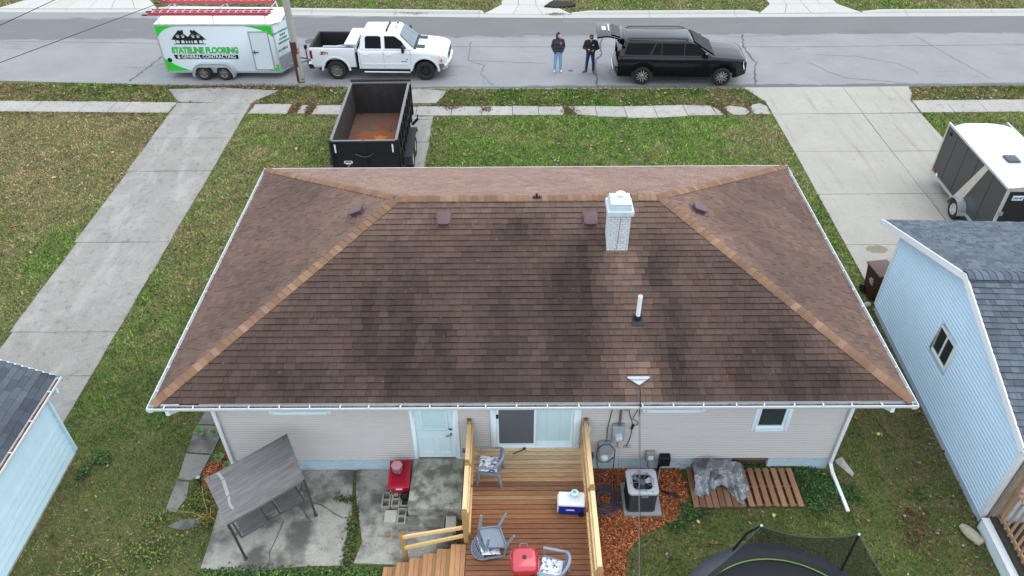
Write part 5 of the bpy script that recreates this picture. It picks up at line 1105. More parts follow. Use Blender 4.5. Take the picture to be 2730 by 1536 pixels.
# hose -----------------------------------------------------------------------
m_hose = M('grey_hose', (70, 76, 88), .5, var=.08)
pts = []
for i in range(9*16):
    a = 2*PI*i/16; k = i/16; r_ = .24+.07*sin(k*2.1)+.04*sin(k*5); pts.append((1.93+.05*sin(k*1.7)+r_*1.0*cos(a), 9.83+.06*cos(k*2.3)+r_*1.1*sin(a), .045+.012*(k % 4)))
pts = [(2.1, 9.9, .05)]+pts+[(1.75, 9.6, .06), (1.72, 9.25, .05), (1.6, 8.9, .04)]
mb = MB(); mb.tube(pts, .013, 6); hs_ = thing('garden_hose', 'long grey garden hose coiled on the mulch and looped over the wall box', 'hose', (1.95, 9.85, 0), world=True); mb.build('coil', m_hose, hs_, smooth=60)
mb = MB(); lp = [(2.1, 9.9, .05), (2.12, 10.3, .2), (2.14, 10.42, .55), (2.14, yw-.16, .95), (2.02, yw-.16, 1.14), (1.86, yw-.16, 1.13), (1.76, yw-.16, .98), (1.75, yw-.16, .7), (1.85, yw-.16, .52), (2.02, yw-.17, .55), (2.12, yw-.18, .72)]
mb.tube(lp, .013, 6); mb.build('wall_loop', m_hose, hs_, smooth=60)
mb = MB(); mb.tube([(1.76, yw-.16, .72), (1.78, yw-.18, .45), (1.9, 10.35, .2), (2.0, 10.1, .06), (2.12, 9.85, .06)], .013, 6); mb.tube([(1.68, yw-.1, .58), (1.64, yw-.14, .42), (1.58, 10.3, .12), (1.6, 9.95, .06)], .013, 6); mb.build('feed', m_hose, hs_, smooth=60)
# black fabric scraps
mb = MB(); mb.add([(3.15, 10.12, .05), (3.2, 9.98, .08), (3.42, 9.9, .05), (3.58, 9.82, .08), (3.5, 9.95, .1), (3.3, 10.02, .06)], [(0, 1, 5), (1, 2, 5), (2, 4, 5), (2, 3, 4)]); tag(mb.build('fabric_scrap', m_black), 'torn black landscape fabric scrap lying on the mulch', 'fabric scrap')
# ================================================================ pallets and tarp
m_pal = M('pallet_wood', (142, 107, 84), .85, var=.25, sc=6, st=(10, 1.2, 10), oc=True, bump=.2, bsc=30)
def pallet(x0, x1, y0, y1, label, widths, gaps, dark):
    p = thing('pallet', label, 'pallet', ((x0+x1)/2, (y0+y1)/2, 0), world=True, group='wooden pallets by the wall')
    for y in (y0+.03, (y0+y1)/2, y1-.07):
        mb = MB(); mb.box((x0, y, .012), (x1, y+.04, .095)); mb.build('stringer', m_pal, p, col=(.6, .55, .52))
    x = x0
    for i, w_ in enumerate(widths):
        mb = MB(); a = rng.uniform(-.008, .008); mb.prism([(x, y0+rng.uniform(-.02, .02)), (x+w_, y0+rng.uniform(-.02, .02)), (x+w_+a, y1), (x+a, y1)], .096, .115); j = rng.uniform(.8, 1.25)*dark; mb.build('plank', m_pal, p, col=(j, j*rng.uniform(.9, 1), j*rng.uniform(.85, 1))); x += w_+gaps
    PAVE.append([(x0, y0), (x1, y0), (x1, y1), (x0, y1)]); return p
pallet(3.82, 4.96, 9.58, 10.6, 'dark wooden pallet of tight boards under the grey tarp', [.125]*8, .018, .75)
pallet(5.02, 6.2, 9.6, 10.6, 'brown wooden pallet with wide gaps and no tarp', [.115]*7, .062, 1.1)
tp = thing('tarp_cover', 'crumpled silver grey tarp draped over a low frame on the dark pallet', 'tarp', (4.45, 10.15, .115), world=True)
m_tarp = M('silver_tarp', (142, 145, 150), .3, .45, var=.2, sc=9, bump=.8, bsc=22)
stain(m_tarp, (62, 58, 58), 3, .5, .66, .6)
def tarp(u, v):
    # u across, v from the wall over the crest down to the pallet in front
    x = 3.9+1.16*u; crest = .44*(1-.5*abs(2*u-.9)**3)+.04*sin(u*8)+.03*noise.noise(Vector((u*6, 0, 3)))
    lobe = .5*math.exp(-((u-.12)/.2)**2)+.85*math.exp(-((u-.84)/.17)**2)+.22
    if v < .2: y = 10.6-.1*(v/.2); z = .125+crest*(v/.2)**.5
    elif v < .42: y = 10.5-.26*(v-.2)/.22; z = .125+crest*(1-.1*(v-.2)/.22+.06*sin(u*19+v*9))
    else:
        k = (v-.42)/.58; y = 10.24-.5*k*lobe-.06*k; z = .125+crest*.9*max(0, 1-k)**1.2+(.12*k*max(0, 1-((u-.5)/.14)**2))
    w = noise.noise(Vector((u*3, v*2, 8))); k2 = max(0, min(1, (v-.15)*2.2))
    tri = lambda t: abs((t % 1)*2-1)-.5
    r = k2*(.075*tri(u*4.3+w*.9+v*.3)+.05*tri(u*9.7+w*1.6-v*.5)*v+.035*noise.noise(Vector((u*13+w, v*2.2, 2))))+.035*tri(u*3+v*2.6+w)*(1-k2*.5)+.014*noise.noise(Vector((u*34, v*16, 4)))
    return (x+r*.5, y-r*.8, max(.12, z+r*.75*min(1, v*6)))
mb = MB(); mb.grid(tarp, 96, 60); o = mb.build('sheet', m_tarp, tp, smooth=38)
mb = MB(); mb.box((4.15, 10.34, .115), (4.8, 10.46, .36)); mb.build('support', m_pal, tp)
# ================================================================ trampoline
tr = thing('trampoline', 'black round trampoline with green edging and sagging safety net', 'trampoline', (4.775, 6.15, 0))
R_ = 2.1; ZT_ = .85
m_pad = M('trampoline_pad', (52, 56, 64), .45, var=.15, sc=5, bump=.3, bsc=14); m_mat = M('trampoline_mat', (26, 28, 34), .6, var=.1, sc=4)
N = 72
mb = MB(); mb.grid(lambda u, v: ((R_-.36*v)*cos(2*PI*u), (R_-.36*v)*sin(2*PI*u), ZT_+.03*sin(PI*v)+.012*noise.noise(Vector((cos(2*PI*u)*6, sin(2*PI*u)*6, v*3)))), N, 6, closed_u=True); mb.build('pad', m_pad, tr, smooth=60)
mb = MB(); mb.tube([(1.755*cos(2*PI*i/N), 1.755*sin(2*PI*i/N), ZT_+.012) for i in range(N)], .014, 6, closed=True); mb.build('edging', M('lime_edging', (120, 156, 72), .5), tr, smooth=60)
mb = MB(); mb.lathe([(0, ZT_-.05), (1.76, ZT_-.02), (1.76, ZT_-.015), (0, ZT_-.045)], (0, 0, 0), N); mb.build('mat', m_mat, tr, smooth=40)
mb = MB(); mb.tube([(2.08*cos(2*PI*i/N), 2.08*sin(2*PI*i/N), ZT_-.05) for i in range(N)], .025, 8, closed=True); mb.build('frame_ring', m_galv, tr, smooth=60)
mb = MB()
def blob(pts, z): mb.prism(pts, z, z+.002)
jag = [(x+.12, y+.34) for x, y in ((-.7, 1.02), (-.66, 1.14), (-.62, 1.07), (-.5, 1.12), (-.42, 1.17), (-.38, 1.1), (-.3, 1.15), (-.2, 1.12), (-.12, 1.16), (-.02, 1.09), (.1, 1.1), (.08, .8), (-.2, .6), (-.62, .62))]
blob(jag, ZT_-.03); mb.build('mat_print', M('print_white', (214, 222, 228), .7, var=.2, sc=30), tr)
sh2 = lambda P: [(x+.12, y+.34) for x, y in P]
mb = MB(); blob(sh2([(-.25, 1.18), (-.08, 1.27), (.08, 1.24), (.14, 1.12), (.02, 1.105), (-.1, 1.17), (-.2, 1.13)]), ZT_-.0255); mb.build('mat_print', M('print_green', (40, 130, 90), .7, var=.25, sc=20), tr)
mb = MB(); blob(sh2([(.24, 1.16), (.34, 1.2), (.5, 1.1), (.55, .95), (.42, 1.0), (.33, 1.1)]), ZT_-.0255); mb.build('mat_print', M('print_green', (40, 130, 90), .7, var=.25, sc=20), tr)
m_foam = M('pole_foam', (30, 32, 36), .7, var=.1); m_net = M('safety_net', (14, 15, 17), .9, var=0, alpha=.62)
ANG = [107, 48, -12, -72, -132, 168]; TOP = [(-.29, 1.79), (1.43, 1.6)]
tops = []
for i, a in enumerate(ANG):
    b = Vector((2.06*cos(rad(a)), 2.06*sin(rad(a)), ZT_-.1)); t_ = Vector((*TOP[i], 1.92)) if i < 2 else Vector((2.12*cos(rad(a)), 2.12*sin(rad(a)), 1.95)); tops.append(t_)
    mb = MB(); mid = b.lerp(t_, .6)+Vector((-.03, .02, .12)) if i == 0 else b.lerp(t_, .5); mb.tube([b, mid, t_], .024, 10); po = mb.build('net_pole', m_foam, tr, smooth=60)
    mb = MB(); mb.sphere(t_+Vector((0, 0, .01)), .026, 10); mb.build('pole_cap', M('cap_silver', (206, 212, 216), .3), po, smooth=60)
    bl = Vector((b.x, b.y, 0)); mb = MB(); mb.tube([(b.x, b.y, ZT_-.05), (b.x*1.0, b.y*1.0, .02), (b.x*.85, b.y*.85, .02)], .022, 8); mb.build('frame_leg', m_galv, tr, smooth=60)
for i in range(6):
    a, b = tops[i], tops[(i+1) % 6]; A, B = ANG[i], ANG[(i+1) % 6]
    if B > A: B -= 360
    def net(u, v):
        p = a.lerp(b, u); p.z -= .22*4*u*(1-u); p.x += 0; an = rad(A+(B-A)*u); q = Vector((1.76*cos(an), 1.76*sin(an), ZT_+.02)); r = p.lerp(q, v); k = sin(PI*v)*.06; return tuple(r*(1) + Vector((-k*cos(an), -k*sin(an), 0)))
    mb = MB(); mb.grid(net, 10, 6); mb.build('net', m_net, tr, smooth=60)
    mb = MB(); mb.tube([net(k/10, 0) for k in range(11)], .009, 5); mb.build('net_rope', M('net_rope', (50, 70, 58), .7), tr, smooth=60)
# ================================================================ trash bin
bn = thing('trash_bin', 'dark brown wheeled trash bin between driveway and blue garage', 'trash bin', (10.32, 16.72, .03), rad(8))
m_bin = M('bin_brown', (62, 36, 32), .5, var=.06)
mb = MB(); mb.add([(x*s, y*s2, z) for z, s, s2 in ((0, .21, .24), (.95, .28, .34)) for x, y in ((-1, -1), (1, -1), (1, 1), (-1, 1))], [(3, 2, 1, 0), (4, 5, 6, 7), (0, 1, 5, 4), (1, 2, 6, 5), (2, 3, 7, 6), (3, 0, 4, 7)]); mb.build('body', m_bin, bn, bevel=.03, seg=2)
mb = MB(); mb.box((-.31, -.36, .95), (.31, .38, 1.0)); mb.build('lid', M('bin_lid', (92, 62, 62), .45, var=.06), bn, bevel=.025, seg=2)
mb = MB(); mb.tube([(-.25, .4, .93), (.25, .4, .93)], .016, 8); mb.build('handle', m_bin, bn)
for sx in (-1, 1):
    mb = MB(); mb.lathe([(0, -.03), (.12, -.03), (.12, .03), (0, .03)], (sx*.24, .24, .12), 16, R=rot('Y', PI/2)); mb.build('wheel', m_black, bn, smooth=40)
mb = MB()
for i, (a, b) in enumerate(((-.09, .03), (-.12, .08), (-.1, .1), (-.12, .06))):
    z = .66-i*.055; y_ = -.01; k = .21+(.28-.21)*z/.95+.003
    for j in range(4):
        p = a+(b-a)*j/4; mb.add([(-k, p, z), (-k, p+(b-a)/4*.75, z), (-k-.003, p+(b-a)/4*.75, z+.032), (-k-.003, p, z+.032)], [(0, 1, 2, 3)])
mb.build('print', m_white, bn)
# ================================================================ utility pole, wires, stake
up_ = thing('utility_pole', 'weathered grey wooden utility pole with rusty brown cable guard', 'utility pole', (-9.28, 31.1, 0))
m_pole = M('weathered_pole', (156, 156, 148), .9, var=.2, sc=5, st=(8, 8, .8), bump=.5, bsc=20)
mb = MB(); mb.tube([(.0, 0, -.1), (.0, 0, 3.5), (0, 0, 11)], [.155, .145, .12], 18); mb.build('shaft', m_pole, up_, smooth=60)
m_rust = M('rusty_guard', (86, 50, 42), .7, .2, var=.2, sc=10)
def half(z0, z1, r, a0, a1, nm):
    mb = MB(); mb.grid(lambda u, v: (r*cos(a0+(a1-a0)*u), r*sin(a0+(a1-a0)*u), z0+(z1-z0)*v), 10, 1); mb.build(nm, m_rust, up_, smooth=60)
half(.3, 2.0, .175, rad(170), rad(285), 'cable_guard'); half(1.55, 2.05, .185, rad(165), rad(310), 'guard_hood')
for z in (.25, .38, 1.55, 1.7):
    mb = MB(); mb.lathe([(.157, 0), (.168, 0), (.168, .03), (.157, .03)], (0, 0, z), 20); mb.build('strap', m_rust, up_, smooth=40)
mb = MB(); mb.box((-.01, -.19, .3), (.07, -.165, .95)); mb.build('wood_strip', m_pole, up_)
mb = MB(); mb.box((-1.1, -.07, 9.6), (1.1, .07, 9.75)); mb.build('cross_arm', m_pole, up_)
def wire(a, b, sag, r, label, nm='overhead_wire', mat=m_black):
    a = Vector(a); b = Vector(b); mb = MB(); n = 24; mb.tube([a.lerp(b, i/n)-Vector((0, 0, sag*4*(i/n)*(1-i/n))) for i in range(n+1)], r, 6); return tag(mb.build(nm, mat, smooth=60), label, 'wire', None)
wire((-9.36, 31.1, 5.3), (-19.0, 9.0, 6.3), 0, .010, 'thin black overhead wire attached low on the utility pole')
wire((-9.36, 31.1, 7.35), (-18.4, 9.0, 6.2), 0, .010, 'thin black overhead wire attached high on the utility pole')
d_ = Vector((1.72-2.41, 5.66-10.26, 4.2-3.22))
wire((2.41, 10.25, 3.225), tuple(Vector((2.41, 10.25, 3.225))+d_*4.6), 0, .0065, 'thick twisted service cable running from the roof bracket', 'service_cable', M('cable_grey', (96, 98, 100), .4, .4, var=.3, sc=30))
wire((2.43, 10.25, 3.205), tuple(Vector((2.43, 10.25, 3.205))+d_*4.6), 0, .004, 'black strand twisted beside the thick service cable', 'service_cable')
wire((2.02, 9.97, 2.9), (1.41, 5.66, 4.15), 0, .0025, 'very thin dark wire left of the thick service cable')
mb = MB(); mb.tube([(2.41, 10.24, 3.21), (2.42, 10.1, 3.2), (2.41, FY0-.12, 3.05), (2.5, WY0-.06, 2.7), (2.57, yw-.05, 2.2), (2.58, yw-.05, 1.9)], .01, 6); tag(mb.build('drop_cable', m_black, smooth=60), 'black cable dropping from the roof bracket over the gutter', 'cable')
mb = MB(); mb.beam((-1.26, 30.15, 0), (-1.32, 30.13, .95), .03, .02, up=(0, 1, 0)); tag(mb.build('marker_stake', M('stake_wood', (186, 180, 168), .8, var=.15)), 'thin pale marker stake standing in the verge', 'stake')
# ================================================================ vehicles (local: x forward, -y side faces the house)
m_rimd = M('rim_dark', (60, 58, 56), .4, .6, var=.1); m_rimg = M('rim_grey', (150, 148, 144), .35, .7, var=.08); m_rimp = M('rim_polished', (214, 212, 208), .25, .7)
m_disc = M('wheel_well_black', (18, 18, 19), .8)
def wheel(parent, x, y, r, w, rimr, style, rimm=m_rimg):
    s = -1 if y < 0 else 1; Rr = rot('X', PI/2 if s < 0 else -PI/2)
    mb = MB(); mb.lathe([(rimr*.96, -w/2), (r-.06, -w/2), (r-.012, -w/2+.03), (r, 0), (r-.012, w/2-.03), (r-.06, w/2), (rimr+.015, w/2-.004), (rimr*.97, w/2-.02), (rimr*.95, 0)], (x, y, r), 32, R=Rr); wh = mb.build('wheel', m_rub, parent, smooth=35)
    T = Matrix.Translation((x, y, r)) @ Rr.to_4x4(); zf = w/2-.035
    mb = MB(); mb.lathe([(0, zf-.06), (rimr*.98, zf-.06), (rimr*.98, zf-.055), (0, zf-.05)], (x, y, r), 24, R=Rr); mb.build('brake', m_disc, wh)
    mb = MB(); mb.lathe([(rimr*.88, zf-.05), (rimr, zf+.02), (rimr*.985, zf+.03), (rimr*.92, zf+.02), (rimr*.86, zf-.05)], (x, y, r), 32, R=Rr)
    def spoke(a, r0, r1, wd, z=zf, off=0):
        c, s_ = cos(a), sin(a); ox, oy = -s_*off, c*off; mb.beam(T @ Vector((r0*c+ox, r0*s_+oy, z)), T @ Vector((r1*c+ox, r1*s_+oy, z-.005)), wd, .03, up=Rr @ Vector((0, 0, 1)))
    if style == 'suv': mb.build('rim', m_disc, wh, smooth=40); mb = MB()
    mb.lathe([(0, zf-.03), (rimr*.12 if style == 'suv' else rimr*.3, zf-.03), (rimr*.3, zf), (rimr*.12, zf+.015), (0, zf+.015)], (x, y, r), 20, R=Rr)
    if style == 'truck':
        for i in range(8): spoke(2*PI*i/8+.2, rimr*.25, rimr*.92, rimr*.24)
    elif style == 'suv':
        for i in range(6): spoke(2*PI*i/6+PI/6, rimr*.42, rimr*.95, .034, off=.05); spoke(2*PI*i/6+PI/6, rimr*.42, rimr*.95, .034, off=-.05); a = 2*PI*i/6+PI/6; mb.beam(T @ Vector((rimr*.44*cos(a)-sin(a)*.065, rimr*.44*sin(a)+cos(a)*.065, zf)), T @ Vector((rimr*.44*cos(a)+sin(a)*.065, rimr*.44*sin(a)-cos(a)*.065, zf)), .026, .03, up=Rr @ Vector((0, 0, 1)))
    else:
        for i in range(5): spoke(2*PI*i/5+.3, rimr*.15, rimr*.93, .035, off=.025); spoke(2*PI*i/5+.3, rimr*.15, rimr*.93, .035, off=-.025)
    mb.build('spokes' if style == 'suv' else 'rim', rimm, wh, smooth=40)
    mb = MB(); mb.lathe([(0, zf+.013), (rimr*.1, zf+.013), (rimr*.09, zf+.03), (0, zf+.032)], (x, y, r), 12, R=Rr); mb.build('hub_cap', m_disc, wh, smooth=40)
    return wh
def body_prof(zbf, ztf, wf, crown=.04, sill=.06):
    def f(x):
        zb, zt, w = zbf(x), ztf(x), wf(x); m = (zb+zt)/2
        return [(w-.22, zb), (w-.03, zb), (w-.005, zb+.03), (w, zb+.09), (w+.008, max(zb+.1, zt-.32)), (w-.0, max(zb+.11, zt-.16)), (w-.025, zt-.06), (w-.07, zt-.015), (w-.15, zt+.003), (w*.55, zt+crown*.7), (0, zt+crown)]
    return f
def arch(x, zb, axles, R, zc):
    for a in axles:
        d = abs(x-a)
        if d < R: zb = max(zb, zc+math.sqrt(R*R-d*d))
    return zb
def stations(x0, x1, axles, R):
    s_ = set(frange(x0, x1, .12))
    for a in axles:
        for i in range(25): s_.add(a-R*cos(PI*i/24))
    s_ = sorted(x for x in s_ if x0 <= x <= x1); out = [s_[0]]
    for x in s_[1:]:
        if x-out[-1] > .004: out.append(x)
    return out
def house_panel(mb, pl, pts, off=.006, th=.004, mi=0):
    """thin panel on a plane given by pl(a,b)->Vector ; outward normal from derivative"""
    P = [pl(*q) for q in pts]; n = (P[1]-P[0]).cross(P[-1]-P[0]).normalized()
    if n.dot(pl.out) < 0: n = -n
    A = [p+n*off for p in P]; B = [p+n*(off+th) for p in P]; k = len(P); c = sum(P, Vector())/k
    order = list(range(k)); 
    if (P[1]-P[0]).cross(P[2]-P[1]).dot(n) < 0: order = order[::-1]
    mb.add(A+B, [[i+k for i in order]], mi)
    for i in range(k): mb.add([A[i], A[(i+1) % k], B[(i+1) % k], B[i]], [(0, 1, 2, 3)], mi)
def greenhouse(zb, zt, xb0, xb1, xt0, xt1, wb, wt, crown=.035, nx=8):
    """cabin shell: returns builder plus plane functions"""
    mb = MB(); lv = 6
    def ring(t):
        z = zb+(zt-zb)*t; k = t; x0 = xb0+(xt0-xb0)*k; x1 = xb1+(xt1-xb1)*k; w = wb+(wt-wb)*k; c = .10
        return [(x0, -w+c, z), (x0+.05, -w+.02, z), (x0+c+.04, -w, z), (x1-c-.04, -w, z), (x1-.05, -w+.03, z), (x1, -w+c+.06, z), (x1+.03, 0, z), (x1, w-c-.06, z), (x1-.05, w-.03, z), (x1-c-.04, w, z), (x0+c+.04, w, z), (x0+.05, w-.02, z), (x0, w-c, z)]
    R0 = [ring(i/lv) for i in range(lv+1)]; top = [(x*.985+(xt0+xt1)/2*.015, y*.93, zt+.025) for x, y, z in R0[-1]]; top2 = [(x*.9+(xt0+xt1)/2*.1, y*.6, zt+.025+crown) for x, y, z in R0[-1]]
    rows = R0+[top, top2]; n = len(rows[0])
    for r in rows: mb.v += r
    for i in range(len(rows)-1):
        for j in range(n): mb.f.append([i*n+j, i*n+(j+1) % n, (i+1)*n+(j+1) % n, (i+1)*n+j]); mb.m.append(0); mb.t.append(None)
    mb.f.append([(len(rows)-1)*n+j for j in range(n)]); mb.m.append(0); mb.t.append(None)
    def side(s):
        def pl(x, t): return Vector((x, s*(wb+(wt-wb)*t), zb+(zt-zb)*t))
        pl.out = Vector((0, s, .3)); return pl
    def front(y, t): return Vector((xb1+(xt1-xb1)*t+.012, y, zb+(zt-zb)*t))
    front.out = Vector((1, 0, .5))
    def back(y, t): return Vector((xb0+(xt0-xb0)*t, y, zb+(zt-zb)*t))
    back.out = Vector((-1, 0, .3)); return mb, side, front, back
# ---------------------------------------------------------------- white pickup
m_wp = M('white_car_paint', (217, 220, 223), .25, var=.01, coat=.6); m_liner = M('bed_liner', (30, 31, 33), .75, var=.15, sc=14)
m_lens = M('lamp_lens', (214, 222, 224), .1, var=.15, sc=20, spec=.8); m_redl = M('red_lens', (150, 14, 22), .15, var=.1); m_amb = M('amber_lens', (224, 130, 60), .2)
tk = thing('pickup_truck', 'white crew cab pickup truck with toolbox hitched to the lettered trailer', 'pickup truck', (-5.83, 32.72, .006), rad(-2.2))
AX = (-1.96, 1.96); RA_ = .53; ZC = .43
def t_zb(x): return arch(x, .50, AX, RA_, ZC)
def t_zt(x):
    if x < 1.35: return 1.36
    if x < 2.75: return 1.34-.13*((x-1.35)/1.4)**1.6
    return 1.21-.12*((x-2.75)/.2)
def t_w(x): return 1.0-.13*max(0, (x-2.2)/.75)**2
fr_x = stations(-.93, 2.93, (1.96,), RA_)
mb = loft(MB(), fr_x, body_prof(t_zb, t_zt, t_w)); mb.build('body', m_wp, tk, smooth=38)
# bed
for s_ in (-1, 1):
    mb = MB(); bx = stations(-3.03, -.95, (-1.96,), RA_)
    def bp(x): zb = arch(x, .55, (-1.96,), RA_, ZC); return [(.80, .82), (.80, zb) if zb < .82 else (.80, .82), (.93, zb), (.985, zb+.04), (1.0, zb+.1), (1.006, 1.12), (.995, 1.34), (.975, 1.42), (.95, 1.435), (.86, 1.435), (.84, 1.42), (.84, .8)]
    mb2 = MB(); loft(mb2, bx, bp, both=False, cap=False, mif=lambda i, j: 1 if j >= 8 else 0)
    mb2.v = [(x, s_*y, z) for x, y, z in mb2.v]
    if s_ < 0: mb2.f = [f[::-1] for f in mb2.f]
    for x in (bx[0], bx[-1]): p = bp(x); mb2.add([(x, s_*y, z) for y, z in p], [list(range(len(p)))])
    mb2.build('bed_side', [m_wp, m_liner], tk, smooth=38)
mb = MB(); mb.box((-2.98, -.84, .74), (-.95, .84, .8)); mb.build('bed_floor', m_liner, tk); mb = MB(); mb.box((-.98, -.84, .8), (-.955, .84, 1.42)); mb.build('bed_front', m_liner, tk)
mb = MB(); mb.box((-3.06, -.83, .74), (-2.985, .83, 1.41)); mb.build('tailgate', m_wp, tk, bevel=.015); mb = MB(); mb.box((-2.984, -.82, .82), (-2.978, .82, 1.4)); mb.box((-3.06, -.84, 1.411), (-2.98, .84, 1.43)); mb.build('tailgate_cap', m_liner, tk)
for s_ in (-1, 1):
    mb = MB(); y0, y1 = sorted((s_*.86, s_*1.014)); mb.box((-3.05, y0, .95), (-2.93, y1, 1.32)); mb.build('tail_light', m_redl, tk, bevel=.02)
    for k, a in enumerate(AX):
        mb = MB()
        P = [(a+.56*cos(t), .43+.56*sin(t)) for t in [PI*i/20 for i in range(21)]]; Q = [(a+.655*cos(t), .43+.655*sin(t)) for t in [PI*i/20 for i in range(20, -1, -1)]]
        mb.prism(P+Q, 0, .03, X=Matrix(((1, 0, 0, 0), (0, 0, s_, s_*1.0), (0, 1, 0, 0), (0, 0, 0, 1)))); mb.build('wheel_flare', m_wp, tk, bevel=.012, seg=1)
    mb = MB(); mb.tube([(-.72, s_*1.06, .4), (1.32, s_*1.06, .4)], .042, 10); mb.tube([(-.6, s_*.9, .45), (-.6, s_*1.04, .42)], .02, 6); mb.tube([(1.2, s_*.9, .45), (1.2, s_*1.04, .42)], .02, 6); mb.build('step_bar', m_chrome, tk, smooth=50)
    mb = MB(); mb.box((-.82, min(s_*.6, s_*.99), .36), (1.4, max(s_*.6, s_*.99), .5)); mb.build('rocker', m_disc, tk)
    mb = MB(); mb.tube([(1.12, s_*.95, 1.42), (1.1, s_*1.12, 1.45)], .035, 8); mb.box((1.03, min(s_*1.08, s_*1.3), 1.34), (1.14, max(s_*1.08, s_*1.3), 1.62)); mb.build('mirror', m_black, tk, bevel=.03, seg=2)
gb, side, front, back = greenhouse(1.35, 1.95, -.9, 1.5, -.74, .86, .95, .77)
cab = gb.build('cab', m_wp, tk, smooth=40)
for s_ in (-1, 1):
    pl = side(s_)
    for q in ([(-.6, .1), (.1, .1), (.1, .84), (.03, .92), (-.48, .92), (-.58, .84)], [(.26, .1), (1.2, .1), (.98, .6), (.76, .86), (.66, .92), (.26, .92)]):
        mb = MB(); house_panel(mb, pl, q); mb.build('side_window', m_glassd, cab)
mb = MB(); house_panel(mb, front, [(-.8, .06), (.8, .06), (.66, .93), (-.66, .93)], off=.03); mb.build('windshield', M('windshield_glass', (70, 96, 100), .05, var=.35, sc=3, spec=.8, st=(1, 2, 1)), cab)
mb = MB(); house_panel(mb, back, [(-.7, .2), (.7, .2), (.6, .88), (-.6, .88)]); mb.build('rear_window', m_glassd, cab)
mb = MB()
for s_ in (-1, 1):
    for x in (-.86, .18, 1.36): mb.box((x-.006, min(s_*1.0, s_*1.0115), .56), (x+.006, max(s_*1.0, s_*1.0115), 1.3))
mb.build('door_seam', M('seam_grey', (150, 155, 160), .6), tk)
for s_ in (-1, 1):
    for x in (-.7, .3):
        mb = MB(); mb.box((x, min(s_*1.0, s_*1.04), 1.13), (x+.2, max(s_*1.0, s_*1.04), 1.17)); mb.build('door_handle', m_wp, tk, bevel=.01)
    mb = MB(); mb.box((-.8, min(s_*1.0, s_*1.022), .70), (1.22, max(s_*1.0, s_*1.022), .78)); mb.build('door_moulding', m_wp, tk, bevel=.008, seg=1)
    mb = MB(); mb.box((.95, min(s_*1.0, s_*1.015), .86), (1.2, max(s_*1.0, s_*1.015), .885)); mb.lathe([(0, 0), (.035, 0), (0, .012)], (1.2, s_*1.005, .96), 10, R=rot('X', PI/2*(1 if s_ < 0 else -1))); mb.build('badge', M('badge_dark', (90, 94, 100), .4, .4), tk)
    X = Matrix(((1, 0, 0, -2.4), (0, 0, -s_*-1, s_*1.009), (0, 1, 0, 1.2), (0, 0, 0, 1))) if s_ > 0 else Matrix(((1, 0, 0, -2.4), (0, 0, -1, -1.009), (0, 1, 0, 1.2), (0, 0, 0, 1)))
    if s_ < 0:
        text_mb('Z', .17, .012, X=X @ Matrix.Translation((-.09, 0, 0)), sx=1.5, shear=.2).build('decal', m_redl, tk); text_mb('71', .13, .008, X=X @ Matrix.Translation((.09, 0, 0)), sx=1.4).build('decal', M('badge_dark', (90, 94, 100)), tk)
# hood vents, cowl, roof bar
mb = MB(); mb.grid(lambda u, v: (1.46+.14*u, -.82+1.64*v, 1.375-.02*u+.03*sin(PI*v)), 2, 10); mb.build('cowl', m_black, tk)
for s_ in (-1, 1):
    mb = MB(); mb.cbox((1.78, s_*.52, 1.372), (.34, .3, .02), rot('Y', rad(2))); hv = mb.build('hood_vent', M('vent_dark', (56, 60, 66), .5), tk, bevel=.006, seg=1)
    mb = MB()
    for k in range(6): mb.cbox((1.65+k*.052, s_*.52, 1.386-k*.002), (.012, .27, .012), rot('Y', rad(2)))
    mb.build('vent_slat', m_black, hv)
mb = MB(); mb.box((.3, -.5, 2.02), (.36, .5, 2.08)); mb.box((.27, -.52, 1.96), (.39, -.47, 2.02)); mb.box((.27, .47, 1.96), (.39, .52, 2.02)); mb.build('light_bar', m_black, tk, bevel=.008, seg=1)
mb = MB(); mb.box((.66, -.14, 2.0), (.7, .14, 2.02)); mb.box((.68, -.42, 1.985), (.72, -.38, 2.01)); mb.box((.64, .42, 1.985), (.72, .5, 2.04)); mb.build('roof_lamp', m_black, tk)
# front end
def nose(mb, x0, x1, y, z0, z1, n=10, mi=0): mb.grid(lambda u, v: (x1-.16*(2*u-1)**2 if v >= 0 else 0, (2*u-1)*y, z0+(z1-z0)*v), n, 4, mi)
mb = MB(); N_ = 14
rowsb = [[(3.06-.2*(2*i/N_-1)**2*abs(2*i/N_-1)-dx, (2*i/N_-1)*1.0, z) for i in range(N_+1)] for dx, z in ((.12, .46), (.02, .5), (0, .62), (.01, .74), (.1, .78))]
for r in rowsb: mb.v += r
for i in range(4):
    for j in range(N_): a = i*(N_+1)+j; mb.f.append([a, a+1, a+N_+2, a+N_+1]); mb.m.append(0); mb.t.append(None)
mb.build('front_bumper', m_chrome, tk, smooth=60)
mb = MB()
for s_ in (-1, 1): mb = MB(); mb.grid(lambda u, v: (2.5+.42*u, s_*(1.012-.2*u*u), .5+.26*v), 6, 2); mb.build('bumper_side', m_chrome, tk, smooth=60)

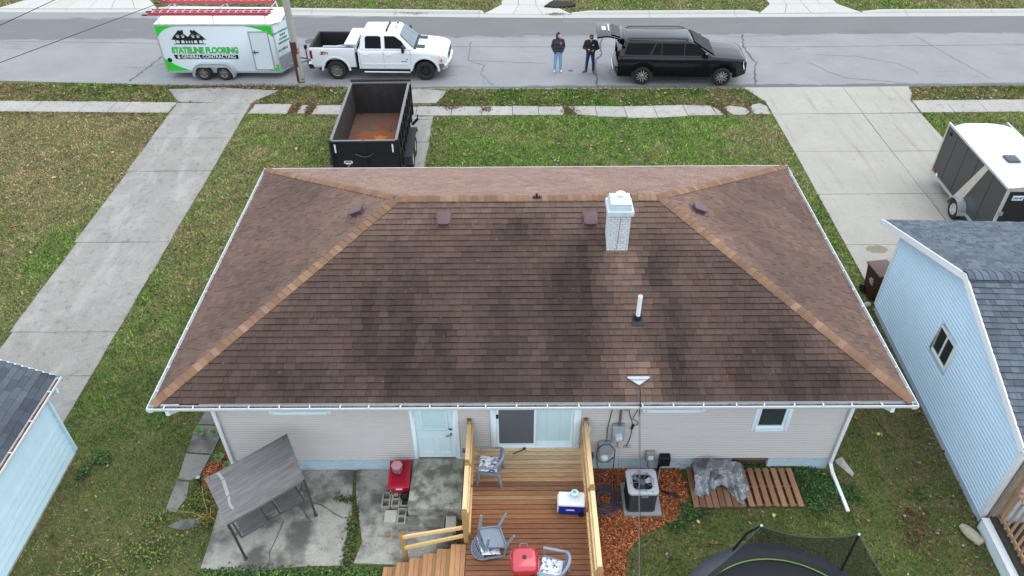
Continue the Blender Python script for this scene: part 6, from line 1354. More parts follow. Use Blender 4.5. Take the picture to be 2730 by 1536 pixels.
mb = MB(); mb.box((2.86, -.62, .8), (2.955, .62, 1.12)); gl = mb.build('grille', m_chrome, tk, bevel=.02); mb = MB()
for z0 in (.83, .985): mb.box((2.94, -.56, z0), (2.962, .56, z0+.12))
mb.build('grille_mesh', m_black, gl); mb = MB(); mb.box((2.955, -.13, .93), (2.972, .13, .99)); mb.build('grille_badge', M('badge_gold', (190, 160, 90), .3, .6), gl)
for s_ in (-1, 1):
    mb = MB(); mb.add([(2.93, s_*.6, .82), (2.93, s_*.6, 1.14), (2.62, s_*.985, 1.12), (2.62, s_*.99, .82), (2.96, s_*.6, .84), (2.955, s_*.6, 1.12), (2.66, s_*1.0, 1.1), (2.66, s_*1.005, .84)], [(4, 5, 6, 7), (0, 1, 5, 4), (1, 2, 6, 5), (2, 3, 7, 6), (3, 0, 4, 7)]); hl = mb.build('headlight', m_lens, tk); mb = MB(); y0, y1 = sorted((s_*.985, s_*1.012)); mb.box((2.64, y0, .84), (2.72, y1, 1.0)); mb.build('indicator', m_amb, hl)
mb = MB(); mb.box((-3.2, -.95, .52), (-3.02, .95, .7)); mb.build('rear_bumper', m_chrome, tk, bevel=.03); MB().box((-3.16, -1.005, .5), (-2.95, -.9, .7)).build('bumper_corner', m_black, tk, bevel=.02); MB().box((-3.16, .9, .5), (-2.95, 1.005, .7)).build('bumper_corner', m_black, tk, bevel=.02)
mb = MB(); mb.tube([(-2.5, -.7, .45), (-2.75, -.85, .42)], .05, 10); mb.build('exhaust', M('exhaust_steel', (70, 64, 60), .5, .6), tk, smooth=50)
mb = MB(); mb.box((-2.7, -.78, .42), (2.6, .78, .62)); mb.build('chassis', m_disc, tk)
for a in AX:
    for s_ in (-1, 1): wheel(tk, a, s_*.87, .425, .28, .245, 'truck', m_rimg if a < 0 else m_rimd)
tbx = thing('toolbox', 'white truck toolbox across the pickup bed behind the cab', 'toolbox', (0, 0, 0))
tbx.location = tk.matrix_basis @ Vector((-1.22, 0, 1.436)); tbx.rotation_euler = tk.rotation_euler
mb = MB(); mb.box((-.25, -.82, -.25), (.23, .82, .1)); mb.build('box', m_wp, tbx, bevel=.01); mb = MB(); mb.box((-.27, -.93, .1), (.25, .93, .17)); mb.build('lid', m_wp, tbx, bevel=.025); mb = MB(); mb.box((-.2, -.94, .06), (.0, -.93, .09)); mb.build('latch', m_black, tbx)
wf = thing('salvaged_window', 'old white window frame lying in the pickup bed', 'window frame', tuple(tk.matrix_basis @ Vector((-2.15, -.2, .81))), tk.rotation_euler.z)
mb = MB(); R0 = rot('Y', rad(0))
for a, b in (((-.6, -.45, .18), (-.53, .45, .24)), ((.5, -.45, .18), (.57, .45, .24)), ((-.53, -.45, .18), (.5, -.38, .24)), ((-.53, .38, .18), (.5, .45, .24)), ((-.02, -.38, .19), (.04, .38, .23))): mb.box(a, b)
mb.build('frame', m_white, wf, bevel=.006, seg=1); mb = MB(); mb.box((-.52, -.37, .2), (-.03, .37, .206)); mb.build('pane', m_glassb, wf); mb = MB(); mb.box((-.5, -.4, 0), (-.4, .4, .18)); mb.box((.38, -.4, 0), (.48, .4, .18)); mb.build('packing', M('packing', (110, 100, 90), .8), wf)
# ---------------------------------------------------------------- black SUV
m_bk = M('black_car_paint', (8, 12, 22), .15, var=0, coat=.08, spec=.45)
sv = thing('black_car', 'long black family car with its tailgate raised open', 'car', (7.25, 31.98, .006), rad(-2.6))
AX2 = (-1.70, 1.70); R2 = .47; Z2 = .4
def s_zb(x): return arch(x, .36 if x < 2.3 else .36+.12*(x-2.3)/.4, AX2, R2, Z2)
def s_zt(x):
    if x < -2.6: return 1.28-.06*((-2.6-x)/.3)
    if x < 1.2: return 1.28
    if x < 2.5: return 1.28-.09*((x-1.2)/1.3)**1.8
    return 1.19-.22*((x-2.5)/.22)**1.8
def s_w(x): return 1.02-.2*max(0, (x-1.95)/.8)**2.2-.09*max(0, (-2.45-x)/.45)**2
xs2 = stations(-2.78, 2.72, AX2, R2)
# rear end cut back so the load bay stays open above the bumper
loft(MB(), xs2, body_prof(s_zb, s_zt, s_w), cap=False).build('body', m_bk, sv, smooth=38)
mb = MB(); p = body_prof(s_zb, s_zt, s_w)(2.72); mb.add([(2.72, y, z) for y, z in p]+[(2.72, -y, z) for y, z in reversed(p)], [list(range(2*len(p)))]); mb.build('front_panel', m_bk, sv)
mb = MB(); mb.box((-2.7, -.9, .55), (2.4, .9, .72)); mb.build('floor_pan', m_disc, sv); mb = MB(); mb.box((-1.3, -.88, .72), (-1.22, .88, 1.35)); mb.build('rear_seat', m_disc, sv); mb = MB(); mb.box((-2.68, -.9, .72), (-1.3, .9, .78)); mb.build('load_floor', M('cargo_carpet', (34, 36, 40), .95), sv)
gb, side, front, back = greenhouse(1.26, 1.84, -2.74, 1.32, -2.6, .3, .985, .77, crown=.05)
n13 = 13; gb_f = []; gb_m = []
for f_ in gb.f:
    if len(f_) == 4:
        pts_ = [gb.v[i] for i in f_]
        if all(q[0] < -2.5 for q in pts_) and max(q[2] for q in pts_) < 1.85 and all(abs(q[1]) < .9 for q in pts_): continue
    gb_f.append(f_)
gb.f = gb_f; gb.m = [0]*len(gb_f); gb.t = [None]*len(gb_f); cab = gb.build('cabin', m_bk, sv, smooth=40)
for s_ in (-1, 1):
    pl = side(s_)
    for q in ([(-2.55, .1), (-1.46, .1), (-1.24, .88), (-2.4, .88)], [(-1.41, .1), (-.98, .1), (-.98, .88), (-1.19, .88)], [(-.95, .1), (-.02, .1), (-.02, .88), (-.95, .88)], [(.015, .1), (1.04, .1), (.62, .7), (.38, .88), (.015, .88)]):
        mb = MB(); house_panel(mb, pl, q); mb.build('side_window', m_glassd, cab)
    mb = MB(); mb.tube([(-2.4, s_*.7, 1.86), (-2.3, s_*.7, 1.93), (-.5, s_*.71, 1.945), (.02, s_*.71, 1.925), (.12, s_*.71, 1.88)], .02, 8); mb.build('roof_rail', m_black, sv, smooth=50)
    mb = MB(); mb.tube([(.9, s_*.95, 1.32), (.89, s_*1.08, 1.36)], .03, 8); mb.box((.83, min(s_*1.06, s_*1.26), 1.28), (.95, max(s_*1.06, s_*1.26), 1.48)); mb.build('mirror', m_bk, sv, bevel=.03)
    for x in (-.82, .12):
        mb = MB(); mb.box((x-.2, min(s_*1.02, s_*1.05), .98), (x+.03, max(s_*1.02, s_*1.05), 1.015)); mb.build('door_handle', m_black, sv, bevel=.01)
    mb = MB()
    for x in (-.95, -.02, 1.12): mb.box((x-.005, min(s_*1.02, s_*1.031), .45), (x+.005, max(s_*1.02, s_*1.031), 1.1))
    mb.build('door_seam', M('seam_black', (2, 2, 3), .6), sv)
    mb = MB(); mb.box((-1.15, min(s_*.95, s_*1.045), .32), (1.15, max(s_*.95, s_*1.045), .4)); mb.build('side_step', m_black, sv, bevel=.015)
    mb = MB(); y0, y1 = sorted((s_*.86, s_*1.0)); mb.add([(-2.79, s_*.86, .84), (-2.79, s_*.86, 1.24), (-2.64, s_*1.016, 1.22), (-2.64, s_*1.034, .82)], [(0, 1, 2, 3) if s_ > 0 else (3, 2, 1, 0)]); mb.build('tail_light', M('dark_red_lens', (70, 12, 16), .15), sv)
    mb = MB(); mb.add([(2.735, s_*.55, .86), (2.735, s_*.55, 1.02), (2.5, s_*.985, 1.08), (2.52, s_*.99, .9), (2.6, s_*.96, .7)], [(0, 1, 2, 3, 4) if s_ < 0 else (4, 3, 2, 1, 0)]); o = mb.build('headlight', m_lens, sv); o.location = (.012, s_*.006, 0)
mb = MB(); house_panel(mb, front, [(-.86, .05), (.86, .05), (.68, .93), (-.68, .93)], off=.03); mb.build('windshield', M('suv_windshield', (22, 32, 31), .25, var=.4, sc=2, spec=.02), cab)
mb = MB(); mb.box((-1.0, -.5, 1.896), (.1, .5, 1.901)); mb.build('sunroof', m_bk, sv)
mb = MB(); mb.box((2.7, -.6, .55), (2.745, .6, .95)); gl = mb.build('grille', m_black, sv, bevel=.02); mb = MB()
for k in range(5): mb.box((2.745, -.55, .6+k*.07), (2.755, .55, .625+k*.07))
mb.build('grille_bar', M('grille_gun', (70, 74, 80), .3, .7), gl)
mb = MB(); N_ = 12; rowsb = [[(-2.93+.16*(2*i/N_-1)**2*abs(2*i/N_-1)+dx, (2*i/N_-1)*1.0, z) for i in range(N_+1)] for dx, z in ((.14, .36), (.03, .42), (0, .6), (.03, .72), (.14, .76), (.22, .76))]
for r in rowsb: mb.v += r
for i in range(5):
    for j in range(N_): a = i*(N_+1)+j; mb.f.append([a+1, a, a+N_+1, a+N_+2]); mb.m.append(0); mb.t.append(None)
mb.build('rear_bumper', m_bk, sv, smooth=60)
mb = MB(); mb.tube([(-2.93, -.6, .52), (-2.94, 0, .52), (-2.93, .6, .52)], .02, 6); mb.build('bumper_trim', m_chrome, sv)
# raised tailgate
mb = MB()
def gate(u, v):
    w = (.72+.1*v); return Vector((-2.62-1.1*v, (2*u-1)*w, 1.88+.22*math.sin(v*PI*.55)-.1*max(0, v-.55)*2*0.9))
mb.grid(lambda u, v: gate(u, v)+Vector((0, 0, .04*(1-(2*u-1)**2))), 10, 10); mb.grid(lambda u, v: gate(1-u, v)-Vector((0, 0, .07)), 10, 10)
for u_ in (0, 1): mb.grid(lambda a, b: gate(u_, a)-Vector((0, 0, .07*b)), 10, 1)
mb.grid(lambda a, b: gate(a, 1)-Vector((0, 0, .07*b)), 10, 1); tg = mb.build('tailgate', m_bk, sv, smooth=40)
mb = MB(); mb.grid(lambda u, v: gate(.08+.84*u, .08+.36*v)+Vector((0, 0, .047)), 8, 4); mb.build('rear_window', m_glassd, tg, smooth=60)
mb = MB(); mb.grid(lambda u, v: gate(.36+.28*u, .66+.14*v)+Vector((0, 0, .05)), 4, 2); mb.build('licence_plate', m_white, tg); mb = MB(); mb.grid(lambda u, v: gate(.3+.5*u, .52+.05*v)+Vector((0, 0, .05)), 6, 1); mb.build('chrome_strip', m_chrome, tg)
mb = MB(); mb.box((-2.7, -.7, 1.86), (-2.58, .7, 1.93)); mb.build('spoiler', m_bk, sv, bevel=.02)
for s_ in (-1, 1):
    mb = MB(); mb.tube([(-2.62, s_*.8, 1.3), (-3.0, s_*.78, 1.98)], .014, 6); mb.build('gas_strut', m_galv, sv)
for a in AX2:
    for s_ in (-1, 1): wheel(sv, a, s_*.9, .40, .27, .285, 'suv', m_rimp)
# ---------------------------------------------------------------- white lettered cargo trailer
ct = thing('cargo_trailer', 'white enclosed cargo trailer with green corners and black house logo', 'trailer', (-12.85, 33.05, .006), rad(-1.1))
m_tw = M('trailer_white', (201, 212, 216), .35, var=.015, coat=.2); m_gr = M('trailer_green', (40, 190, 50), .4, var=.02); m_tg = M('text_green', (62, 196, 74), .4, var=0); m_tk = M('text_black', (16, 16, 18), .5, var=0); m_tt = M('text_teal', (30, 110, 90), .5, var=0)
L0, L1, WD, ZB, ZTp = -2.55, 2.52, 1.05, .3, 2.42
nosex = L1+.43
base = [(L0, -WD), (L1, -WD), (nosex, -.12), (nosex, .12), (L1, WD), (L0, WD)]
mb = MB(); mb.prism(base, ZB, ZTp); mb.build('box', m_tw, ct, bevel=.012, seg=1)
mb = MB(); mb.prism([(x*1.004, y*1.01) for x, y in base], ZTp-.06, ZTp+.012); mb.build('roof_trim', m_alu, ct)
mb = MB(); 
mb.grid(lambda u, v: (L0+.03+(L1-L0+.3)*u, (-1+2*v)*(WD-.03)*(1 if u < .93 else 1-(u-.93)*4), ZTp+.013+.05*(1-(2*v-1)**2)+.003*sin(u*52)), 60, 10); mb.build('roof_skin', M('trailer_roof', (234, 238, 242), .35, var=.03, sc=2), ct, smooth=60)
for x, y in ((L0, -WD), (L1, -WD), (L0, WD), (L1, WD)):
    mb = MB(); mb.box((x-.03, y-.012 if y < 0 else y-.03, ZB), (x+.03, y+.03 if y < 0 else y+.012, ZTp-.06)); mb.build('corner_post', m_alu, ct)
mb = MB(); mb.prism([(L0, -WD-.012), (L1+.005, -WD-.012), (nosex+.012, -.12), (nosex+.012, .12), (L1+.005, WD+.012), (L0, WD+.012)], ZB-.03, ZB+.06); mb.build('frame', m_alu, ct)
# stone guard on the nose
d2 = Vector((nosex-L1, WD-.12, 0)).normalized(); nn = Vector((d2.y, -d2.x, 0)); LL = math.hypot(nosex-L1, WD-.12)
XN = Matrix(((d2.x, 0, nn.x, L1), (d2.y, 0, nn.y, -WD), (0, 1, 0, 0), (0, 0, 0, 1)))    # nose panel: x along, y up, z out
mb = MB(); mb.box((.06, ZB+.06, .003), (LL-.02, .95, .008), X=XN); mb.build('stone_guard', m_galv, ct)
XN2 = Matrix(((d2.x, 0, nn.x, L1), (-d2.y, 0, -nn.y, WD), (0, 1, 0, 0), (0, 0, 0, 1)))
mb = MB(); mb.box((.06, ZB+.06, .003), (LL-.02, .95, .008), X=XN2); mb.build('stone_guard', m_galv, ct)
for txt, z, sz in (('NEW CONSTRUCTION', 1.98, .115), ('SIDING', 1.82, .115), ('ROOFING', 1.66, .115), ('REMODELING', 1.5, .115)): text_mb(txt, sz, .004, X=XN @ Matrix.Translation((.55, z, .004)), shear=.2).build('lettering', m_tt, ct)
text_mb('815-990-0', .15, .002, X=XN @ Matrix.Translation((.1, 1.2, .004)), align='LEFT', shear=.1).build('lettering', m_tk, ct)
# side graphics: X-> along, Y up, -y out
XS = Matrix(((1, 0, 0, 0), (0, 0, -1, -WD), (0, 1, 0, 0), (0, 0, 0, 1)))
def decal(polys, mat, name='graphic', z=.002, th=.002):
    mb = MB()
    for p in polys: mb.prism(p, z, z+th, X=XS)
    return mb.build(name, mat, ct)
cv = lambda p0, p1, p2, n=10: [((1-t)**2*p0[0]+2*t*(1-t)*p1[0]+t*t*p2[0], (1-t)**2*p0[1]+2*t*(1-t)*p1[1]+t*t*p2[1]) for t in [i/n for i in range(n+1)]]
a0, a1, b0, b1 = L0+.03, L1-.03, ZB+.06, ZTp-.06
decal([[(a0, b1)]+[(a0, 1.86)]+cv((a0, 1.86), (a0+.25, b1-.08), (a0+.95, b1))[1:]], m_gr)
decal([[(a1, b1)]+cv((a1-1.25, b1), (a1-.35, b1-.1), (a1, 1.86))], m_gr)
decal([[(a0, b0)]+cv((a0+1.05, b0+.01), (a0+.35, b0+.25), (a0, .95))], m_gr)
decal([[(a1, b0)]+cv((a1, .68), (a1-.12, b0+.08), (a1-.5, b0))], m_gr)
# house logo
ox, oy, k = -1.2, 1.56, 1.0
sh = lambda P: [(ox+x, oy+y) for x, y in P]
decal([sh([(-.7, 0), (.7, 0), (.7, .03), (-.7, .03)]), sh([(-.6, .03), (.6, .03), (.6, .22), (-.6, .22)]), sh([(-.78, .2), (.78, .2), (.62, .3), (-.62, .3)]), sh([(-.72, .27), (.06, .27), (-.33, .64)]), sh([(.72, .27), (-.06, .27), (.33, .64)]), sh([(-.26, .5), (-.15, .5), (-.15, .62), (-.26, .62)]), sh([(.15, .5), (.26, .5), (.26, .62), (.15, .62)])], m_tk, 'logo')
dz = []
for x in (-.5, -.28, .28, .5): dz.append(sh([(x-.07, .05), (x+.07, .05), (x+.07, .14), (x+.04, .18), (x-.04, .18), (x-.07, .14)]))
for x in (-.12, 0, .12): dz.append(sh([(x-.03, .05), (x+.03, .05), (x+.03, .16), (x-.03, .16)]))
for x in (-.44, -.22, .22, .44):
    dz += [sh([(x-.05, .29), (x-.005, .29), (x-.005, .33), (x-.05, .33)]), sh([(x+.005, .29), (x+.05, .29), (x+.05, .33), (x+.005, .33)]), sh([(x-.05, .337), (x+.05, .337), (x+.05, .365), (x-.05, .365)]), sh([(x-.09, .375), (x-.08, .365), (x, .415), (x+.08, .365), (x+.09, .375), (x, .435)])]
for q_ in dz: decal([q_], m_tw, 'logo_panel', .0045)
for off, mat, zz in ((.024, m_tk, .002), (.012, m_tg, .0065)): text_mb('STATELINE FLOORING', .36, off, X=XS @ Matrix.Translation((-.62, 1.28, zz)), sx=.8, depth=.001, shear=.08).build('lettering', mat, ct)
decal([[(-2.0, .9), (.78, .9), (.78, 1.1), (-2.06, 1.1)]], m_tk, 'lettering', .002)
text_mb('& GENERAL CONTRACTING', .225, .002, X=XS @ Matrix.Translation((-.62, 1.0, .006)), sx=.9, depth=.001).build('lettering', m_white, ct)
# side door
mb = MB(); x0, x1, z0, z1 = 1.43, 2.3, .4, 2.13
for a, b in (((x0, z0), (x0+.05, z1)), ((x1-.05, z0), (x1, z1)), ((x0+.05, z1-.05), (x1-.05, z1)), ((x0+.05, z0), (x1-.05, z0+.05))): mb.box((a[0], -WD-.022, a[1]), (b[0], -WD-.0, b[1]))
dr = mb.build('side_door', m_galv, ct); mb = MB(); mb.box((x0+.05, -WD-.014, z0+.05), (x1-.05, -WD-.0, z1-.05)); mb.build('door_leaf', m_tw, dr)
mb = MB(); mb.box((x0+.02, -WD-.06, 1.2), (x0+.3, -WD-.022, 1.24)); mb.box((x0+.1, -WD-.05, 1.12), (x0+.14, -WD-.022, 1.3)); mb.build('door_latch', M('latch_steel', (90, 94, 100), .35, .8), dr, bevel=.006, seg=1)
for x in (.7, L0+.35):
    pass
mb = MB(); mb.lathe([(0, 0), (.1, 0), (.08, .04), (0, .05)], (L0+.26, -WD-.001, .86), 16, R=rot('X', PI/2)); mb.build('vent', m_black, ct, smooth=50)
for x, z in ((L0+.12, .62), (L1-.12, .62)):
    mb = MB(); mb.box((x-.05, -WD-.03, z-.02), (x+.05, -WD-.002, z+.02)); mb.build('marker_light', M('marker_orange', (206, 84, 40), .3), ct)
# wheels and fenders
for s_ in (-1, 1):
    for x in (-.86, .05): wheel(ct, x, s_*(WD+.13), .34, .21, .19, 'five', m_rimg)
    mb = MB(); P = [(-1.36, .22), (-1.36, .34)]+[(-.86-.46*cos(t), .36+.4*sin(t)) for t in [PI*.1+PI*.4*i/8 for i in range(9)]]+[(.05+.46*sin(t), .36+.4*cos(t)) for t in [PI*.4*i/8 for i in range(9)]]+[(.55, .34), (.55, .22)]
    Q = [(x*.97+(-.4)*.03, z-.03) for x, z in P[::-1]]
    Xf = Matrix(((1, 0, 0, 0), (0, 0, s_, s_*(WD+.01)), (0, 1, 0, 0), (0, 0, 0, 1)))
    mb.prism([(x, z) for x, z in P]+[(x, z) for x, z in Q], 0, .25, X=Xf)
    mb.prism([p for p in P]+[(p[0]*.88-.05, min(p[1]-.07, .62)) for p in P[::-1]], .235, .25, X=Xf); mb.build('fender', m_alu, ct, smooth=30)
mb = MB(); mb.box((-1.5, -.9, .2), (.7, .9, .3)); mb.build('axle_frame', m_disc, ct)
# tongue
mb = MB(); mb.beam((L1+.2, -.5, .42), (nosex+.75, 0, .45), .07, .1); mb.beam((L1+.2, .5, .42), (nosex+.75, 0, .45), .07, .1); mb.beam((nosex+.6, 0, .47), (nosex+1.0, 0, .5), .09, .1); mb.build('tongue', m_galv, ct, bevel=.008, seg=1)
mb = MB(); mb.tube([(nosex+.55, -.06, .15), (nosex+.55, -.06, 1.0)], .03, 8); mb.box((nosex+.5, -.13, .98), (nosex+.62, .02, 1.14)); mb.build('jack', m_black, ct, bevel=.008, seg=1)
# ladder rack
for x in (L0+.25, .05, L1-.25):
    mb = MB()
    for s_ in (-1, 1): mb.beam((x, s_*(WD-.03), ZTp-.02), (x, s_*(WD-.12), ZTp+.31), .05, .04)
    mb.beam((x, -WD+.1, ZTp+.31), (x, WD-.1, ZTp+.31), .05, .04); mb.build('rack_bow', m_alu, ct)
# ladders
m_lad = M('red_fibreglass', (178, 74, 84), .5, var=.06, sc=4)
def ladder(label, yc, x0, x1):
    Xl = ct.matrix_basis @ Vector((0, 0, 0)); t = thing('ladder', label, 'ladder', tuple(ct.matrix_basis @ Vector(((x0+x1)/2, yc, ZTp+.335))), ct.rotation_euler.z, 'red ladders on the trailer roof rack')
    H2 = (x1-x0)/2
    for sec, (dz, sh_, w) in enumerate(((0, -.12, .2), (.075, .12, .23))):
        for s_ in (-1, 1):
            mb = MB(); a, b = -H2+max(0, sh_), H2+min(0, sh_); mb.box((a, s_*w-.014, dz), (b, s_*w+.014, dz+.07)); mb.build('rail', m_lad, t, bevel=.006, seg=1)
        n = 16
        for i in range(n):
            x = -H2+.25+i*(2*H2-.5)/(n-1); mb = MB(); mb.tube([(x, -w, dz+.035), (x, w, dz+.035)], .017, 8); mb.build('rung', m_alu, t, smooth=50)
    for s_ in (-1, 1):
        mb = MB(); mb.box((-H2-.16, s_*.2-.03, 0), (-H2+.05, s_*.2+.03, .05)); mb.build('foot', m_black, t)
ladder('red extension ladder on the house side of the trailer rack', -.72, L0-.25, L1+.05); ladder('red extension ladder on the street side of the trailer rack', .78, L0-.3, L1-.2)
# ---------------------------------------------------------------- black dump trailer
dt = thing('dump_trailer', 'empty black dump trailer with rusty floor standing on the narrow drive', 'dump trailer', (-5.07, 24.75, .03), rad(.6))
m_dk = M('dump_black', (34, 35, 38), .5, .2, var=.15, sc=5); m_dki = M('dump_inside', (48, 46, 46), .8, var=.25, sc=4, st=(1, 1, .3)); stain(m_dki, (84, 64, 54), 2.5, .5, .68, .5)
m_rim = M('dump_rim', (120, 120, 122), .5, .4, var=.15, sc=8)
m_rf = M('rusty_floor', (104, 68, 54), .85, var=.15, sc=12, var2=.15, sc2=2); stain(m_rf, (80, 70, 66), 1.7, .46, .66, .8); stain(m_rf, (40, 32, 30), 4, .6, .66, .7)
band(m_rf, (140, 72, 30), 1, 22.6, 25.5, .3, 2.6, .75, -5.8, -4.2); band(m_rf, (180, 118, 40), 1, 22.9, 25.2, .22, 3.0, .75, -5.2, -4.7)
x0, x1, y0, y1, zf_, zt_ = -1.1, 1.1, -2.22, 2.25, .72, 1.94
mb = MB(); mb.box((x0, y0, zf_-.08), (x1, y1, zf_)); mb.build('floor', m_rf, dt)
for s_ in (-1, 1):
    xa, xb = sorted((s_*1.1, s_*1.055)); mb = MB(); mb.box((xa, y0, zf_), (xb, y1, zt_)); 
    o = mb.build('side_wall', m_dki, dt); mb = MB(); mb.box((min(s_*1.13, s_*1.04), y0, zt_), (max(s_*1.13, s_*1.04), y1, zt_+.05)); mb.build('top_rail', m_rim, dt, bevel=.008, seg=1)
    mb = MB(); mb.box((min(s_*1.104, s_*1.112), y0, zf_), (max(s_*1.104, s_*1.112), y1, zt_)); mb.build('outer_skin', m_dk, dt)
    for i in range(8):
        y = y0+.06+i*(y1-y0-.12)/7; mb = MB(); mb.box((min(s_*1.112, s_*1.17), y-.03, zf_-.05), (max(s_*1.112, s_*1.17), y+.03, zt_)); mb.build('stake_post', m_dk, dt)
    mb = MB(); mb.box((min(s_*1.112, s_*1.16), y0, 1.28), (max(s_*1.112, s_*1.16), y1, 1.36)); mb.build('side_rib', m_dk, dt)
    mb = MB(); mb.prism([(-1.35, .62), (-1.2, .86), (1.0, .86), (1.15, .62), (1.12, .62), (.98, .83), (-1.18, .83), (-1.32, .62)], 0, .3, X=Matrix(((0, 0, s_, s_*1.13), (1, 0, 0, -.2), (0, 1, 0, 0), (0, 0, 0, 1)))); mb.build('fender', m_dk, dt)
    for yy in (-.62, .3):
        w_ = thing('x', 'x', 'x'); bpy.data.objects.remove(w_)
for s_ in (-1, 1):
    for yy in (-.68, .24):
        # wheels turn about the local x axis
        mb = MB(); r, w = .38, .22; Rr = rot('Y', PI/2 if s_ > 0 else -PI/2); mb.lathe([(.2, -w/2), (r-.05, -w/2), (r, -w/2+.04), (r, w/2-.04), (r-.05, w/2), (.22, w/2-.01), (.2, 0)], (s_*1.29, yy, r), 28, R=Rr); wh = mb.build('wheel', m_rub, dt, smooth=35)
        mb = MB(); mb.lathe([(0, .02), (.12, .02), (.13, .05), (.2, .06), (.215, .09), (.2, .09), (0, .03)], (s_*1.29, yy, r), 24, R=Rr); mb.build('rim', m_rimp, wh, smooth=40)
mb = MB(); mb.box((x0, y1, zf_), (x1, y1+.05, zt_+.0)); mb.build('front_wall', m_dki, dt); mb = MB(); mb.box((x0-.03, y1-.02, zt_), (x1+.03, y1+.07, zt_+.05)); mb.build('top_rail', m_rim, dt)
mb = MB(); mb.tube([(x0-.02, y1+.12, zt_+.08), (x1+.05, y1+.12, zt_+.08)], .055, 12); mb.build('tarp_roller', m_black, dt, smooth=50)
# tailgate doors
for s_ in (-1, 1):
    xa, xb = sorted((s_*.03, s_*1.05)); mb = MB(); mb.box((xa, y0-.045, zf_-.02), (xb, y0, zt_-.0)); dd = mb.build('gate_door', m_dk, dt)
    mb = MB()
    for z in (zf_+.02, 1.42, zt_-.06): mb.box((xa, y0-.08, z), (xb, y0-.045, z+.07))
    for x in (xa, xb-.06): mb.box((x, y0-.08, zf_+.09), (x+.06, y0-.045, zt_-.06))
    mb.build('door_rib', m_dk, dd); mb = MB(); mb.box((xa, y0-.06, zt_), (xb, y0+.01, zt_+.04)); mb.build('door_cap', m_rim, dd)
    mb = MB(); xx = s_*.96; mb.box((xx-.025, y0-.086, 1.55), (xx+.025, y0-.081, 1.86)); mb.build('reflector', m_white, dd)
    mb = MB(); mb.tube([(s_*1.1, y0-.05, zf_), (s_*1.1, y0-.05, zt_)], .03, 8); mb.build('hinge_post', m_dk, dt)
mb = MB(); mb.tube([(-.32, y0-.09, 1.5), (-.15, y0-.11, 1.42), (.0, y0-.12, 1.4), (.15, y0-.11, 1.42), (.3, y0-.09, 1.52)], .018, 6); mb.build('chain', M('chain_grey', (90, 84, 80), .5, .6, var=.3, sc=60), dt, smooth=50)
mb = MB(); mb.box((-.03, y0-.1, zf_-.05), (.03, y0-.04, zt_+.02)); mb.build('latch_bar', m_dk, dt)
mb = MB(); mb.box((-1.12, y0-.12, .45), (1.2, y0-.02, .66)); mb.build('rear_bumper', m_dk, dt)
for i in range(12):
    if i == 6: continue
    xx = -.98+i*.165; mb = MB(); mb.box((xx, y0-.124, .54), (xx+.16, y0-.121, .6)); mb.build('reflective_tape', m_white if i % 2 == 0 else m_redl, dt)
XT = Matrix(((1, 0, 0, -.6), (0, 0, -1, y0-.046), (0, 1, 0, 1.12), (0, 0, 0, 1)))
mb = MB(); mb.prism([(-.13, .1), (.13, .1), (.15, .02), (.04, -.04), (0, -.13), (-.04, -.04), (-.15, .02)], .001, .003, X=XT); mb.build('sticker', m_white, dt); mb = MB(); mb.prism([(-.1, .08), (.1, .08), (.11, .03), (-.11, .03)], .003, .005, X=XT); mb.prism([(-.04, -.02), (.04, -.02), (0, -.11)], .003, .005, X=XT); mb.build('sticker', m_redl, dt)
mb = MB(); mb.box((-.5, -2.2, .4), (-.38, 3.2, .62)); mb.box((.38, -2.2, .4), (.5, 3.2, .62)); mb.box((-.5, -.8, .35), (.5, .3, .5)); mb.beam((-.44, 3.2, .5), (0, 4.3, .52), .1, .12); mb.beam((.44, 3.2, .5), (0, 4.3, .52), .1, .12); mb.build('chassis', m_dk, dt)
mb = MB(); mb.beam((1.2, 1.2, .75), (1.42, 1.3, .95), .1, .06); mb.cyl((1.42, 1.28, .92), (1.42, 1.32, 1.12), .02); mb.build('side_bracket', m_dk, dt)
# ---------------------------------------------------------------- dark enclosed trailer on the right
et = thing('enclosed_trailer', 'dark grey enclosed trailer with white roof on the wide driveway', 'trailer', (15.44, 20.95, .03), rad(-1.6))
m_dg = M('charcoal_panel', (52, 55, 55), .4, var=.03, sc=2, coat=.2)
x0, x1, y0, y1, zb_, zt_ = -.95, .95, -2.05, 2.05, .38, 2.2
mb = MB(); P = [(y0, zb_), (y1-.03, zb_), (y1, zb_+.05), (y1, zt_-.06), (y1-.06, zt_), (y0, zt_)]; mb.prism(P, x0, x1, X=Matrix(((0, 0, 1, 0), (1, 0, 0, 0), (0, 1, 0, 0), (0, 0, 0, 1)))); mb.build('box', m_dg, et)
mb = MB(); mb.grid(lambda u, v: (x0+.02+(x1-x0-.04)*u, y0-.02+(y1-y0+.05)*v-.1*(2*u-1)**2*(v > .9), zt_+.015+.05*(1-(2*u-1)**4)-(.08*max(0, (v-.9)/.1)**2)), 16, 24); mb.build('roof_skin', M('trailer_roof2', (232, 236, 240), .5, var=.04, sc=3, var2=.03, sc2=30), et, smooth=60)
for x in (x0, x1):
    mb = MB(); mb.box((x-.03, y0-.02, zt_-.05), (x+.03, y1+.03, zt_+.03)); mb.build('roof_rail', m_alu, et, bevel=.01, seg=1); mb = MB(); mb.box((x-.02, y0, zb_-.04), (x+.02, y1, zb_+.06)); mb.build('bottom_rail', m_alu, et)
    mb = MB(); mb.box((x-.02, y1-.06, zb_), (x+.02, y1+.02, zt_)); mb.build('front_post', M('post_tan', (196, 192, 180), .4, .4), et)
mb = MB()
for y in (-1.2, -.2, .55, 1.3): mb.box((x0-.006, y-.006, zb_+.06), (x0-.001, y+.006, zt_-.05))
mb.build('panel_seam', M('seam_dark', (36, 38, 38), .5), et)
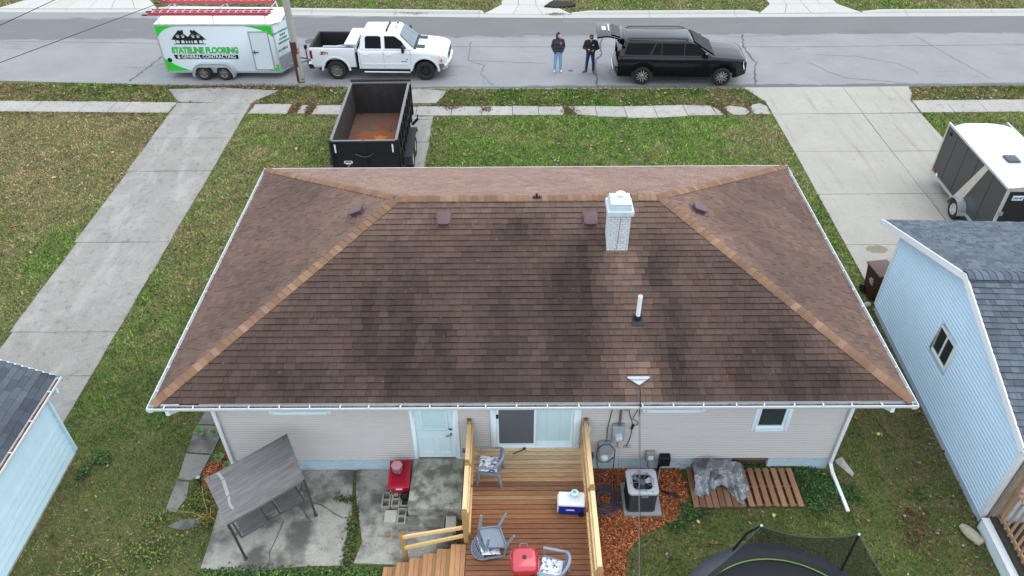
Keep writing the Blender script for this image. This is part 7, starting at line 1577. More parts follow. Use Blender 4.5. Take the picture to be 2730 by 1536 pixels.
mb = MB(); mb.prism([(-.14, zb_+.06), (.3, zb_+.06), (-.6, zt_-.05), (-.85, zt_-.05)], 0, .003, X=Matrix(((0, 0, -1, x0-.003), (1, 0, 0, 0), (0, 1, 0, 0), (0, 0, 0, 1)))); mb.build('tan_stripe', M('tan_vinyl', (186, 178, 166), .4), et)
mb = MB(); mb.box((x0-.02, y0-.05, zb_), (x0+.06, y0, zt_+.02)); mb.box((x1-.06, y0-.05, zb_), (x1+.02, y0, zt_+.02)); mb.box((x0, y0-.05, zt_-.08), (x1, y0, zt_+.02)); mb.build('rear_frame', M('post_tan', (196, 192, 180), .4, .4), et)
mb = MB(); mb.box((x0+.07, y0-.04, zb_+.05), (x1-.07, y0-.005, zt_-.09)); rd = mb.build('ramp_door', M('ramp_black', (34, 31, 30), .5, var=.05), et)
XP = Matrix(((1, 0, 0, -.58), (0, 0, -1, y0-.042), (0, 1, 0, 1.9), (0, 0, 0, 1))); mb = MB(); mb.box((-.16, -.08, 0), (.16, .08, .006), X=XP); pl_ = mb.build('licence_plate', m_white, rd); text_mb('2950 MT', .1, .002, X=XP @ Matrix.Translation((0, -.01, .008)), sx=.8).build('plate_number', M('plate_blue', (40, 60, 110), .5), pl_)
for z in (.75, 1.3): mb = MB(); mb.box((x0+.02, y0-.09, z), (x0+.12, y0-.05, z+.12)); mb.build('door_latch', m_galv, et)
mb = MB(); mb.box((-.4, -.75, zt_+.06), (.05, -.25, zt_+.08)); mb.build('vent_flange', M('sealant', (190, 194, 198), .6), et); mb = MB(); mb.box((-.36, -.7, zt_+.08), (.02, -.3, zt_+.14)); mb.build('roof_vent', M('vent_charcoal', (62, 68, 74), .45), et, bevel=.02)
mb = MB(); mb.lathe([(0, 0), (.07, 0), (.06, .03), (0, .035)], (x0-.001, y1-.3, 1.95), 14, R=rot('Y', -PI/2)); mb.build('side_vent', m_black, et); mb = MB(); mb.box((x0-.03, y1-.22, .5), (x0-.002, y1-.16, .56)); mb.build('marker_light', M('marker_orange', (206, 84, 40), .3), et); mb = MB(); mb.box((x0-.024, y1-.5, .42), (x0-.021, y1-.38, .52)); mb.build('sticker', m_white, et)
for s_ in (-1, 1):
    Rr = rot('Y', PI/2 if s_ > 0 else -PI/2); mb = MB(); r, w = .33, .2; mb.lathe([(.18, -w/2), (r-.05, -w/2), (r, -w/2+.04), (r, w/2-.04), (r-.05, w/2), (.2, w/2-.01), (.18, 0)], (s_*(1.08), -.3, r), 28, R=Rr); wh = mb.build('wheel', m_rub, et, smooth=35)
    mb = MB(); mb.lathe([(0, .06), (.06, .06), (.07, .03), (.17, .03), (.19, .085), (.18, .09), (.165, .04), (0, .05)], (s_*1.08, -.3, r), 24, R=Rr)
    for i in range(5): a = 2*PI*i/5; mb.beam((s_*1.14, -.3+.04*cos(a), r+.04*sin(a)), (s_*1.14, -.3+.17*cos(a), r+.17*sin(a)), .05, .03, up=(1, 0, 0))
    mb.build('rim', m_rimp, wh, smooth=40)
    mb = MB(); P = [(-.3-.42*cos(t), .33+.4*sin(t)) for t in [PI*i/16 for i in range(17)]]; Q = [(-.3+.4*cos(t), .33+.375*sin(t)) for t in [PI*i/16 for i in range(17)]]; mb.prism(P+Q, 0, .26, X=Matrix(((0, 0, s_, s_*.96), (1, 0, 0, 0), (0, 1, 0, 0), (0, 0, 0, 1)))); mb.build('fender', m_alu, et, smooth=30)
mb = MB(); mb.beam((-.6, 2.0, .42), (0, 3.1, .45), .07, .1); mb.beam((.6, 2.0, .42), (0, 3.1, .45), .07, .1); mb.cyl((0, 3.0, .0), (0, 3.0, .8), .03); mb.box((-1.0, -.4, .28), (1.0, -.2, .36)); mb.build('tongue', m_disc, et)
# ================================================================ people
def person(label, loc, rz, H, pose, mats):
    """one continuous skin grown round capsules; materials follow the clothing"""
    mb = MB(); caps_ = pose['caps']
    for (a, b, r0, r1, tag_) in caps_:
        a = Vector(a); b = Vector(b); d = b-a; L = d.length; n = 12
        if L < 1e-4: mb.sphere(a, r0 if isinstance(r0, tuple) else (r0, r0, r0), 16); continue
        d.normalize(); pts = []; rs = []
        for k in range(4): t = k/4*PI/2; pts.append(a-d*r0*cos(t)); rs.append(max(.001, r0*sin(t)))
        pts.append(a); rs.append(r0); pts.append(b); rs.append(r1)
        for k in range(3, -1, -1): t = k/4*PI/2; pts.append(b+d*r1*cos(t)); rs.append(max(.001, r1*sin(t)))
        mb.tube(pts, rs, n)
    me = mb.mesh('person_src', list(mats.values())[0]); o = bpy.data.objects.new('src', me); C.objects.link(o)
    md = o.modifiers.new('r', 'REMESH'); md.mode = 'VOXEL'; md.voxel_size = .011; md.use_smooth_shade = True
    sm = o.modifiers.new('s', 'SMOOTH'); sm.factor = .5; sm.iterations = 3
    dg = bpy.context.evaluated_depsgraph_get(); dg.update(); m2 = bpy.data.meshes.new_from_object(o.evaluated_get(dg)); bpy.data.objects.remove(o)
    keys = list(mats.keys()); m2.materials.clear()
    for k in keys: m2.materials.append(mats[k])
    A = np.array([c[0] for c in caps_]); B = np.array([c[1] for c in caps_]); Rr = np.array([(c[2] if not isinstance(c[2], tuple) else max(c[2])) for c in caps_]); R1 = np.array([c[3] for c in caps_]); T = [keys.index(c[4]) for c in caps_]
    cen = np.array([p.center[:] for p in m2.polygons]); D = B-A; LL = (D*D).sum(1)+1e-9
    t = np.clip(((cen[:, None, :]-A[None])*D[None]).sum(2)/LL[None], 0, 1); dist = np.linalg.norm(cen[:, None, :]-(A[None]+t[..., None]*D[None]), axis=2)-(Rr+(R1-Rr)*t)
    m2.polygons.foreach_set('material_index', np.array(T, dtype=np.int32)[dist.argmin(1)].copy()); m2.shade_smooth(); m2.update()
    m2.name = 'body'; pr = thing('person', label, 'person', loc, rz)
    ob = place(m2, 'body', pr); return pr
m_skin = M('skin', (208, 160, 136), .6, var=.04); m_hood = M('charcoal_hoodie', (52, 56, 64), .9, var=.12, sc=14, bump=.3, bsc=24); m_jean = M('light_jeans', (122, 160, 196), .85, var=.18, sc=9, bump=.3, bsc=18); m_shoe = M('cream_shoes', (216, 208, 200), .7)
m_jack = M('black_jacket', (34, 36, 38), .85, var=.12, sc=12, bump=.3, bsc=20); m_jean2 = M('dark_jeans', (30, 50, 92), .85, var=.18, sc=9, bump=.3, bsc=18); m_shoe2 = M('grey_shoes', (84, 86, 98), .7); m_hair = M('brown_hair', (60, 44, 36), .8); m_capm = M('dark_cap', (44, 44, 50), .8, var=.1)
# local: faces -y
def hand(c, d, side, pal, curl=.5):
    """palm plus five fingers starting at wrist c heading d"""
    c = Vector(c); d = Vector(d).normalized(); s = Vector(side).normalized(); n = d.cross(s); out = [(c, c+d*.07, .028, .032, pal)]
    for i, (o_, l) in enumerate(((-.03, .062), (-.01, .07), (.01, .066), (.03, .052))):
        a = c+d*.085+s*o_; b = a+d*l*.5; e = b+(d*(1-curl)+n*curl).normalized()*l*.5; out += [(a, b, .0115, .011, pal), (b, e, .011, .0095, pal)]
    a = c+d*.03-s*.035; b = a+(d*.6-s*.6+n*.3).normalized()*.045; out += [(a, b, .013, .012, pal), (b, b+(d+n*.4).normalized()*.03, .012, .01, pal)]
    return [(tuple(a), tuple(b), r, q, t) for a, b, r, q, t in out]
def legs(pal, shoe, spread=.11, toes=((-.03, -.12), (.03, -.12)), ft=((-.13, 0), (.13, 0))):
    c = []
    for i, s in enumerate((-1, 1)):
        fx, fy = ft[i]; c += [((s*.09, 0, .9), (s*.11+(fx-s*.11)*.5, -.02+fy*.5, .5), .098, .072, pal), ((s*.11+(fx-s*.11)*.5, -.02+fy*.5, .5), (fx, fy, .1), .07, .062, pal)]
        tx, ty = toes[i]; c += [((fx, fy+.03, .045), (fx+tx, fy+ty, .04), .045, .042, shoe), ((fx, fy, .075), (fx, fy, .06), .05, .05, shoe)]
    return c
p1 = [((-.06, 0, .93), (.06, 0, .93), .12, .12, 'jean'), ((-.07, 0, 1.0), (.07, 0, 1.0), .135, .135, 'top'), ((-.09, 0, 1.15), (.09, 0, 1.15), .128, .128, 'top'), ((-.11, .0, 1.32), (.11, .0, 1.32), .125, .125, 'top'), ((-.13, .01, 1.43), (.13, .01, 1.43), .085, .085, 'top'), ((0, .01, 1.45), (.01, -.01, 1.56), .075, .062, 'top')]
p1 += legs('jean', 'shoe')
for s in (-1, 1):
    p1 += [((s*.2, .01, 1.43), (s*.27, .04, 1.16), .068, .056, 'top'), ((s*.27, .04, 1.16), (s*.19, -.09, .98), .055, .048, 'top'), ((s*.19, -.09, .98), (s*.13, -.1, .94), .045, .05, 'top')]
# head turned towards his left hand side of the picture's right
hd = Vector((.012, -.015, 1.67)); fwd = Vector((.72, -.7, -.12)).normalized()
p1 += [(tuple(hd), tuple(hd+Vector((0, 0, -.06))), .088, .07, 'skin'), (tuple(hd+fwd*.075+Vector((0, 0, -.045))), tuple(hd+fwd*.055+Vector((0, 0, -.09))), .034, .035, 'skin'), (tuple(hd+fwd*.095+Vector((0, 0, -.005))), tuple(hd+fwd*.108+Vector((0, 0, -.03))), .012, .016, 'skin')]
p1 += [(tuple(hd-fwd*.035+Vector((0, 0, .03))), tuple(hd-fwd*.05+Vector((0, 0, -.06))), .1, .095, 'top'), (tuple(hd-fwd*.06+Vector((0, 0, -.08))), tuple(hd-fwd*.05+Vector((0, 0, -.14))), .085, .085, 'top'), (tuple(hd+fwd*.02+Vector((0, 0, .065))), tuple(hd-fwd*.02+Vector((0, 0, .075))), .05, .06, 'hair')]
P1 = person('person in dark grey hoodie and light blue jeans with hands in pockets', (1.93, 32.5, .006), rad(4), 1.8, {'caps': p1}, {'top': m_hood, 'jean': m_jean, 'shoe': m_shoe, 'skin': m_skin, 'hair': m_hair})
mb = MB(); mb.box((.05, -.128, 1.28), (.13, -.122, 1.4)); mb.build('chest_print', M('coral_print', (226, 78, 78), .8, var=.2, sc=40), P1)
p2 = [((-.06, 0, .93), (.06, 0, .93), .125, .125, 'jean'), ((-.07, 0, 1.0), (.07, 0, 1.0), .14, .14, 'top'), ((-.1, -.01, 1.14), (.1, -.01, 1.14), .14, .14, 'top'), ((-.12, -.01, 1.3), (.12, -.01, 1.3), .132, .132, 'top'), ((-.14, .0, 1.41), (.14, .0, 1.41), .09, .09, 'top'), ((0, -.0, 1.43), (.0, -.04, 1.53), .075, .06, 'top'), ((0, -.06, 1.46), (.01, -.09, 1.45), .045, .04, 'red')]
p2 += legs('jean', 'shoe', toes=((-.13, -.1), (.05, -.17)), ft=((-.15, .05), (.17, 0)))
for s, el, wr in ((-1, (-.31, -.03, 1.14), (-.13, -.24, 1.15)), (1, (.32, -.03, 1.13), (.12, -.25, 1.11))):
    p2 += [((s*.22, .0, 1.41), el, .072, .06, 'top'), (el, wr, .058, .046, 'top')]
    p2 += hand(wr, (-s*.55, -.6, .1), (0, -.3, 1) if s < 0 else (0, .3, -1), 'skin', .55)
hd = Vector((.0, -.06, 1.62)); fwd = Vector((0, -.8, -.6)).normalized()
p2 += [(tuple(hd), tuple(hd+Vector((0, -.03, -.06))), .09, .072, 'skin'), (tuple(hd+fwd*.07+Vector((0, -.01, -.05))), tuple(hd+fwd*.06+Vector((0, -.01, -.08))), .035, .035, 'skin'), (tuple(hd+Vector((0, .02, .025))), tuple(hd+Vector((0, .035, -.03))), .098, .095, 'cap'), (tuple(hd+Vector((-.05, -.09, .02))), tuple(hd+Vector((.05, -.09, .02))), .022, .022, 'cap'), (tuple(hd+Vector((-.04, -.135, -.012))), tuple(hd+Vector((.04, -.135, -.012))), .016, .016, 'cap'), (tuple(hd+Vector((-.05, -.11, .003))), tuple(hd+Vector((.05, -.11, .003))), .016, .016, 'cap')]
P2 = person('person in black jacket and dark cap looking down at a phone', (3.36, 32.4, .006), rad(-4), 1.75, {'caps': p2}, {'top': m_jack, 'jean': m_jean2, 'shoe': m_shoe2, 'skin': m_skin, 'cap': m_capm, 'red': M('red_collar', (200, 50, 46), .8)})
mb = MB(); mb.box((.05, -.155, 1.28), (.14, -.149, 1.34)); mb.build('chest_print', M('print_pale', (130, 150, 160), .8, var=.4, sc=60), P2)
ph = MB(); ph.cbox((0, 0, 0), (.16, .08, .014)); o = ph.build('phone', m_black, bevel=.004, seg=1); o.matrix_world = P2.matrix_basis @ Matrix.Translation((-.02, -.31, 1.15)) @ Matrix.Rotation(rad(-25), 4, 'X'); tag(o, 'small dark phone held in both hands by the person in black', 'phone')
# ================================================================ grass, leaves, mulch chips, weeds
def vnoise(x, y, s, seed):
    r = np.random.default_rng(seed); G = r.random((128, 128)); x = x*s; y = y*s; xi = np.floor(x).astype(int); yi = np.floor(y).astype(int); fx = x-xi; fy = y-yi
    fx = fx*fx*(3-2*fx); fy = fy*fy*(3-2*fy); g = lambda a, b: G[a % 128, b % 128]
    return (g(xi, yi)*(1-fx)+g(xi+1, yi)*fx)*(1-fy)+(g(xi, yi+1)*(1-fx)+g(xi+1, yi+1)*fx)*fy
def fn(x, y, s, seed): return (vnoise(x, y, s, seed)*.55+vnoise(x, y, s*2.3, seed+1)*.3+vnoise(x, y, s*5.1, seed+2)*.15)
def inpoly(x, y, P):
    P = np.array(P); lo = P.min(0); hi = P.max(0); r = np.zeros(len(x), bool); idx = np.nonzero((x > lo[0]) & (x < hi[0]) & (y > lo[1]) & (y < hi[1]))[0]
    if len(idx) == 0: return r
    X = x[idx]; Y = y[idx]; c = np.zeros(len(idx), bool); n = len(P)
    for i in range(n):
        x1, y1 = P[i]; x2, y2 = P[(i+1) % n]
        if y1 == y2: continue
        k = ((y1 > Y) != (y2 > Y)) & (X < (x2-x1)*(Y-y1)/(y2-y1)+x1); c ^= k
    r[idx] = c; return r
def keep(x, y, jit=0):
    k = np.ones(len(x), bool)
    if jit: x = x+nrg.normal(0, jit, len(x)); y = y+nrg.normal(0, jit, len(x))
    for P in PAVE: k &= ~inpoly(x, y, P)
    return k
def scatter(n, y0, y1, pad=2.0):
    y = y0+(y1-y0)*nrg.random(n); hw = .677*(.772*y+9)+pad; x = (nrg.random(n)*2-1)*hw.max(); k = np.abs(x) < hw; return x[k], y[k]
def mesh_np(name, V, nv, col, mat, kind='stuff', label=None, parent=None):
    """V (n,nv,3): n separate polygons of nv corners, one tint each"""
    n = len(V); me = bpy.data.meshes.new(name); me.vertices.add(n*nv); me.vertices.foreach_set('co', V.reshape(-1).astype(np.float32)); me.loops.add(n*nv); me.loops.foreach_set('vertex_index', np.arange(n*nv, dtype=np.int32)); me.polygons.add(n)
    me.polygons.foreach_set('loop_start', np.arange(0, n*nv, nv, dtype=np.int32)); me.polygons.foreach_set('loop_total', np.full(n, nv, dtype=np.int32)); me.update(calc_edges=True)
    ca = me.color_attributes.new('tint', 'FLOAT_COLOR', 'CORNER'); c4 = np.ones((n, nv, 4), np.float32); c4[:, :, :3] = col[:, None, :]; ca.data.foreach_set('color', c4.reshape(-1)); me.materials.append(mat); me.validate(); return place(me, name, parent, kind=kind, label=label)
m_grass = M('grass_blade', (1., 1., 1.), .85, var=0, at=True, spec=.25)
def lin3(r, g, b): return np.array(lin(r, g, b)[:3])
GR = [lin3(98, 140, 44), lin3(66, 106, 36), lin3(126, 154, 66)]; BR = [lin3(168, 146, 108), lin3(140, 118, 84), lin3(172, 152, 116)]
XX, YY, HH, WW, CC = [], [], [], [], []
for (n, y0, y1, hgt, wd) in ((230000, 6.3, 14.5, .055, .012), (330000, 14.5, 28.6, .065, .02), (130000, 28.4, 31.6, .075, .024), (120000, 39.3, 47, .08, .03)):
    x, y = scatter(n, y0, y1); k = keep(x, y, .035); x, y = x[k], y[k]; n = len(x)
    f = fn(x+50, y+50, .22, 11)*.45+fn(x+50, y+50, .8, 17)*.3+fn(x+50, y+50, 2.2, 21)*.25
    # how brown the place is
    b = np.full(n, .34); b[x < -13.8] = .95; b[(x > -11.2) & (x < -6.5) & (y > 18)] = .42; b[(x > -11.2) & (x < -6.5) & (y <= 18)] = .40; b[(x > -3.5) & (x < 10.6) & (y > 18) & (y < 28.5)] = .12
    b[(y < 12) & (x > 2)] = .54; b[(y < 10.3) & (x < -6.3)] = .40; b[(y > 28.5) & (y < 32) & (x < -2)] = .55; b[(y > 39) & (x < 4)] = .6; b[(x > 8.2) & (x < 10) & (y < 12.5)] = .95
    b += .22*np.exp(-(((x+14.6)/1.0)**2))*-1; b += .5*np.exp(-(((x-9.7)/.35)**2+((y-26.8)/1.3)**2))
    br = np.clip((b-.5+(.5-f)*3.0+.42)/.9+nrg.normal(0, .11, n), 0, 1)
    gi = nrg.integers(0, 3, n); bi = nrg.integers(0, 3, n); c = np.array(GR)[gi]*(1-br)[:, None]+np.array(BR)[bi]*br[:, None]
    c *= np.where((x > -3.5) & (x < 10.6) & (y > 18) & (y < 28.5), 1.1, 1.0)[:, None]; c *= np.where(y < 14, .66, np.where((y > 28.5) & (y < 32), .8, 1.0))[:, None]; c *= (.58+.8*nrg.random(n)**1.2)[:, None]*(.45+1.1*fn(x+9, y+30, 3.1, 33))[:, None]
    yl = nrg.random(n) < .004*(y < 12); c[yl] = lin3(190, 186, 60)
    XX.append(x); YY.append(y); HH.append(hgt*(.5+.8*nrg.random(n))*(1-.25*br)); WW.append(np.full(n, wd)*(.7+.6*nrg.random(n))); CC.append(c)
x = np.concatenate(XX); y = np.concatenate(YY); h_ = np.concatenate(HH); w_ = np.concatenate(WW); c = np.concatenate(CC); n = len(x); a = nrg.random(n)*2*PI; le = nrg.random(n)*2*PI; la = h_*(.5+.9*nrg.random(n))
V = np.zeros((n, 3, 3)); V[:, 0] = np.stack([x-np.cos(a)*w_, y-np.sin(a)*w_, np.zeros(n)], 1); V[:, 1] = np.stack([x+np.cos(a)*w_, y+np.sin(a)*w_, np.zeros(n)], 1); V[:, 2] = np.stack([x+np.cos(le)*la, y+np.sin(le)*la, h_], 1)
mesh_np('grass', V, 3, c, m_grass, label='short patchy green and straw coloured lawn grass')
# leaf litter
LC = np.array([lin3(128, 104, 84), lin3(104, 84, 68), lin3(150, 128, 110), lin3(96, 70, 54), lin3(140, 104, 72), lin3(84, 72, 66), lin3(160, 146, 134), lin3(70, 60, 56)])
def litter(n, y0, y1, dens, size, name='leaf_litter', label=None):
    x, y = scatter(n, y0, y1); k = keep(x, y); x, y = x[k], y[k]; p = dens(x, y); k = nrg.random(len(x)) < p; x, y = x[k], y[k]; n = len(x); s = size*(.5+nrg.random(n)); a = nrg.random(n)*2*PI; z = .03+.035*nrg.random(n); t1 = (nrg.random(n)-.5)*1.0; t2 = (nrg.random(n)-.5)*1.0
    V = np.zeros((n, 5, 3))
    for i, (u, v) in enumerate(((1.0, 0), (.2, .6), (-.8, .35), (-.7, -.4), (.3, -.55))):
        du = s*u*(.8+.4*nrg.random(n)); dv = s*v*(.8+.4*nrg.random(n)); V[:, i] = np.stack([x+np.cos(a)*du-np.sin(a)*dv, y+np.sin(a)*du+np.cos(a)*dv, np.maximum(.012, z+du*t1*.6+dv*t2*.6+.02*np.abs(u))], 1)
    return mesh_np(name, V, 5, LC[nrg.integers(0, len(LC), n)]*(.55+.6*nrg.random(n))[:, None], m_grass, label=label)
def dens_front(x, y):
    p = .02+.55*np.clip((fn(x+3, y+8, .8, 77)-.56)*3.5, 0, 1); p = np.where((y > 28.9) & (y < 32), .35+1.2*np.clip((fn(x+3, y+8, .9, 78)-.4)*2, 0, .8), p)
    p += .8*np.exp(-((y-31.3)/.5)**2)*(x < -8)*(x > -15)+.7*np.exp(-((y-29.3)/.35)**2)*(x < -5)+.6*np.exp(-((x+3.1)/.25)**2)*(y < 28.3)*(y > 20); p = np.where((y > 39) & (x < 4), .75, p); p = np.where((x > 16) & (y > 29.2) & (y < 31) & (x < 19.5), .8, p); return np.clip(p, 0, 1)
litter(24000, 17, 31.9, dens_front, .055, label='small dry leaves scattered over the front lawns'); litter(6000, 39.8, 46, lambda x, y: .15+.6*(x < 4), .06, label='small dry leaves on the far verge')
litter(12000, 6.4, 17, lambda x, y: np.clip(.06+.95*np.exp(-((x-9.4)/.7)**2)*(y < 13)+.25*(x > 2)*(y < 9.6), 0, 1), .035, label='small dry leaves scattered in the back yard')
# leaves in sidewalk gaps and gutters
def pile(n, cx, cy, sx, sy, label, dark=1., sz=.035):
    x = cx+sx*nrg.normal(0, 1, n); y = cy+sy*nrg.normal(0, 1, n); s = sz*(.5+nrg.random(n)); a = nrg.random(n)*2*PI; z = .035+.02*nrg.random(n); V = np.zeros((n, 4, 3))
    for i, (u, v) in enumerate(((1.0, 0), (0, .5), (-1, .1), (0, -.5))): V[:, i] = np.stack([x+np.cos(a)*s*u-np.sin(a)*s*v, y+np.sin(a)*s*u+np.cos(a)*s*v, z+.015*nrg.random(n)], 1)
    return mesh_np('leaf_pile', V, 4, LC[nrg.integers(0, 6, n)]*(np.array([.8, .6, .52])*dark)[None]*(.5+.6*nrg.random(n))[:, None], m_grass, label=label)
for i, (cx, cy, sx, sy, n, lb) in enumerate([(-9.1, 28.9, .12, .3, 260, 'brown leaf pile between pavement slabs beside the pole verge'), (-8.5, 28.85, .1, .28, 260, 'brown leaf pile in the pavement gap beside a short slab'), (-6.9, 28.8, .12, .3, 200, 'brown leaf pile on the pavement beside the dump trailer'), (2.25, 28.6, .16, .28, 220, 'brown leaf pile in the broken pavement joint'), (-1.2, 28.75, .12, .14, 120, 'brown leaf clump on the pavement near the drive'), (-2.6, 28.95, .2, .15, 160, 'brown leaf pile where the drive meets the pavement'), (8.55, 28.55, .1, .25, 140, 'brown leaf pile in the gap before the rounded slab'), (9.62, 28.65, .07, .25, 90, 'brown leaf pile between the rounded slab and the last slab'),
                                            (-5.2, 40.25, .5, .2, 500, 'rust coloured leaf heap on the far kerb behind the pickup'), (2.2, 39.7, .25, .08, 120, 'small leaf clump in the far gutter'), (-12.0, 31.1, 1.4, .12, 700, 'brown leaves along the street edge below the lettered trailer'), (-9.2, 30.95, .9, .15, 450, 'brown leaves at the foot of the utility pole'), (-1.2, 9.3, .06, .6, 300, 'dark leaves between stoop and deck'), (-1.25, 8.75, .12, .15, 150, 'dark leaves beside the stair rail'), (8.4, 9.1, .25, .3, 200, 'dark twig and leaf heap on the back lawn')]): pile(n, cx, cy, sx, sy, lb, .8)
# mulch chips
m_chip = M('mulch_chip', (1., 1., 1.), .9, var=0, at=True, spec=.2)
def chips(P, n, label):
    P_ = np.array(P); x = P_[:, 0].min()+np.ptp(P_[:, 0])*nrg.random(n); y = P_[:, 1].min()+np.ptp(P_[:, 1])*nrg.random(n); k = inpoly(x, y, P); x, y = x[k], y[k]; n = len(x); a = nrg.random(n)*2*PI; l = .028*(.4+nrg.random(n)); w = .006*(.6+nrg.random(n)); z = .022+.03*nrg.random(n); t = (nrg.random(n)-.5)*.8; V = np.zeros((n, 4, 3))
    for i, (u, v) in enumerate(((-1, -1), (1, -1), (1, 1), (-1, 1))): V[:, i] = np.stack([x+np.cos(a)*l*u-np.sin(a)*w*v, y+np.sin(a)*l*u+np.cos(a)*w*v, z+l*u*t+.004*v], 1)
    col = np.array([lin3(190, 108, 64), lin3(158, 84, 52), lin3(214, 146, 100), lin3(104, 54, 36), lin3(170, 110, 76)])[nrg.integers(0, 5, n)]*(.5+.65*nrg.random(n))[:, None]; mesh_np('mulch_chips', V, 4, col, m_chip, label=label)
chips(BED1, 26000, 'loose orange brown mulch chips around the air conditioner'); chips(BED2, 5000, 'loose orange mulch chips at the house corner')
# low weeds and ivy
IV = [lin3(44, 72, 40), lin3(58, 88, 44), lin3(36, 58, 38), lin3(80, 108, 50)]
def leaves(pts, n, size, hgt, name, label, cols=IV, stuff=True, bright=1.):
    V = []; cc = []
    for (cx, cy, sx, sy, m) in pts:
        x = cx+sx*nrg.normal(0, 1, m)*.6; y = cy+sy*nrg.normal(0, 1, m)*.6; z = .02+hgt*nrg.random(m); s = size*(.5+nrg.random(m)); a = nrg.random(m)*2*PI; t1 = (nrg.random(m)-.5)*1.2; v = np.zeros((m, 5, 3))
        for i, (u, w) in enumerate(((1.1, 0), (.3, .6), (-.7, .5), (-.7, -.5), (.3, -.6))): v[:, i] = np.stack([x+np.cos(a)*s*u-np.sin(a)*s*w, y+np.sin(a)*s*u+np.cos(a)*s*w, np.maximum(.01, z+s*u*t1+.4*s*w*t1)], 1)
        V.append(v); cc.append(np.array(cols)[nrg.integers(0, len(cols), m)]*(.6+.8*nrg.random(m))[:, None]*bright)
    return mesh_np(name, np.concatenate(V), 5, np.concatenate(cc), m_grass, label=label)
leaves([(6.3+.12*i, 10.62-.09*i, .28, .16, 260) for i in range(9)]+[(5.3+.2*i, 10.66, .2, .07, 110) for i in range(6)]+[(6.55, 10.1, .3, .4, 500), (6.5, 9.7, .3, .3, 380), (3.72, 9.55, .2, .2, 320), (3.8, 9.45, .3, .12, 200), (3.4, 9.15, .25, .12, 150)], 0, .022, .08, 'ivy', 'dark green ivy creeping round the pallets')
leaves([(-3.5+.02*sin(i*2), 8.35+.17*i, .1, .12, 120) for i in range(8)]+[(-3.7, 9.85, .15, .12, 130), (-3.9, 9.9, .12, .08, 60)], 0, .022, .07, 'crack_weeds', 'green weeds growing along the patio crack', cols=IV+[lin3(120, 84, 50)])
leaves([(-6.1+.33*i, 8.1+.03*sin(i*2.3), .3, .12, 130) for i in range(15)], 0, .024, .1, 'edge_weeds', 'leafy green weeds along the patio edge', cols=IV+[lin3(96, 120, 50), lin3(84, 108, 46)])
leaves([(-6.85, 10.0, .3, .35, 260), (-7.0, 9.7, .25, .2, 160), (-6.75, 9.35, .2, .2, 160), (-7.75, 9.35, .3, .25, 200), (-7.6, 8.6, .6, .4, 500), (-8.6, 8.2, .8, .4, 420)], 0, .022, .09, 'side_weeds', 'leafy weeds between the path and the patio', cols=IV+[lin3(104, 128, 56), lin3(120, 140, 60), lin3(140, 110, 66)])
leaves([(-9.6, 11.0, .2, .15, 160), (-9.85, 10.6, .12, .2, 90), (8.9, 9.9, .2, .2, 40)], 0, .03, .1, 'wall_weeds', 'broad weeds at the foot of the board garage')
def rosette(x, y, label, n=9, l=.16, cols=(92, 122, 70)):
    p = thing('broadleaf_weed', label, 'plant', (x, y, .0)); m = M('weed_leaf', cols, .7, var=.2, sc=14)
    for i in range(n):
        a = 2*PI*i/n+rng.uniform(-.3, .3); L = l*rng.uniform(.7, 1.2); mb = MB(); mb.grid(lambda u, v: (cos(a)*L*u-sin(a)*.035*(v-.5)*2*math.sin(PI*min(.97, .1+u*.85)), sin(a)*L*u+cos(a)*.035*(v-.5)*2*math.sin(PI*min(.97, .1+u*.85)), .05+.09*math.sin(PI*.7*u)+.012*abs(v-.5)), 5, 2); mb.build('leaf', m, p, smooth=60)
rosette(-7.55, 11.75, 'broad leaved weed at the edge of the broken path'); rosette(-7.2, 11.72, 'pale broad leaved weed on the broken path', 7, .13, (92, 122, 70)); rosette(-6.85, 10.95, 'green weed in the orange mulch beside the path', 8, .14); rosette(-6.6, 10.75, 'green weed in the orange mulch beside the downspout', 7, .12); rosette(-2.4, 8.2, 'small green weed at the patio edge beside the stair post', 8, .1)
st2 = thing('dead_plant', 'yellowed dead stems leaning beside the patio', 'plant', (-6.6, 9.35, 0)); m_st = M('straw_stem', (172, 148, 70), .8, var=.15)
for (dx, dy, dz) in ((-.35, .75, .3), (-.65, .12, .25), (.1, .3, .3), (-.2, -.1, .28), (.15, -.05, .22)):
    mb = MB(); mb.tube([(0, 0, 0), (dx*.5, dy*.5, dz), (dx, dy, dz*.7)], .007, 5); mb.build('stem', m_st, st2, smooth=60)
leafm = []
mb = MB()
for i in range(60):
    a = rng.uniform(0, 6.3); r_ = rng.uniform(0, .2); p = Vector((r_*cos(a), r_*sin(a), rng.uniform(.03, .2))); q = Vector((rng.uniform(-1, 1), rng.uniform(-1, 1), rng.uniform(-.5, .5)))*.05; s_ = Vector((rng.uniform(-1, 1), rng.uniform(-1, 1), 0))*.02; mb.add([p-q, p+s_, p+q, p-s_], [(0, 1, 2, 3)])
mb.build('dead_leaves', M('dead_leaf', (128, 98, 56), .9, var=.3, sc=30), st2)
# solar light
sol = thing('path_light', 'small dark solar path light beside the swing canopy', 'light', (-7.08, 10.28, 0))
mb = MB(); mb.cyl((0, 0, 0), (0, 0, .2), .012); mb.build('stem', m_black, sol); mb = MB(); mb.box((-.035, -.035, .18), (.035, .035, .28)); mb.build('head', m_black, sol, bevel=.008, seg=1); mb = MB(); mb.box((-.04, -.04, .28), (.04, .04, .295)); mb.build('cap', m_galv, sol)
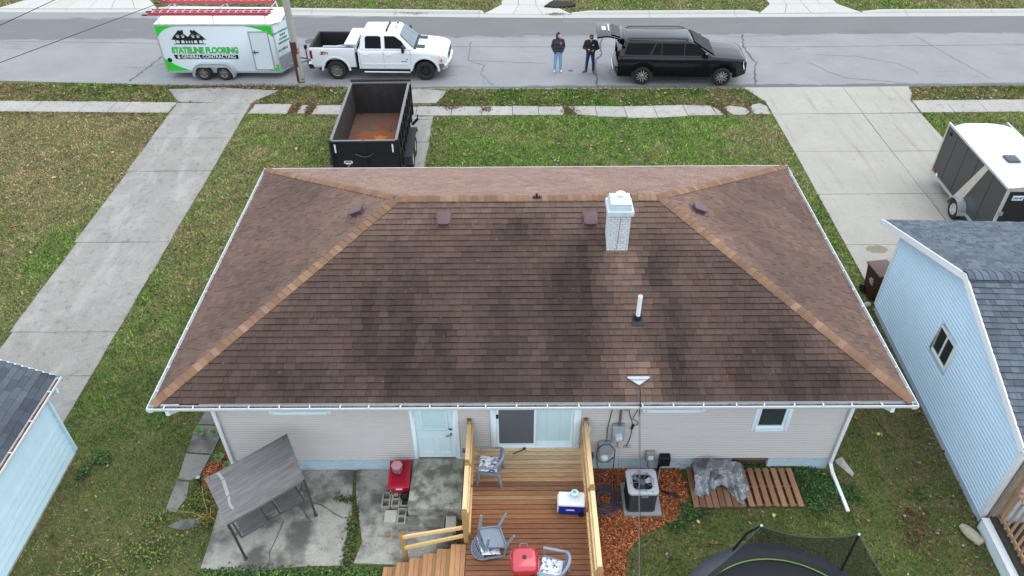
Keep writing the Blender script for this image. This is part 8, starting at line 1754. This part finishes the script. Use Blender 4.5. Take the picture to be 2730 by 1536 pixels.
# single larger leaves one can pick out
def big_leaf(x, y, s, a, col, label, z=.05):
    P = []
    for i in range(14):
        t = 2*PI*i/14; r = s*(1 if i % 2 == 0 else .5)*(1.15 if abs(t-PI) > 2.2 else .9); P.append((r*cos(t), .8*r*sin(t)))
    mb = MB(); mb.v = [(px, py, .012+.25*abs(py)*.8+.1*px) for px, py in P]+[(0, 0, .0)]; mb.f = [[i, (i+1) % 14, 14] for i in range(14)]; mb.m = [0]*14; mb.t = [None]*14
    o = mb.build('fallen_leaf', M('leaf_%d_%d_%d' % col, col, .8, var=.15, sc=30)); o.location = (x, y, z); o.rotation_euler = (rng.uniform(-.2, .2), rng.uniform(-.2, .2), a); tag(o, label, 'leaf', 'single fallen leaves'); return o
OR, TA, YE, BN, RD_ = (186, 104, 56), (196, 160, 116), (214, 196, 110), (132, 88, 60), (196, 84, 40)
for x, y, s, a, c_, lb in [(-8.55, 15.6, .13, .4, RD_, 'large orange oak leaf on the grass strip between driveway and house'), (-8.2, 15.4, .09, 1.4, TA, 'tan leaf beside the large orange oak leaf'), (-2.72, 8.95, .07, .8, OR, 'orange maple leaf on the patio by the solid block'), (3.86, 9.25, .06, 2, YE, 'pale yellow leaf on the back lawn between mulch and trampoline'), (4.05, 8.75, .07, 2.8, BN, 'brown lobed leaf on the back lawn between pallets and trampoline'), (3.9, 8.05, .1, 2.2, TA, 'curled tan leaf beside the trampoline pad'), (5.35, 8.5, .06, 1, BN, 'reddish leaf on the back lawn between pallet and net'), (5.0, 9.42, .06, .3, BN, 'dark leaf below the pallets'), (5.5, 9.4, .06, 1.3, YE, 'yellowish leaf below the pallet with gaps'), (6.9, 10.45, .07, 0, TA, 'tan leaf in the ivy beside the pallet'), (6.6, 9.85, .06, 2, TA, 'tan leaf in the grass near the downspout foot'), (8.55, 11.6, .07, 1, YE, 'yellow leaf on the grass between the house and the blue garage'), (8.2, 12.1, .06, 2.5, OR, 'orange leaf near the eave corner between the houses'),
                          (4.1, 23.7, .13, .5, TA, 'pale tan oak leaf on the front lawn'), (2.9, 25.6, .09, 1.1, RD_, 'small orange leaf on the front lawn'), (-15.2, 25.3, .1, 2, TA, 'tan leaf on the brown left lawn near the driveway edge'), (-16.6, 23.5, .1, .4, TA, 'tan leaf far out on the brown left lawn'), (-9.1, 21.8, .09, 1, TA, 'tan leaf on the grass strip near the house corner'), (-8.3, 25.5, .1, 1.7, TA, 'tan leaf on the lawn left of the dump trailer')]: big_leaf(x, y, s, a, c_, lb)
